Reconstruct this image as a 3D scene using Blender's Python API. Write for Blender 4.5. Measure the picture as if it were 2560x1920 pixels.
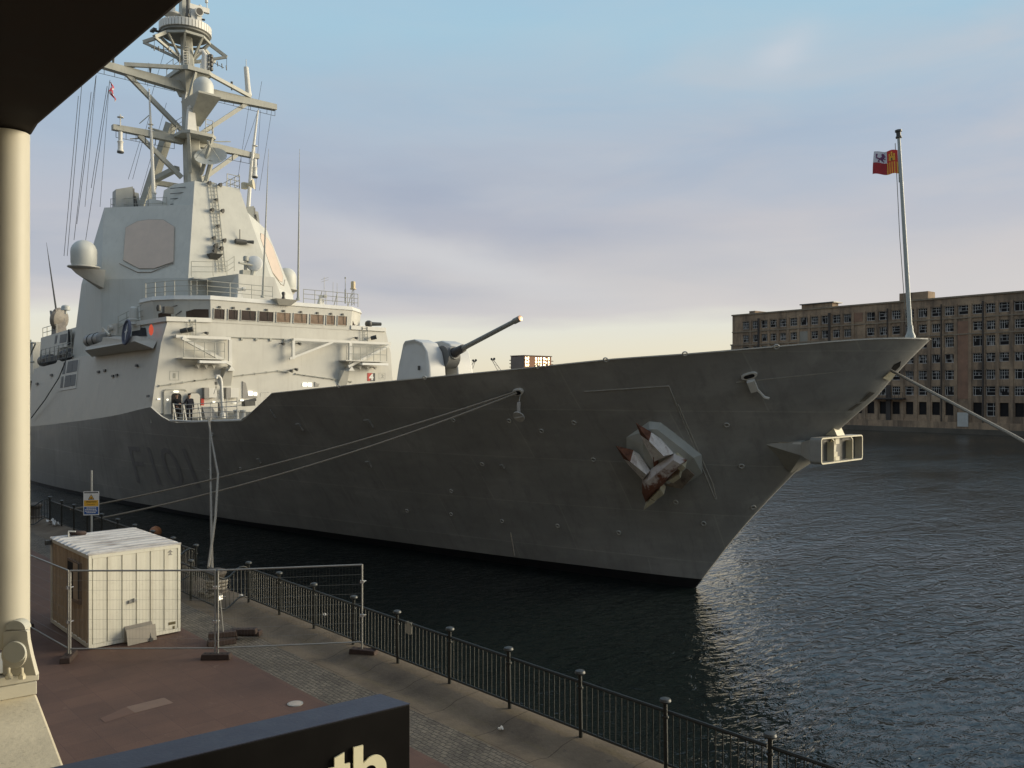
import bpy, bmesh, math, random
from mathutils import Vector, Matrix, noise
V = Vector
random.seed(7)
for o in list(bpy.data.objects):
    bpy.data.objects.remove(o)
SC = bpy.context.scene
COL = SC.collection
R = math.radians

# ------------------------------------------------------------------ camera
CAMZ = 8.1                     # eye height above the dock water (z = 0)
YAW = R(43.29)                 # +Y runs along the quay, +X out across the dock
FPX, CXP, HYP = 2090.0, 1280.0, 974.0     # focal length / principal column / horizon row of the 2560 px photo
cd = bpy.data.cameras.new('camera'); cam = bpy.data.objects.new('camera', cd); COL.objects.link(cam)
cam.location = (0, 0, CAMZ); cam.rotation_euler = (R(90), 0, -YAW)
cd.sensor_width = 36; cd.lens = 36 * FPX / 2560; cd.shift_y = 14 / 2560
cd.clip_start = 0.05; cd.clip_end = 5000
SC.camera = cam

# ------------------------------------------------------------------ sun, exposure
SUN_AZ = V((0.85, -0.527, 0)); SUN_EL = R(13)
sd = V((SUN_AZ.x * math.cos(SUN_EL), SUN_AZ.y * math.cos(SUN_EL), math.sin(SUN_EL)))
sl = bpy.data.lights.new('sun', 'SUN'); sl.energy = 4.9; sl.angle = R(32); sl.color = (1.0, 0.865, 0.63)
so = bpy.data.objects.new('sun', sl); COL.objects.link(so)
so.rotation_euler = sd.to_track_quat('Z', 'Y').to_euler(); so.location = (20, -60, 60)
SC.view_settings.view_transform = 'Standard'; SC.view_settings.look = 'None'
SC.view_settings.exposure = 0.0; SC.view_settings.gamma = 1
SC.render.engine = 'CYCLES'
SC.cycles.max_bounces = 6; SC.cycles.diffuse_bounces = 3; SC.cycles.glossy_bounces = 3
SC.cycles.use_denoising = True

# ------------------------------------------------------------------ node helpers
class N:
    def __init__(s, nt): s.nt = nt; s.nt.nodes.clear()
    def n(s, typ, **kw):
        nd = s.nt.nodes.new(typ)
        for k, v in kw.items():
            if k == 'inp':
                for a, b in v.items():
                    if isinstance(b, bpy.types.NodeSocket): s.nt.links.new(b, nd.inputs[a])
                    else: nd.inputs[a].default_value = b
            else: setattr(nd, k, v)
        return nd
    def link(s, a, b): s.nt.links.new(a, b)
    def math(s, op, a, b=0.0, clamp=False):
        return s.n('ShaderNodeMath', operation=op, use_clamp=clamp, inp={0: a, 1: b}).outputs[0]
    def mix(s, f, a, b, blend='MIX'):
        nd = s.n('ShaderNodeMix', data_type='RGBA', blend_type=blend)
        for sock, val in ((nd.inputs[0], f), (nd.inputs[6], a), (nd.inputs[7], b)):
            if isinstance(val, bpy.types.NodeSocket): s.nt.links.new(val, sock)
            else: sock.default_value = val if isinstance(val, float) else tuple(val) + ((1,) if len(val) == 3 else ())
        return nd.outputs[2]
    def ramp(s, f, stops, interp='LINEAR'):
        nd = s.n('ShaderNodeValToRGB'); s.nt.links.new(f, nd.inputs[0]); cr = nd.color_ramp; cr.interpolation = interp
        while len(cr.elements) > len(stops): cr.elements.remove(cr.elements[-1])
        while len(cr.elements) < len(stops): cr.elements.new(0.5)
        for e, (p, c) in zip(cr.elements, stops):
            e.position = p; e.color = (c, c, c, 1) if isinstance(c, (int, float)) else tuple(c) + (1,)
        return nd.outputs[0]
    def noise(s, vec, scale, detail=4, rough=0.55, dist=0.0):
        return s.n('ShaderNodeTexNoise', inp={'Vector': vec, 'Scale': scale, 'Detail': detail, 'Roughness': rough, 'Distortion': dist}).outputs[0]
    def mapping(s, vec, scale=(1, 1, 1), rot=(0, 0, 0), loc=(0, 0, 0)):
        return s.n('ShaderNodeMapping', inp={'Vector': vec, 'Scale': scale, 'Rotation': rot, 'Location': loc}).outputs[0]

# ------------------------------------------------------------------ world
def build_world():
    w = bpy.data.worlds.new('World'); SC.world = w; w.use_nodes = True
    k = N(w.node_tree)
    out = k.n('ShaderNodeOutputWorld'); bg = k.n('ShaderNodeBackground')
    d = k.n('ShaderNodeTexCoord').outputs['Generated']
    sky = k.n('ShaderNodeTexSky', sky_type='NISHITA', sun_disc=False, sun_elevation=SUN_EL,
              sun_rotation=math.atan2(SUN_AZ.x, SUN_AZ.y), altitude=20, air_density=1.0, dust_density=2.0)
    nish = k.mix(1.0, sky.outputs[0], (0.10, 0.10, 0.10), 'MULTIPLY')
    sep = k.n('ShaderNodeSeparateXYZ', inp={0: d}); z = k.math('MAXIMUM', sep.outputs[2], 0.0)
    # side position: + = right of the view axis
    side = k.n('ShaderNodeVectorMath', operation='DOT_PRODUCT', inp={0: d, 1: (0.7279, -0.6857, 0)}).outputs['Value']
    st = k.mapping(d, scale=(2.2, 2.2, 11.0))
    n1 = k.noise(st, 1.5, 4, 0.5, 0.3)
    n2 = k.noise(k.mapping(d, scale=(1.5, 1.5, 6.0), loc=(3.1, 1.7, 0.4)), 2.6, 5, 0.55, 0.4)
    # the cloud layers wander up and down and slope a little
    e = k.math('ADD', z, k.math('MULTIPLY', k.math('SUBTRACT', n1, 0.5), 0.06))
    base = k.ramp(e, [(0.0, (0.86, 0.74, 0.53)), (0.032, (0.85, 0.79, 0.62)), (0.074, (0.82, 0.81, 0.71)), (0.093, (0.67, 0.64, 0.635)),
                      (0.13, (0.625, 0.61, 0.62)), (0.19, (0.52, 0.54, 0.605)), (0.28, (0.42, 0.515, 0.635)),
                      (0.40, (0.395, 0.60, 0.735)), (0.52, (0.36, 0.55, 0.75)), (0.75, (0.43, 0.52, 0.66)), (1.0, (0.52, 0.54, 0.56))])
    # warm pink cloud, stronger to the right
    cm = k.ramp(n2, [(0.36, 0.0), (0.78, 1.0)])
    band = k.ramp(z, [(0.06, 0.0), (0.13, 0.9), (0.34, 0.7), (0.48, 0.12), (1, 0.2)])
    rt = k.math('MULTIPLY_ADD', side, 0.75, ); rt.node.inputs[2].default_value = 0.45
    rt.node.use_clamp = True
    f = k.math('MULTIPLY', k.math('MULTIPLY', cm, band), k.math('MULTIPLY', rt, 0.95), True)
    c1 = k.mix(f, base, (0.67, 0.62, 0.61))
    # blue-grey banks low on the left
    n3 = k.noise(k.mapping(d, scale=(1.6, 1.6, 9.0), loc=(0.3, 5.7, 2.4)), 1.9, 4, 0.5, 0.2)
    dm = k.ramp(n3, [(0.46, 0.0), (0.66, 1.0)])
    dband = k.ramp(z, [(0.07, 0.0), (0.12, 0.55), (0.25, 0.5), (0.36, 0.0)])
    lf = k.math('MULTIPLY_ADD', side, -0.7); lf.node.inputs[2].default_value = 0.5; lf.node.use_clamp = True
    c2 = k.mix(k.math('MULTIPLY', k.math('MULTIPLY', dm, dband), lf, True), c1, (0.35, 0.41, 0.53))
    # a thin bright streak under the grey bank and one small detached wisp
    def puff(col, u0, z0, su, sv, slope, amt, under):
        du = k.math('SUBTRACT', side, u0); u = k.math('DIVIDE', du, su)
        v = k.math('DIVIDE', k.math('SUBTRACT', k.math('SUBTRACT', z, z0), k.math('MULTIPLY', du, slope)), sv)
        v = k.math('ADD', v, k.math('MULTIPLY', k.math('SUBTRACT', k.noise(k.mapping(d, scale=(1, 1, 2.5)), 9.0, 5, 0.6), 0.5), 1.6))
        r2 = k.math('ADD', k.math('MULTIPLY', u, u), k.math('MULTIPLY', v, v))
        g_ = k.math('EXPONENT', k.math('MULTIPLY', r2, -1.0))
        return k.mix(k.math('MULTIPLY', g_, amt, True), under, col)
    c2 = puff((0.27, 0.32, 0.46), -0.12, 0.215, 0.22, 0.035, -0.22, 0.28, c2)
    c2 = puff((0.66, 0.66, 0.68), -0.06, 0.150, 0.17, 0.020, -0.24, 0.75, c2)
    c2 = puff((0.40, 0.43, 0.53), -0.17, 0.128, 0.16, 0.018, -0.20, 0.3, c2)
    c2 = puff((0.62, 0.66, 0.72), 0.287, 0.357, 0.028, 0.020, 0.25, 0.65, c2)
    # overcast mixes with the clear sky behind it
    c3 = k.mix(0.93, nish, c2)
    k.link(c3, bg.inputs[0]); bg.inputs[1].default_value = 1.0
    k.link(bg.outputs[0], out.inputs[0])
build_world()

# ------------------------------------------------------------------ pixel -> point on a known plane
FW = V((math.sin(YAW), math.cos(YAW), 0)); RT = V((math.cos(YAW), -math.sin(YAW), 0))
EYE = V((0, 0, CAMZ))
def ray(px, py): return FW + RT * ((px - CXP) / FPX) + V((0, 0, 1)) * ((HYP - py) / FPX)
def at_x(px, py, X): d = ray(px, py); return EYE + d * (X / d.x)
def at_y(px, py, Y): d = ray(px, py); return EYE + d * (Y / d.y)
def at_z(px, py, Z): d = ray(px, py); return EYE + d * ((Z - CAMZ) / d.z)
def at_d(px, py, D): return EYE + ray(px, py) * D
def at_plane(px, py, p, n): d = ray(px, py); return EYE + d * ((p - EYE).dot(n) / d.dot(n))

# ------------------------------------------------------------------ materials
MATS = {}
def pmat(name, col, rough=0.55, var=0.12, scale=1.2, streak=0.0, streak_col=(0.10, 0.08, 0.06), bump=0.0, bscale=30, metal=0.0,
         spec=0.5, speck=0.0, speck_col=(0.1, 0.08, 0.06), coat=0.0):
    """paint or plain surface with mottled colour, dirt streaks, specks and a fine bump"""
    if name in MATS: return MATS[name]
    m = bpy.data.materials.new(name); m.use_nodes = True; k = N(m.node_tree)
    out = k.n('ShaderNodeOutputMaterial'); b = k.n('ShaderNodeBsdfPrincipled')
    tc = k.n('ShaderNodeTexCoord').outputs['Object']
    n = k.noise(tc, scale, 5, 0.6)
    lo = tuple(c * (1 - var) for c in col); hi = tuple(min(1, c * (1 + var)) for c in col)
    c = k.ramp(n, [(0.3, lo), (0.7, hi)])
    if streak:
        s = k.noise(k.mapping(tc, scale=(2.6, 2.6, 0.16)), 1.6, 5, 0.65)
        c = k.mix(k.math('MULTIPLY', k.ramp(s, [(0.52, 0.0), (0.75, 1.0)]), streak), c, streak_col)
    if speck:
        s = k.noise(tc, scale * 9, 3, 0.6)
        c = k.mix(k.math('MULTIPLY', k.ramp(s, [(0.60, 0.0), (0.70, 1.0)]), speck), c, speck_col)
    k.link(c, b.inputs['Base Color'])
    k.link(k.ramp(n, [(0.25, max(0.02, rough - 0.08)), (0.75, min(1, rough + 0.08))]), b.inputs['Roughness'])
    b.inputs['Metallic'].default_value = metal
    b.inputs['Specular IOR Level'].default_value = spec
    if bump:
        bn = k.n('ShaderNodeBump', inp={'Strength': bump, 'Distance': 0.02, 'Height': k.noise(tc, bscale, 4, 0.6)})
        k.link(bn.outputs[0], b.inputs['Normal'])
    k.link(b.outputs[0], out.inputs[0]); MATS[name] = m
    return m

def hull_mat(name, col, seam=0.25):
    if name in MATS: return MATS[name]
    m = bpy.data.materials.new(name); m.use_nodes = True; k = N(m.node_tree)
    out = k.n('ShaderNodeOutputMaterial'); b = k.n('ShaderNodeBsdfPrincipled')
    tc = k.n('ShaderNodeTexCoord').outputs['Object']
    sp = k.n('ShaderNodeSeparateXYZ', inp={0: tc}); yz = k.n('ShaderNodeCombineXYZ', inp={0: sp.outputs[1], 1: sp.outputs[2]}).outputs[0]
    n = k.noise(tc, 0.35, 6, 0.6); n2 = k.noise(k.mapping(tc, scale=(1, .25, 1.6)), 1.3, 5, 0.6)
    v = k.math('ADD', k.math('MULTIPLY', n, 0.6), k.math('MULTIPLY', n2, 0.4))
    c = k.ramp(v, [(0.32, tuple(x * 0.80 for x in col)), (0.52, col), (0.70, tuple(x * 1.28 for x in col))])
    # plates: slightly different tone each, thin weld seams
    br = k.n('ShaderNodeTexBrick', inp={'Vector': yz, 'Scale': 1.0, 'Mortar Size': 0.022, 'Brick Width': 6.2, 'Row Height': 2.05,
             'Color1': (0.92, 0.92, 0.92, 1), 'Color2': (1.06, 1.06, 1.06, 1), 'Mortar': (1.25, 1.25, 1.22, 1), 'Bias': 0.0})
    c = k.mix(seam * 2.6, c, br.outputs[0], 'MULTIPLY')
    # runs of dirt and salt down the side
    s = k.noise(k.mapping(tc, scale=(1.0, 1.6, 0.12)), 1.5, 5, 0.7)
    c = k.mix(k.math('MULTIPLY', k.ramp(s, [(0.50, 0.0), (0.78, 1.0)]), 0.55), c, tuple(x * 0.55 for x in col))
    c = k.mix(k.math('MULTIPLY', k.ramp(k.noise(k.mapping(tc, scale=(1, .5, .3), loc=(4, 2, 1)), 1.1, 6, 0.7), [(0.58, 0.0), (0.75, 1.0)]), 0.22), c, tuple(min(1, x * 1.9) for x in col))
    k.link(c, b.inputs['Base Color'])
    k.link(k.ramp(n2, [(0.3, 0.42), (0.7, 0.6)]), b.inputs['Roughness'])
    # dished plating between the frames
    wv = k.noise(k.mapping(tc, scale=(1, 0.45, 0.5)), 1.0, 2, 0.5)
    h = k.math('ADD', k.math('MULTIPLY', wv, 0.5), k.math('MULTIPLY', br.outputs['Fac'], 0.05))
    bn = k.n('ShaderNodeBump', inp={'Strength': 0.6, 'Distance': 0.10, 'Height': h})
    k.link(bn.outputs[0], b.inputs['Normal'])
    k.link(b.outputs[0], out.inputs[0]); MATS[name] = m
    return m

def emit_mat(name, col, strength):
    m = bpy.data.materials.new(name); m.use_nodes = True; k = N(m.node_tree)
    out = k.n('ShaderNodeOutputMaterial'); e = k.n('ShaderNodeEmission', inp={0: tuple(col) + (1,), 1: strength})
    k.link(e.outputs[0], out.inputs[0]); MATS[name] = m
    return m

HULL = hull_mat('hull_grey_paint', (0.325, 0.327, 0.314))
BOOT = pmat('boot_topping_paint', (0.012, 0.012, 0.013), 0.5, 0.3, 2.0)
SHIP = pmat('ship_grey_paint', (0.53, 0.518, 0.465), 0.5, 0.07, 0.8, streak=0.22, streak_col=(0.30, 0.27, 0.22), bump=0.03, bscale=6)
SHIPW = pmat('ship_pale_paint', (0.64, 0.63, 0.58), 0.5, 0.06, 1.0, streak=0.15, streak_col=(0.38, 0.34, 0.28))
MASTM = pmat('mast_grey_paint', (0.36, 0.36, 0.315), 0.55, 0.12, 1.5, streak=0.2)
DARKM = pmat('dark_fitting', (0.06, 0.06, 0.055), 0.5, 0.3, 3)
BLACK = pmat('black_opening', (0.006, 0.006, 0.007), 0.8, 0.2, 3)
RADAR = pmat('radar_face', (0.54, 0.445, 0.365), 0.6, 0.06, 1.2, streak=0.15, streak_col=(0.38, 0.34, 0.30))
SEAMM = pmat('radar_seam', (0.32, 0.29, 0.25), 0.6, 0.2, 2)
WHITE = pmat('white_paint', (0.72, 0.72, 0.69), 0.45, 0.05, 2)
DOME = pmat('radome_shell', (0.53, 0.54, 0.50), 0.5, 0.05, 1.5)
GLASS = pmat('bridge_glass', (0.045, 0.030, 0.026), 0.12, 0.4, 1.5, spec=0.8)
GLASSW = pmat('bridge_glass_blind', (0.24, 0.17, 0.12), 0.2, 0.3, 2.0, spec=0.7)
RUST = pmat('rust', (0.155, 0.066, 0.040), 0.85, 0.55, 5, bump=0.3, bscale=18)
RUSTP = pmat('rusting_grey_paint', (0.36, 0.35, 0.34), 0.6, 0.12, 2.5, speck=0.0)
CREAMP = pmat('aged_cream_paint', (0.55, 0.51, 0.37), 0.55, 0.12, 3, streak=0.3, streak_col=(0.22, 0.13, 0.06))
ROPE = pmat('mooring_rope', (0.27, 0.245, 0.20), 0.9, 0.25, 20, bump=0.5, bscale=40)
GALV = pmat('galvanised_steel', (0.32, 0.32, 0.30), 0.45, 0.15, 8, metal=0.35)
RAILP = pmat('railing_paint', (0.014, 0.017, 0.016), 0.42, 0.25, 6)
CAPP = pmat('railing_cap_paint', (0.042, 0.047, 0.046), 0.45, 0.2, 6)
RUBBER = pmat('rubber_block', (0.045, 0.028, 0.022), 0.8, 0.3, 8, bump=0.3)
CONT = pmat('container_cream_paint', (0.68, 0.665, 0.565), 0.5, 0.05, 1.6, streak=0.28, streak_col=(0.36, 0.30, 0.20), speck=0.12, speck_col=(0.3, 0.2, 0.1))
CONTS = pmat('container_paint_shaded', (0.42, 0.33, 0.23), 0.6, 0.1, 1.6, streak=0.5, streak_col=(0.14, 0.09, 0.06), speck=0.2)  # cream paint browned: shade of the side facing the hall put into the colour
ROOFM = pmat('container_roof_paint', (0.60, 0.59, 0.57), 0.5, 0.1, 2, streak=0.0, speck=0.3, speck_col=(0.18, 0.14, 0.11))
GREYP = pmat('grey_panel', (0.27, 0.26, 0.24), 0.5, 0.1, 3)
PILLAR = pmat('pillar_cream_paint', (0.475, 0.45, 0.365), 0.55, 0.04, 3, bump=0.02)
PINCAP = pmat('pin_cap', (0.42, 0.42, 0.36), 0.5, 0.06, 6)
PLINTH = pmat('plinth_concrete', (0.66, 0.58, 0.41), 0.8, 0.1, 3, speck=0.35, speck_col=(0.28, 0.24, 0.15), bump=0.15, bscale=25)
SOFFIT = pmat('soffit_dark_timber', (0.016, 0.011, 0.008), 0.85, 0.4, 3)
SIGNB = pmat('sign_black_gloss', (0.0045, 0.0042, 0.004), 0.5, 0.2, 3, spec=0.15)
SIGNT = pmat('sign_top_sky_tint', (0.026, 0.031, 0.055), 0.5, 0.1, 8, bump=0.1, bscale=60)  # blue is the sky's reflection put into the top's colour
LETTER = pmat('sign_letter_cream', (0.76, 0.72, 0.50), 0.4, 0.03, 3)
NAVY = pmat('navy_cloth', (0.012, 0.013, 0.022), 0.9, 0.3, 8)
SKIN = pmat('skin', (0.42, 0.26, 0.19), 0.55, 0.08, 6)
HAIR = pmat('dark_hair', (0.02, 0.014, 0.01), 0.7, 0.2, 10)
REDP = pmat('red_paint', (0.42, 0.03, 0.02), 0.5, 0.15, 4)
ORANGE = pmat('buoy_orange', (0.36, 0.15, 0.06), 0.6, 0.2, 4, streak=0.5, streak_col=(0.10, 0.05, 0.03))
BLUEP = pmat('sign_blue', (0.02, 0.10, 0.34), 0.4, 0.05, 4)
YELP = pmat('sign_amber', (0.75, 0.42, 0.05), 0.4, 0.05, 4)
BLACKP = pmat('black_lettering', (0.015, 0.015, 0.015), 0.5, 0.1, 4)
NUMP = pmat('hull_number_paint', (0.24, 0.24, 0.245), 0.5, 0.15, 2)
CASTLE = pmat('flag_gold', (0.80, 0.42, 0.06), 0.8, 0.06, 8)
FLAGR = pmat('flag_red', (0.64, 0.055, 0.04), 0.8, 0.08, 8)
FLAGW = pmat('flag_white', (0.66, 0.66, 0.70), 0.8, 0.04, 8)
FLAGP = pmat('flag_purple', (0.16, 0.05, 0.14), 0.8, 0.05, 8)
REDLAMP = emit_mat('red_lamp_lens', (1.0, 0.16, 0.09), 0.55)
DECKLAMP = emit_mat('deck_lamp_lens', (1.0, 0.93, 0.75), 2.2)

# ------------------------------------------------------------------ mesh builder
WORLD_O = {}       # world position of every object's origin
class G:
    def __init__(s): s.v = []; s.f = []; s.m = []; s.sm = []
    def add(s, vs, fs, mat=0, smooth=False):
        o = len(s.v); s.v += [V(p) for p in vs]
        for f in fs: s.f.append([i + o for i in f]); s.m.append(mat); s.sm.append(smooth)
        return s
    def quad(s, a, b, c, d, mat=0): return s.add([a, b, c, d], [(0, 1, 2, 3)], mat)
    def poly(s, pts, mat=0): return s.add(pts, [tuple(range(len(pts)))], mat)
    def hexa(s, p, mat=0):   # 4 bottom, 4 top
        return s.add(p, [(3, 2, 1, 0), (4, 5, 6, 7), (0, 1, 5, 4), (1, 2, 6, 5), (2, 3, 7, 6), (3, 0, 4, 7)], mat)
    def box(s, a, b, mat=0):
        x0, y0, z0 = (min(a[i], b[i]) for i in range(3)); x1, y1, z1 = (max(a[i], b[i]) for i in range(3))
        return s.hexa([(x0, y0, z0), (x1, y0, z0), (x1, y1, z0), (x0, y1, z0), (x0, y0, z1), (x1, y0, z1), (x1, y1, z1), (x0, y1, z1)], mat)
    def obox(s, c, ex, ey, ez, mat=0):   # oriented: half-extent vectors
        c, ex, ey, ez = V(c), V(ex), V(ey), V(ez)
        return s.hexa([c - ex - ey - ez, c + ex - ey - ez, c + ex + ey - ez, c - ex + ey - ez,
                       c - ex - ey + ez, c + ex - ey + ez, c + ex + ey + ez, c - ex + ey + ez], mat)
    def beam(s, p, q, w, h, mat=0, up=(0, 0, 1), w2=None, h2=None):
        p, q = V(p), V(q); d = (q - p).normalized(); u = V(up)
        if abs(d.dot(u)) > 0.98: u = V((0, 1, 0))
        x = d.cross(u).normalized(); y = x.cross(d).normalized()
        w2 = w if w2 is None else w2; h2 = h if h2 is None else h2
        P = []
        for c, ww, hh in ((p, w, h), (q, w2, h2)):
            P += [c - x * ww / 2 - y * hh / 2, c + x * ww / 2 - y * hh / 2, c + x * ww / 2 + y * hh / 2, c - x * ww / 2 + y * hh / 2]
        return s.hexa(P, mat)
    def tube(s, pts, r, n=8, mat=0, cap=True):
        pts = [V(p) for p in pts]; rs = r if isinstance(r, (list, tuple)) else [r] * len(pts)
        rings = []; prev = None
        for i, p in enumerate(pts):
            d = (pts[min(i + 1, len(pts) - 1)] - pts[max(i - 1, 0)]).normalized()
            if prev is None:
                u = V((0, 0, 1)) if abs(d.z) < 0.9 else V((0, 1, 0)); x = d.cross(u).normalized()
            else:
                x = (prev - d * prev.dot(d)).normalized()
            prev = x; y = d.cross(x)
            rings.append([p + (x * math.cos(2 * math.pi * k / n) + y * math.sin(2 * math.pi * k / n)) * rs[i] for k in range(n)])
        vs = [q for rg in rings for q in rg]; fs = []
        for i in range(len(rings) - 1):
            for k in range(n):
                fs.append((i * n + k, i * n + (k + 1) % n, (i + 1) * n + (k + 1) % n, (i + 1) * n + k))
        s.add(vs, fs, mat, True)
        if cap and n > 2:
            o = len(s.v) - len(vs)
            s.f.append([o + k for k in range(n)][::-1]); s.m.append(mat); s.sm.append(False)
            s.f.append([o + (len(rings) - 1) * n + k for k in range(n)]); s.m.append(mat); s.sm.append(False)
        return s
    def lathe(s, prof, o, axis=(0, 0, 1), n=20, mat=0):
        o = V(o); a = V(axis).normalized(); u = V((1, 0, 0)) if abs(a.x) < 0.9 else V((0, 1, 0))
        x = a.cross(u).normalized(); y = a.cross(x)
        vs = []; fs = []
        for r, h in prof:
            for k in range(n):
                t = 2 * math.pi * k / n; vs.append(o + a * h + (x * math.cos(t) + y * math.sin(t)) * max(r, 1e-4))
        for i in range(len(prof) - 1):
            for k in range(n): fs.append((i * n + k, i * n + (k + 1) % n, (i + 1) * n + (k + 1) % n, (i + 1) * n + k))
        fs.append(tuple(range(n))[::-1]); fs.append(tuple((len(prof) - 1) * n + k for k in range(n)))
        return s.add(vs, fs, mat, True)
    def prism(s, poly, d, mat=0, mat_side=None):
        d = V(d); poly = [V(p) for p in poly]; n = len(poly)
        s.add(poly + [p + d for p in poly], [tuple(range(n))[::-1], tuple(range(n, 2 * n))], mat)
        o = len(s.v) - 2 * n
        for k in range(n):
            s.f.append([o + k, o + (k + 1) % n, o + n + (k + 1) % n, o + n + k]); s.m.append(mat if mat_side is None else mat_side); s.sm.append(False)
        return s
    def hull(s, pts, mat=0):
        bm = bmesh.new()
        for p in pts: bm.verts.new(V(p))
        r = bmesh.ops.convex_hull(bm, input=bm.verts)
        bmesh.ops.delete(bm, geom=[e for e in r['geom_interior'] if isinstance(e, bmesh.types.BMVert)], context='VERTS')
        bm.verts.index_update(); bm.verts.ensure_lookup_table()
        s.add([v.co.copy() for v in bm.verts], [tuple(v.index for v in f.verts) for f in bm.faces], mat); bm.free()
        return s
    def torus(s, c, axis, Rr, r, n=28, k=8, mat=0):
        a = V(axis).normalized(); u = V((0, 0, 1)) if abs(a.z) < 0.9 else V((1, 0, 0)); x = a.cross(u).normalized(); y = a.cross(x)
        vs = []; fs = []
        for i in range(n):
            t = 2 * math.pi * i / n; e = x * math.cos(t) + y * math.sin(t)
            for j in range(k):
                b = 2 * math.pi * j / k; vs.append(V(c) + e * (Rr + r * math.cos(b)) + a * (r * math.sin(b)))
        for i in range(n):
            for j in range(k): fs.append((i * k + j, ((i + 1) % n) * k + j, ((i + 1) % n) * k + (j + 1) % k, i * k + (j + 1) % k))
        return s.add(vs, fs, mat, True)
    def text(s, txt, o, ex, ey, size, mat=0, bold=0.0, depth=0.004, fit=None, fn=None, spacing=1.0):
        """letters as flat solid pieces; ex along the line, ey up"""
        cu = bpy.data.curves.new('lettering', 'FONT'); cu.body = txt; cu.size = 1; cu.offset = bold; cu.extrude = 0.0; cu.resolution_u = 3; cu.space_character = spacing
        ob = bpy.data.objects.new('lettering', cu); COL.objects.link(ob)
        bpy.context.view_layer.update()
        me = bpy.data.meshes.new_from_object(ob.evaluated_get(bpy.context.evaluated_depsgraph_get()))
        xs = [v.co.x for v in me.vertices] or [0]; ys = [v.co.y for v in me.vertices] or [0]
        x0, x1, y0, y1 = min(xs), max(xs), min(ys), max(ys)
        ex, ey, o = V(ex), V(ey), V(o)
        nrm = ex.cross(ey).normalized()
        def P(v):
            if fit: a = (v.co.x - x0) / max(1e-6, x1 - x0) * fit[0]; b = (v.co.y - y0) / max(1e-6, y1 - y0) * fit[1]
            else: a = (v.co.x - x0) * size; b = v.co.y * size
            return fn(a, b) if fn else o + ex * a + ey * b + nrm * depth
        s.add([P(v) for v in me.vertices], [tuple(p.vertices) for p in me.polygons], mat)
        bpy.data.objects.remove(ob); bpy.data.curves.remove(cu); bpy.data.meshes.remove(me)
        return s
    def mesh(s, name, mats, o, recalc=True, smooth_angle=35):
        me = bpy.data.meshes.new(name)
        me.from_pydata([tuple(p - o) for p in s.v], [], s.f)
        for mm in mats: me.materials.append(mm)
        me.polygons.foreach_set('material_index', s.m); me.polygons.foreach_set('use_smooth', s.sm)
        if recalc:
            bm = bmesh.new(); bm.from_mesh(me); bmesh.ops.recalc_face_normals(bm, faces=bm.faces); bm.to_mesh(me); bm.free()
        if any(s.sm): me.set_sharp_from_angle(angle=R(smooth_angle))
        me.update()
        return me
    def build(s, name, mats, parent=None, label=None, cat=None, group=None, kind=None, recalc=True, origin=None, bevel=0.0):
        if not isinstance(mats, (list, tuple)): mats = [mats]
        if origin is None:
            xs = [p.x for p in s.v]; ys = [p.y for p in s.v]; zs = [p.z for p in s.v]
            origin = V(((min(xs) + max(xs)) / 2, (min(ys) + max(ys)) / 2, min(zs)))
        origin = V(origin)
        ob = bpy.data.objects.new(name, s.mesh(name, mats, origin, recalc)); COL.objects.link(ob)
        WORLD_O[ob] = origin
        if parent: ob.parent = parent; ob.location = origin - WORLD_O[parent]
        else: ob.location = origin
        if bevel:
            md = ob.modifiers.new('bevel', 'BEVEL'); md.width = bevel; md.segments = 2; md.limit_method = 'ANGLE'
        tag(ob, label, cat, group, kind)
        return ob
def tag(o, label=None, cat=None, group=None, kind=None):
    if label: o['label'] = label
    if cat: o['category'] = cat
    if group: o['group'] = group
    if kind: o['kind'] = kind
    return o
def thing(name, loc, label, cat, group=None):
    o = bpy.data.objects.new(name, None); COL.objects.link(o); o.location = loc; o.empty_display_size = 0.3
    WORLD_O[o] = V(loc); return tag(o, label, cat, group)
def copy_tree(src, loc, label=None, parent=None):
    c = src.copy(); COL.objects.link(c)
    if parent: c.parent = parent
    else:
        c.location = loc
        if label: c['label'] = label
    WORLD_O[c] = V(c.location)
    for ch in src.children: copy_tree(ch, None, None, c)
    return c
def lerp(a, b, t): return a + (b - a) * t
def table(tab, x):
    if x <= tab[0][0]: return tab[0][1]
    for (a, p), (b, q) in zip(tab, tab[1:]):
        if x <= b: return p + (q - p) * (x - a) / (b - a)
    return tab[-1][1]
def smooth_table(tab, x):
    """monotone-ish cubic through the table points"""
    if x <= tab[0][0]: return tab[0][1]
    if x >= tab[-1][0]: return tab[-1][1]
    for i in range(len(tab) - 1):
        x0, y0 = tab[i]; x1, y1 = tab[i + 1]
        if x <= x1:
            h = x1 - x0; d = (y1 - y0) / h
            dl = (y0 - tab[i - 1][1]) / (x0 - tab[i - 1][0]) if i > 0 else d
            dr = (tab[i + 2][1] - y1) / (tab[i + 2][0] - x1) if i + 2 < len(tab) else d
            m0 = (dl + d) / 2 if dl * d > 0 else 0; m1 = (dr + d) / 2 if dr * d > 0 else 0
            t = (x - x0) / h
            return (2*t**3 - 3*t*t + 1) * y0 + (t**3 - 2*t*t + t) * h * m0 + (-2*t**3 + 3*t*t) * y1 + (t**3 - t*t) * h * m1

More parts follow.
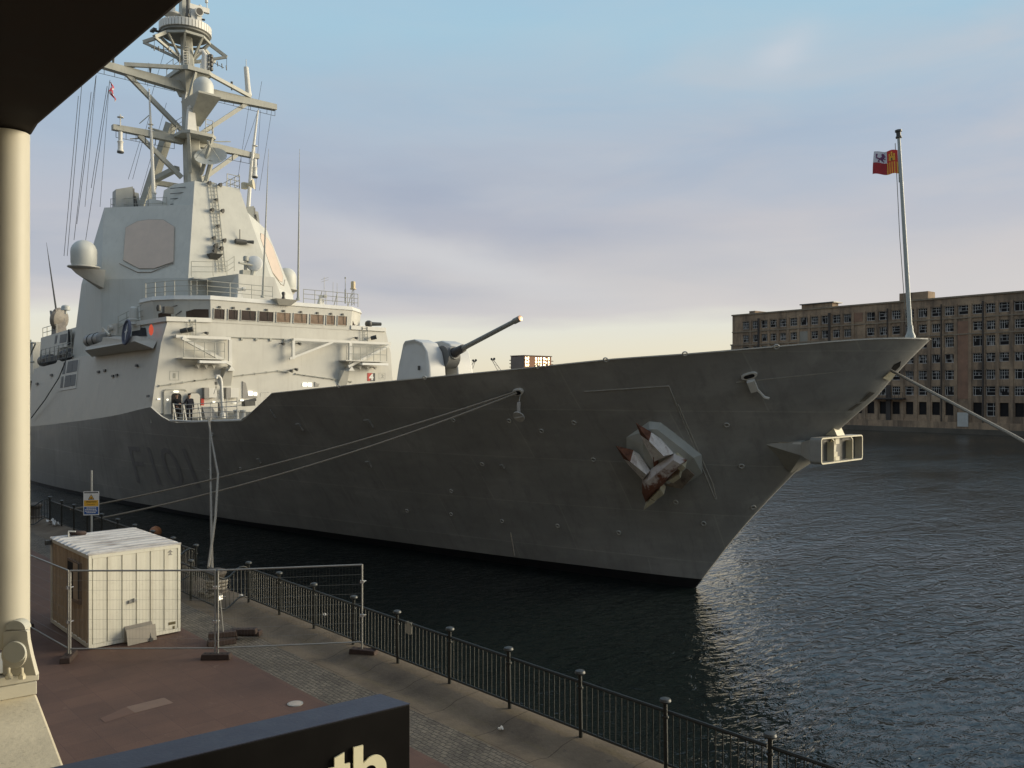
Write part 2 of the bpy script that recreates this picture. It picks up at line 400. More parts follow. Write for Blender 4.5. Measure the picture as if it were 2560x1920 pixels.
# ================================================================== SETTING
QZ = 1.8      # quay level
def water_mat():
    m = bpy.data.materials.new('dock_water'); m.use_nodes = True; k = N(m.node_tree)
    out = k.n('ShaderNodeOutputMaterial'); b = k.n('ShaderNodeBsdfPrincipled')
    tc = k.n('ShaderNodeTexCoord').outputs['Object']
    b.inputs['Base Color'].default_value = (0.008, 0.0130, 0.0125, 1); b.inputs['Roughness'].default_value = 0.05
    b.inputs['IOR'].default_value = 1.42; b.inputs['Specular Tint'].default_value = (0.80, 0.91, 1.0, 1)
    big = k.noise(k.mapping(tc, scale=(0.55, 1.0, 1), rot=(0, 0, R(38))), 0.85, 3, 0.55, 0.8)
    mid = k.noise(k.mapping(tc, scale=(0.8, 1.5, 1), rot=(0, 0, R(52))), 2.4, 3, 0.6, 0.8)
    fine = k.noise(tc, 6.5, 2, 0.5, 0.2)
    patch = k.ramp(k.noise(k.mapping(tc, scale=(.6, 1.3, 1), rot=(0, 0, R(40))), 0.06, 4, 0.6), [(0.36, 0.32), (0.62, 1.0)])
    h = k.math('ADD', k.math('ADD', k.math('MULTIPLY', big, 0.30), k.math('MULTIPLY', mid, 0.17)), k.math('MULTIPLY', fine, 0.014))
    h = k.math('MULTIPLY', h, patch)
    bn = k.n('ShaderNodeBump', inp={'Strength': 1.0, 'Distance': 0.62, 'Height': h})
    k.link(bn.outputs[0], b.inputs['Normal']); k.link(b.outputs[0], out.inputs[0])
    return m
def ground_mats():
    def new(name):
        m = bpy.data.materials.new(name); m.use_nodes = True; k = N(m.node_tree)
        out = k.n('ShaderNodeOutputMaterial'); b = k.n('ShaderNodeBsdfPrincipled'); k.link(b.outputs[0], out.inputs[0])
        return m, k, b, k.n('ShaderNodeTexCoord').outputs['Object']
    m1, k, b, tc = new('red_paving')
    br = k.n('ShaderNodeTexBrick', inp={'Vector': tc, 'Scale': 1.0, 'Brick Width': 0.62, 'Row Height': 0.62, 'Mortar Size': 0.006,
             'Color1': (0.114, 0.065, 0.047, 1), 'Color2': (0.098, 0.055, 0.040, 1), 'Mortar': (0.082, 0.046, 0.037, 1)}, offset=0.0)
    n = k.noise(tc, 0.5, 6, 0.65)
    c = k.mix(1.0, br.outputs[0], k.ramp(n, [(0.3, (0.72, 0.72, 0.74)), (0.7, (1.2, 1.16, 1.12))]), 'MULTIPLY')
    c = k.mix(k.math('MULTIPLY', k.ramp(k.noise(k.mapping(tc, scale=(1, .6, 1)), 3.0, 5, 0.7), [(0.62, 0.0), (0.74, 1.0)]), 0.35), c, (0.24, 0.17, 0.13))
    k.link(c, b.inputs['Base Color']); b.inputs['Roughness'].default_value = 0.8
    k.link(k.n('ShaderNodeBump', inp={'Strength': 0.25, 'Distance': 0.01, 'Height': k.math('SUBTRACT', k.noise(tc, 25, 4), br.outputs['Fac'])}).outputs[0], b.inputs['Normal'])
    m2, k, b, tc = new('cobble_setts')
    br = k.n('ShaderNodeTexBrick', inp={'Vector': k.n('ShaderNodeVectorMath', operation='ADD', inp={0: k.mapping(tc, rot=(0, 0, R(90))), 1: k.mapping(k.n('ShaderNodeTexNoise', inp={'Vector': tc, 'Scale': 7.0, 'Detail': 3}).outputs['Color'], scale=(0.07, .07, .07))}).outputs[0], 'Scale': 1.0, 'Brick Width': 0.15, 'Row Height': 0.095, 'Mortar Size': 0.012,
             'Color1': (0.150, 0.130, 0.098, 1), 'Color2': (0.098, 0.084, 0.066, 1), 'Mortar': (0.055, 0.047, 0.037, 1), 'Mortar Smooth': 0.6})
    n = k.noise(tc, 1.1, 6, 0.7)
    c = k.mix(1.0, br.outputs[0], k.ramp(n, [(0.3, 0.62), (0.7, 1.4)]), 'MULTIPLY')
    k.link(c, b.inputs['Base Color']); b.inputs['Roughness'].default_value = 0.85
    k.link(k.n('ShaderNodeBump', inp={'Strength': 0.6, 'Distance': 0.02, 'Height': k.math('SUBTRACT', k.noise(tc, 14, 3), br.outputs['Fac'])}).outputs[0], b.inputs['Normal'])
    m3, k, b, tc = new('quay_concrete')
    n = k.noise(tc, 0.7, 7, 0.68)
    c = k.ramp(n, [(0.30, (0.075, 0.058, 0.040)), (0.5, (0.125, 0.098, 0.067)), (0.72, (0.175, 0.14, 0.098))])
    moss = k.ramp(k.noise(k.mapping(tc, scale=(2.0, .35, 1)), 1.6, 6, 0.7), [(0.52, 0.0), (0.70, 1.0)])
    c = k.mix(k.math('MULTIPLY', moss, 0.5), c, (0.115, 0.090, 0.042))
    # transverse joints and wandering cracks
    br = k.n('ShaderNodeTexBrick', inp={'Vector': k.n('ShaderNodeVectorMath', operation='ADD', inp={0: tc, 1: k.mapping(k.n('ShaderNodeTexNoise', inp={'Vector': tc, 'Scale': 1.4, 'Detail': 4}).outputs['Color'], scale=(0.12, .12, .12))}).outputs[0],
             'Scale': 1.0, 'Brick Width': 9.0, 'Row Height': 1.45, 'Mortar Size': 0.010, 'Color1': (1, 1, 1, 1), 'Color2': (0.9, 0.9, 0.9, 1), 'Mortar': (0.4, 0.36, 0.3, 1)})
    c = k.mix(1.0, c, br.outputs[0], 'MULTIPLY')
    c = k.mix(k.math('MULTIPLY', k.ramp(k.noise(tc, 4.0, 4, 0.6), [(0.66, 0.0), (0.72, 1.0)]), 0.5), c, (0.04, 0.035, 0.03))
    k.link(c, b.inputs['Base Color']); b.inputs['Roughness'].default_value = 0.85
    k.link(k.n('ShaderNodeBump', inp={'Strength': 0.4, 'Distance': 0.03, 'Height': k.noise(tc, 9, 6, 0.65)}).outputs[0], b.inputs['Normal'])
    return m1, m2, m3
def wavy_strip(g, x0, x1, z, amp0=0.0, amp1=0.0, y0=-70, y1=150, step=0.4, mat=0):
    """long strip whose edges wander a little, as laid by hand"""
    vs = []; n = int((y1 - y0) / step)
    for i in range(n + 1):
        y = y0 + i * step
        vs.append((x0 + amp0 * noise.noise(V((y * 1.3, 0, 1))), y, z)); vs.append((x1 + amp1 * noise.noise(V((y * 1.3, 7, 2))), y, z))
    g.add(vs, [(2*i, 2*i + 1, 2*i + 3, 2*i + 2) for i in range(n)], mat)
def build_ground():
    PAV, COB, CON = ground_mats()
    G().quad((-1500, -1500, 0), (1500, -1500, 0), (1500, 1500, 0), (-1500, 1500, 0)).build('water', water_mat(), kind='structure', origin=(0, 0, 0))
    g = G(); wavy_strip(g, -80, 8.80, QZ, 0, 0.03); g.build('pavement', PAV, kind='structure', origin=(0, 0, QZ))
    g = G(); wavy_strip(g, 8.77, 9.86, QZ - 0.004, 0, 0.05); g.build('cobble_strip', COB, kind='structure', origin=(8.8, 0, QZ))
    # concrete margin with a dished gutter, worn bullnose coping and quay face
    prof = [(9.80, QZ - 0.012), (10.15, QZ - 0.03), (10.36, QZ - 0.05), (10.55, QZ - 0.01), (10.72, QZ + 0.06), (10.95, QZ + 0.09), (11.38, QZ + 0.09), (11.47, QZ + 0.05), (11.50, QZ - 0.05), (11.50, -1.5)]
    vs = []; ny = 560; y0, y1 = -70, 150
    for i in range(ny + 1):
        y = y0 + (y1 - y0) * i / ny
        for j, (x, z) in enumerate(prof):
            w = noise.noise(V((y * 0.9, j * 0.7, 3.3))); w2 = noise.noise(V((y * 2.3, j * 1.1, 9.1)))
            vs.append((x + (0.03 * w if 0 < j < 8 else 0), y, z + (0.014 * w + 0.010 * w2 if 0 < j < 8 else 0)))
    n = len(prof); fs = [(i*n + j, i*n + j + 1, (i+1)*n + j + 1, (i+1)*n + j) for i in range(ny) for j in range(n - 1)]
    G().add(vs, fs, 0, True).build('quay_kerb', CON, kind='structure', origin=(10, 0, 0), recalc=True)
    # paler replaced slabs and a round cover set in the paving
    pale = pmat('pale_slab', (0.175, 0.118, 0.09), 0.8, 0.12, 4)
    for nm, pts in (('pavement_patch', [(316, 1767), (410, 1744), (434, 1757), (338, 1782)]), ('pavement_patch', [(250, 1796), (316, 1767), (338, 1782), (262, 1806)])):
        G().poly([at_z(x, y, QZ + 0.004) for x, y in pts], 0).build(nm, pale if pts[0][0] == 316 else pmat('pale_slab_worn', (0.122, 0.071, 0.053), 0.8, 0.12, 4), kind='structure')
    c = at_z(738, 1760, QZ)
    t = thing('ground_light', (c.x, c.y, QZ), 'round pale lens of a ground light set flush in the red paving', 'ground light')
    G().lathe([(0.155, 0.0), (0.155, 0.014), (0.13, 0.016)], (c.x, c.y, QZ), n=24).build('bezel', GALV, t)
    G().lathe([(0.128, 0.0), (0.128, 0.018), (0.09, 0.022), (0.001, 0.024)], (c.x, c.y, QZ), n=24).build('lens', pmat('lamp_lens', (0.42, 0.36, 0.30), 0.35, 0.05, 8), t)
build_ground()

# far side of the dock
FB0 = at_d(2560, 974, 146.0); FBD = (RT * -0.6266 + FW * 0.7794).normalized()      # runs away to the left
FBN = V((-FBD.y, FBD.x, 0));  FBN = FBN if FBN.dot(EYE - FB0) > 0 else -FBN         # towards us
def fb(t, out, z): p = FB0 + FBD * t + FBN * out; return V((p.x, p.y, z))
def t_of(px):     # position along the mill front of a photo column
    r = (px - CXP) / FPX; a = (FB0 - EYE).dot(RT); b = 146.0
    return (a - r * b) / (r * 0.7794 + 0.6266)
def build_far_side():
    g = G()
    g.prism([fb(-160, 1.0, -1), fb(420, 1.0, -1), fb(420, -500, -1), fb(-160, -500, -1)], (0, 0, 1.9))
    g.build('far_bank', pmat('far_quay_stone', (0.085, 0.072, 0.055), 0.9, 0.35, 0.3), kind='structure')
build_far_side()

def build_mill():
    brick = bpy.data.materials.new('mill_brick'); brick.use_nodes = True; k = N(brick.node_tree)
    out = k.n('ShaderNodeOutputMaterial'); b = k.n('ShaderNodeBsdfPrincipled'); k.link(b.outputs[0], out.inputs[0])
    tc = k.n('ShaderNodeTexCoord').outputs['Object']; sp = k.n('ShaderNodeSeparateXYZ', inp={0: tc})
    n = k.noise(tc, 0.16, 7, 0.65)
    c = k.ramp(n, [(0.30, (0.170, 0.116, 0.074)), (0.5, (0.290, 0.200, 0.126)), (0.68, (0.385, 0.276, 0.174))])
    st = k.noise(k.mapping(tc, scale=(1, 1, 0.14)), 0.55, 6, 0.7)
    c = k.mix(k.math('MULTIPLY', k.ramp(st, [(0.46, 0.0), (0.64, 1.0)]), 0.7), c, (0.045, 0.036, 0.030))
    c = k.mix(k.math('MULTIPLY', k.ramp(k.noise(tc, 2.2, 4, 0.7), [(0.4, 0.0), (0.7, 1.0)]), 0.3), c, (0.09, 0.07, 0.055))
    k.link(c, b.inputs['Base Color']); b.inputs['Roughness'].default_value = 0.9
    BR2 = pmat('mill_red_brick', (0.22, 0.125, 0.080), 0.9, 0.25, 0.5, streak=0.4)
    STONE = pmat('mill_stone_band', (0.21, 0.165, 0.115), 0.9, 0.25, 0.4, streak=0.6, streak_col=(0.05, 0.04, 0.03))
    DGL = pmat('mill_dark_glass', (0.014, 0.012, 0.012), 0.6, 0.5, 0.8, spec=0.15)
    FRM = pmat('mill_window_frame', (0.42, 0.40, 0.37), 0.7, 0.2, 1.0)
    PIPE = pmat('mill_drainpipe', (0.045, 0.036, 0.030), 0.8, 0.3, 1)
    PALE = pmat('mill_pale_infill', (0.25, 0.23, 0.19), 0.9, 0.15, 0.6)
    t = thing('mill_building', fb(30, 0, 0.9), 'derelict brown brick flour mill with rows of broken windows across the dock', 'building')
    zx = lambda x: 1800 + x / 2.024
    cols = [zx(x) for x in (130, 180, 225, 270, 318, 372, 425, 478, 532, 588, 645, 700, 762, 825, 890, 958, 1025, 1092, 1160, 1230, 1302, 1370, 1437, 1515)]
    ct = [t_of(x) for x in cols]
    tr = ct[-1]
    while tr > -42: tr -= 2.62; ct.append(tr)
    ct.sort()
    # floors: (sill z, head z, window width)
    rows = [(21.9, 24.0 - .35, 1.75), (19.0 - .1, 20.55, 1.55), (16.0, 17.95, 1.6), (13.1, 14.75, 1.6), (9.95, 11.75, 1.6), (7.0, 8.75, 1.65), (3.3, 5.75, 1.5)]
    TOP, BASE, DEP = 25.35, 0.9, 40.0
    tl = t_of(1831); tmax = tl; tmin = ct[0] - 2.6
    blank = {t_of(zx(700)): (0, 1, 2, 3, 4, 5), t_of(zx(425)): (1, 2, 3, 4), t_of(zx(1230)): (1, 2, 3, 4, 5, 6)}
    rng = random.Random(3); w = G(); open_ = []
    # front wall with real openings
    zs = [BASE]
    for (s, h, ww) in reversed(rows): zs += [s, h]
    zs.append(TOP)
    for i in range(0, len(zs), 2): w.quad(fb(tmin, 0, zs[i]), fb(tmax, 0, zs[i]), fb(tmax, 0, zs[i+1]), fb(tmin, 0, zs[i+1]))
    for ri, (s, h, ww) in enumerate(rows):
        last = tmin
        for c_ in ct:
            if any(abs(c_ - bt) < 0.3 and ri in rr for bt, rr in blank.items()): continue
            a, e = c_ - ww / 2, c_ + ww / 2
            w.quad(fb(last, 0, s), fb(a, 0, s), fb(a, 0, h), fb(last, 0, h)); last = e
            D = -0.34
            w.quad(fb(a, 0, s), fb(a, D, s), fb(a, D, h), fb(a, 0, h)); w.quad(fb(e, 0, s), fb(e, D, s), fb(e, D, h), fb(e, 0, h))
            w.quad(fb(a, 0, s), fb(e, 0, s), fb(e, D, s), fb(a, D, s)); w.quad(fb(a, 0, h), fb(e, 0, h), fb(e, D, h), fb(a, D, h))
            open_.append((c_, ri, s, h, ww))
        w.quad(fb(last, 0, s), fb(tmax, 0, s), fb(tmax, 0, h), fb(last, 0, h))
    w.quad(fb(tmax, 0, BASE), fb(tmax, -DEP, BASE), fb(tmax, -DEP, TOP), fb(tmax, 0, TOP))
    w.quad(fb(tmin, 0, BASE), fb(tmin, -DEP, BASE), fb(tmin, -DEP, TOP), fb(tmin, 0, TOP))
    w.quad(fb(tmin, -DEP, BASE), fb(tmax, -DEP, BASE), fb(tmax, -DEP, TOP), fb(tmin, -DEP, TOP))
    # flat piers between the bays
    for a, e in zip(ct, ct[1:]):
        if e - a < 2.0: continue
        m_ = (a + e) / 2
        w.prism([fb(m_ - .28, .002, BASE), fb(m_ + .28, .002, BASE), fb(m_ + .28, .16, BASE), fb(m_ - .28, .16, BASE)], (0, 0, 23.9 - BASE))
    wall = w.build('wall', brick, t, recalc=False)
    g = G(); g.prism([fb(tmin, -.1, TOP), fb(tmax, -.1, TOP), fb(tmax, -DEP, TOP), fb(tmin, -DEP, TOP)], (0, 0, .1)); g.build('roof', DARKM, t)
    g = G(); g.prism([fb(tmin, -.2, TOP - .25), fb(tmax + .15, -.2, TOP - .25), fb(tmax + .15, .22, TOP - .25), fb(tmin, .22, TOP - .25)], (0, 0, .3)); g.build('parapet', STONE, t)
    for i, z in enumerate((21.2, 18.2)):
        G().prism([fb(tmin, .003, z), fb(tmax, .003, z), fb(tmax, .2, z), fb(tmin, .2, z)], (0, 0, .24)).build('string_course', STONE, t)
    G().prism([fb(tmin, .003, BASE), fb(tmax + .3, .003, BASE), fb(tmax + .3, .5, BASE), fb(tmin, .5, BASE)], (0, 0, 1.2)).build('plinth_course', brick, t)
    # roof houses
    for a, e, h, dp in ((t_of(zx(1045)), t_of(zx(900)), 1.45, 3.5), (t_of(zx(560)), t_of(zx(405)), .85, 3.0), (t_of(zx(168)), t_of(zx(140)), .55, 5)):
        G().prism([fb(a, -.6, TOP + .1), fb(e, -.6, TOP + .1), fb(e, -dp, TOP + .1), fb(a, -dp, TOP + .1)], (0, 0, h)).build('roof_house', brick, t)
    a, e = t_of(zx(570)), t_of(zx(398)); G().prism([fb(a, -.3, TOP + .96), fb(e, -.3, TOP + .96), fb(e, -3.9, TOP + .96), fb(a, -3.9, TOP + .96)], (0, 0, .2)).build('canopy_roof', DARKM, t)
    # tall infill panels in blind bays
    for (bx, mt, z0, z1, wd) in ((1230, BR2, 6.4, 20.7, 2.1), (425, PALE, 16.0, 20.6, 2.0), (700, BR2, 21.9, 23.7, 1.8)):
        c_ = t_of(zx(bx)); G().prism([fb(c_ - wd / 2, .004, z0), fb(c_ + wd / 2, .004, z0), fb(c_ + wd / 2, .07, z0), fb(c_ - wd / 2, .07, z0)], (0, 0, z1 - z0)).build('blind_panel', mt, t)
    # blackened drainpipes and stain-dark hoppers
    for px, z0, wd in ((zx(198), 15, .42), (zx(556), 14, .5), (zx(850), 14, .16), (zx(1122), .9, .16), (zx(1333), .9, .24), (zx(855), .9, .9)):
        c_ = t_of(px); zt = 24.1 if z0 > 10 or px > zx(1000) else 9
        G().prism([fb(c_ - wd / 2, .17, z0), fb(c_ + wd / 2, .17, z0), fb(c_ + wd / 2, .36, z0), fb(c_ - wd / 2, .36, z0)], (0, 0, zt - z0)).build('drainpipe', PIPE, t)
    # balcony and white door low down, near the water
    c_ = t_of(zx(860)); g = G(); g.prism([fb(c_ - 3.2, .1, 6.2), fb(c_ + 3.2, .1, 6.2), fb(c_ + 3.2, 1.3, 6.2), fb(c_ - 3.2, 1.3, 6.2)], (0, 0, .3))
    for i in range(9):
        x = c_ - 3.1 + i * .775; g.beam(fb(x, 1.25, 6.5), fb(x, 1.25, 7.5), .06, .06)
    g.beam(fb(c_ - 3.2, 1.25, 7.5), fb(c_ + 3.2, 1.25, 7.5), .07, .07); g.build('balcony', PIPE, t)
    c_ = t_of(zx(1235)); G().prism([fb(c_ - .95, .51, 1.3), fb(c_ + .95, .51, 1.3), fb(c_ + .95, .58, 1.3), fb(c_ - .95, .58, 1.3)], (0, 0, 2.6)).build('door', pmat('mill_white_door', (0.38, 0.37, 0.34), 0.7, 0.1, 2), t)
    # windows, the 100 that show largest each on its own (visible ones nearest the right edge first)
    def window(g, c_, ri, s, h, ww):
        D = -0.30; a, e = c_ - ww / 2, c_ + ww / 2
        blind = rng.random()
        g.quad(fb(a, D, s), fb(e, D, s), fb(e, D, h), fb(a, D, h), 0)
        nb = (1, 2) if ri else (2, 2)
        if ri == 6 and blind < .62: return
        fw = .085
        for x in (a + fw / 2, e - fw / 2): g.prism([fb(x - fw / 2, D + .01, s), fb(x + fw / 2, D + .01, s), fb(x + fw / 2, D + .09, s), fb(x - fw / 2, D + .09, s)], (0, 0, h - s), 1)
        for z in (s, h - fw): g.prism([fb(a + fw, D + .01, z), fb(e - fw, D + .01, z), fb(e - fw, D + .085, z), fb(a + fw, D + .085, z)], (0, 0, fw), 1)
        for i in range(1, 4):
            if rng.random() < .22: continue
            x = lerp(a, e, i / 4); z0 = s if rng.random() < .7 else lerp(s, h, .45)
            g.prism([fb(x - .035, D + .012, z0), fb(x + .035, D + .012, z0), fb(x + .035, D + .07, z0), fb(x - .035, D + .07, z0)], (0, 0, h - z0), 1)
        for i in range(1, 3):
            if rng.random() < .2: continue
            z = lerp(s, h, i / 3 + .05); g.prism([fb(a, D + .014, z), fb(e, D + .014, z), fb(e, D + .075, z), fb(a, D + .075, z)], (0, 0, .07), 1)
        # whole or boarded panes among the missing ones
        for i in range(4):
            for j in range(3):
                if rng.random() < .09:
                    x0, x1 = lerp(a, e, i / 4) + .04, lerp(a, e, (i + 1) / 4) - .04; z0, z1 = lerp(s, h, j / 3) + .04, lerp(s, h, (j + 1) / 3) - .04
                    g.quad(fb(x0, D + .02, z0), fb(x1, D + .02, z0), fb(x1, D + .02, z1), fb(x0, D + .02, z1), 2)
    PANE = pmat('mill_grimy_pane', (0.15, 0.14, 0.135), 0.4, 0.4, 1.0)
    def seen(c_, ri, s, h, ww):
        p = fb(c_, 0, (s + h) / 2); d = (p - EYE).dot(FW); px = CXP + FPX * (p - EYE).dot(RT) / d; py = HYP - FPX * (p.z - CAMZ) / d
        edge = 868 - (px - 1829) * .05 if px < 2300 else (847 + (2321 - px) * .0 if px < 2321 else 9999)
        below = py > (1447 + (px - 1736) * (847 - 1447) / (2321 - 1736)) if px > 1736 else False
        return (px < 2575 and px > 1825 and (py < edge or (px > 2110 and py > 849 + (2321 - px) * 1.0)), px)
    vis = sorted([o for o in open_ if seen(*o)[0]], key=lambda o: -seen(*o)[1])
    own = vis[:100]; rest = [o for o in open_ if o not in own]
    for o in own:
        g = G(); window(g, *o); g.build('window', [DGL, FRM, PANE], t, recalc=False)
    g = G()
    for o in rest: window(g, *o)
    tag(g.build('window_field', [DGL, FRM, PANE], t, recalc=False), kind='stuff')
    # low sheds: pale hut at the far corner
    h = thing('dock_shed', fb(tmax + 4, -6, .9), 'small pale flat shed beside the far left corner of the mill', 'shed')
    g = G(); g.prism([fb(tmax + .8, -3, .9), fb(tmax + 2.6, -3, .9), fb(tmax + 2.6, -7, .9), fb(tmax + .8, -7, .9)], (0, 0, 17.6)); g.build('wall', PALE, h)
    G().prism([fb(tmax + .7, -2.8, 18.5), fb(tmax + 2.7, -2.8, 18.5), fb(tmax + 2.7, -7.2, 18.5), fb(tmax + .7, -7.2, 18.5)], (0, 0, .25)).build('roof', DARKM, h)
build_mill()

def build_flats():
    """modern brick flats far behind the ship: shaded grey end wall, sunlit front whose glass mirrors the low sky"""
    D = 330.0
    BRK = pmat('flats_red_brick', (0.26, 0.135, 0.08), 0.9, 0.1, 0.3); BRK_SHADE = pmat('flats_brick_shaded', (0.17, 0.135, 0.115), 0.9, 0.1, 0.3)  # grey brick has the unlit side's shade put into its colour
    GL = pmat('flats_window_glass', (0.72, 0.60, 0.46), 0.3, 0.03, 1, metal=1.0); DKB = pmat('flats_balcony', (0.05, 0.035, 0.03), 0.7, 0.2, 1)
    zx = lambda x: 1250 + x / 13.01
    zy = lambda y: 860 + y / 13.01
    C = at_d(zx(795), 974, D); E_ = at_y(zx(1665), 974, C.y); W_ = at_x(zx(365), 974, C.x)
    top = 8.1 + (974 - zy(388)) / FPX * D; B = 0.9
    t = thing('apartment_block', (C.x, C.y, B), 'distant brick apartment block with glowing windows just above the ship bulwark', 'building')
    G().box((C.x, C.y, B), (E_.x, W_.y, top)).build('wall', BRK, t)
    G().box((C.x - .25, C.y + .15, B), (C.x - .002, W_.y, top - .12)).build('shaded_end_wall', BRK_SHADE, t)  # thin sheet over the brick, coloured as the unlit side
    G().box((C.x - .3, C.y - .25, top + .003), (E_.x + .3, W_.y + .3, top + .35)).build('roof', DKB, t)
    zz = lambda px, y: (at_y(px, zy(y), C.y)).z
    H3 = zz(zx(1170), 430) - zz(zx(1170), 540)
    for k_ in range(3):
        for (a, b, y0, y1) in ((820, 850, 415, 500), (905, 940, 415, 500), (850, 905, 455, 498), (1145, 1195, 430, 515), (1235, 1272, 435, 515), (1315, 1348, 435, 520), (1405, 1472, 440, 505), (1472, 1530, 480, 515), (1565, 1600, 440, 520)):
            p, q = at_y(zx(a), zy(y0), C.y), at_y(zx(b), zy(y1), C.y)
            t1, b1 = zz(zx(a), y0) - k_ * H3, zz(zx(a), y1) - k_ * H3
            G().box((p.x, C.y - .06, b1), (q.x, C.y - .012, t1)).build('window', GL, t)
        z1 = zz(zx(1670), 545) - k_ * H3
        G().box((E_.x + .003, C.y + .3, z1 - .3), (E_.x + 1.6, C.y + 3, z1)).build('balcony', DKB, t)
        p = at_x(zx(330), zy(520), C.x - .3); G().box((C.x - .8, W_.y - .2, p.z - k_ * H3 - .3), (C.x - .302, W_.y + .25, p.z - k_ * H3)).build('balcony', DKB, t)
build_flats()

def build_crane(px, py, D, lean, label):
    top = at_d(px, py, D); M = pmat('crane_grey', (0.30, 0.27, 0.24), 0.7, 0.1, 1)
    base = top + RT * lean * 9 + FW * 2; base.z = 3.5
    t = thing('dock_crane', V((base.x, base.y, 0.9)), label, 'crane', 'preserved cranes on the far quay')
    g = G()
    for s in (-1, 1):
        a = base + RT * s * 1.2; g.tube([V((a.x, a.y, .9)) + RT * s * 1.4, V((a.x, a.y, 7.0))], .2, 6)
    g.build('portal', M, t)
    c = V((base.x, base.y, 7.0)); G().obox(c + V((0, 0, 1.4)), RT * 1.7, FW * 2, V((0, 0, 1.4))).build('cab', M, t)
    g = G(); b0 = c + V((0, 0, 1.6)); d = (top - b0).normalized(); x = d.cross(FW).normalized()
    for s in (-1, 1): g.tube([b0 + x * s * 1.0, top + x * s * .25], .10, 5)
    for i in range(8):
        p = lerp(b0, top, i / 8); q = lerp(b0, top, (i + 1) / 8); w0 = lerp(1.0, .25, i / 8); w1 = lerp(1.0, .25, (i + 1) / 8); s = 1 if i % 2 else -1
        g.tube([p + x * s * w0, q - x * s * w1], .05, 4)
    g.build('jib', M, t)
    g = G(); g.obox(top, RT * .55, FW * .4, V((0, 0, .18))); g.lathe([(.45, -.2), (.45, .2)], top + RT * .5 + V((0, 0, .4)), FW, 10); g.lathe([(.4, -.2), (.4, .2)], top - RT * .45 + V((0, 0, .35)), FW, 10); g.build('jib_head', DARKM, t)
build_crane(1186, 903.5, 300, -.45, 'left of two slender far cranes, its jib tip leaning right')
build_crane(1232, 900, 300, .7, 'right of two slender far cranes, its jib tip leaning left')

# ================================================================== FRIGATE
CL = 28.9
SHIP_ROOT = thing('frigate', (CL, 60, 0), 'grey naval frigate with tall radar tower moored bow forward along the quay', 'warship')
STEM = [(-1.0, 20.6), (0.0, 19.74), (2.61, 17.65), (5.0, 15.41), (6.73, 13.65), (8.05, 12.17), (8.67, 11.71), (9.77, 10.62), (10.6, 10.0)]
SHEER = [(10.0, 9.79), (11.53, 9.76), (14.17, 9.55), (16.74, 9.34), (19.4, 9.19), (22.0, 8.97), (27.3, 8.60), (38.19, 7.92), (53.4, 7.02), (60, 6.35), (70.3, 5.6), (82, 4.9), (95, 4.6), (155, 4.5)]
WLB = [(0, .05), (1.3, .45), (4, 1.15), (9.1, 2.45), (17.4, 4.25), (30.5, 6.75), (45, 8.6), (62, 9.5), (100, 9.5), (140, 8.2)]
DKB_ = [(0, .06), (.12, .42), (.4, .98), (.91, 1.68), (3.55, 3.5), (6.12, 5.0), (8.74, 6.05), (11.35, 6.9), (16.6, 8.15), (22, 8.95), (27.6, 9.42), (43, 9.5), (110, 9.5), (150, 8.6)]
def stem_y(z): return smooth_table(STEM, z)
def sheer(y): return smooth_table(SHEER, y)
def HB(y, z):
    """half breadth of the hull at length y and height z"""
    d = max(0, y - stem_y(z)); v = max(-.12, min(1.08, z / sheer(max(y, 10.6)))); g = .72 * v + .28 * v * abs(v)
    return lerp(smooth_table(WLB, d), smooth_table(DKB_, d), g)
def top_edge(y):     # upper edge of the dark hull, with the low opening by the mooring deck
    return table([(38.0, sheer(38.0)), (42.2, 6.45), (50.2, 6.12), (51.2, 6.2), (52.2, 6.45), (53.5, 7.0)], y) if 38.0 < y < 53.5 else sheer(y)
def hull_pt(y, z, out=0.0): return V((CL - HB(y, z) - out, y, z))
def hull_n(y, z):
    a = hull_pt(y - .2, z); b = hull_pt(y + .2, z); c = hull_pt(y, z - .2); d = hull_pt(y, z + .2)
    n = (b - a).cross(d - c).normalized(); return n if n.x < 0 else -n
def hull_hit(px, py):
    for i in range(40):          # off the silhouette: step back onto the plating
        p = hull_hit0(px - 2 * i, py)
        if p is not None: return p
def hull_hit0(px, py):
    d = ray(px, py); t = 15.0; last = None
    while t < 95:
        p = EYE + d * t; g = p.x - (CL - HB(p.y, p.z)) if p.y > stem_y(p.z) else -1
        if g >= 0:
            a, b = t - .5, t
            for _ in range(24):
                m_ = (a + b) / 2; p = EYE + d * m_
                if p.y > stem_y(p.z) and p.x - (CL - HB(p.y, p.z)) >= 0: b = m_
                else: a = m_
            return EYE + d * b
        t += .5
    return None
K2 = 2560 / 2212
def s22(x, y): return (x * K2, y * K2)
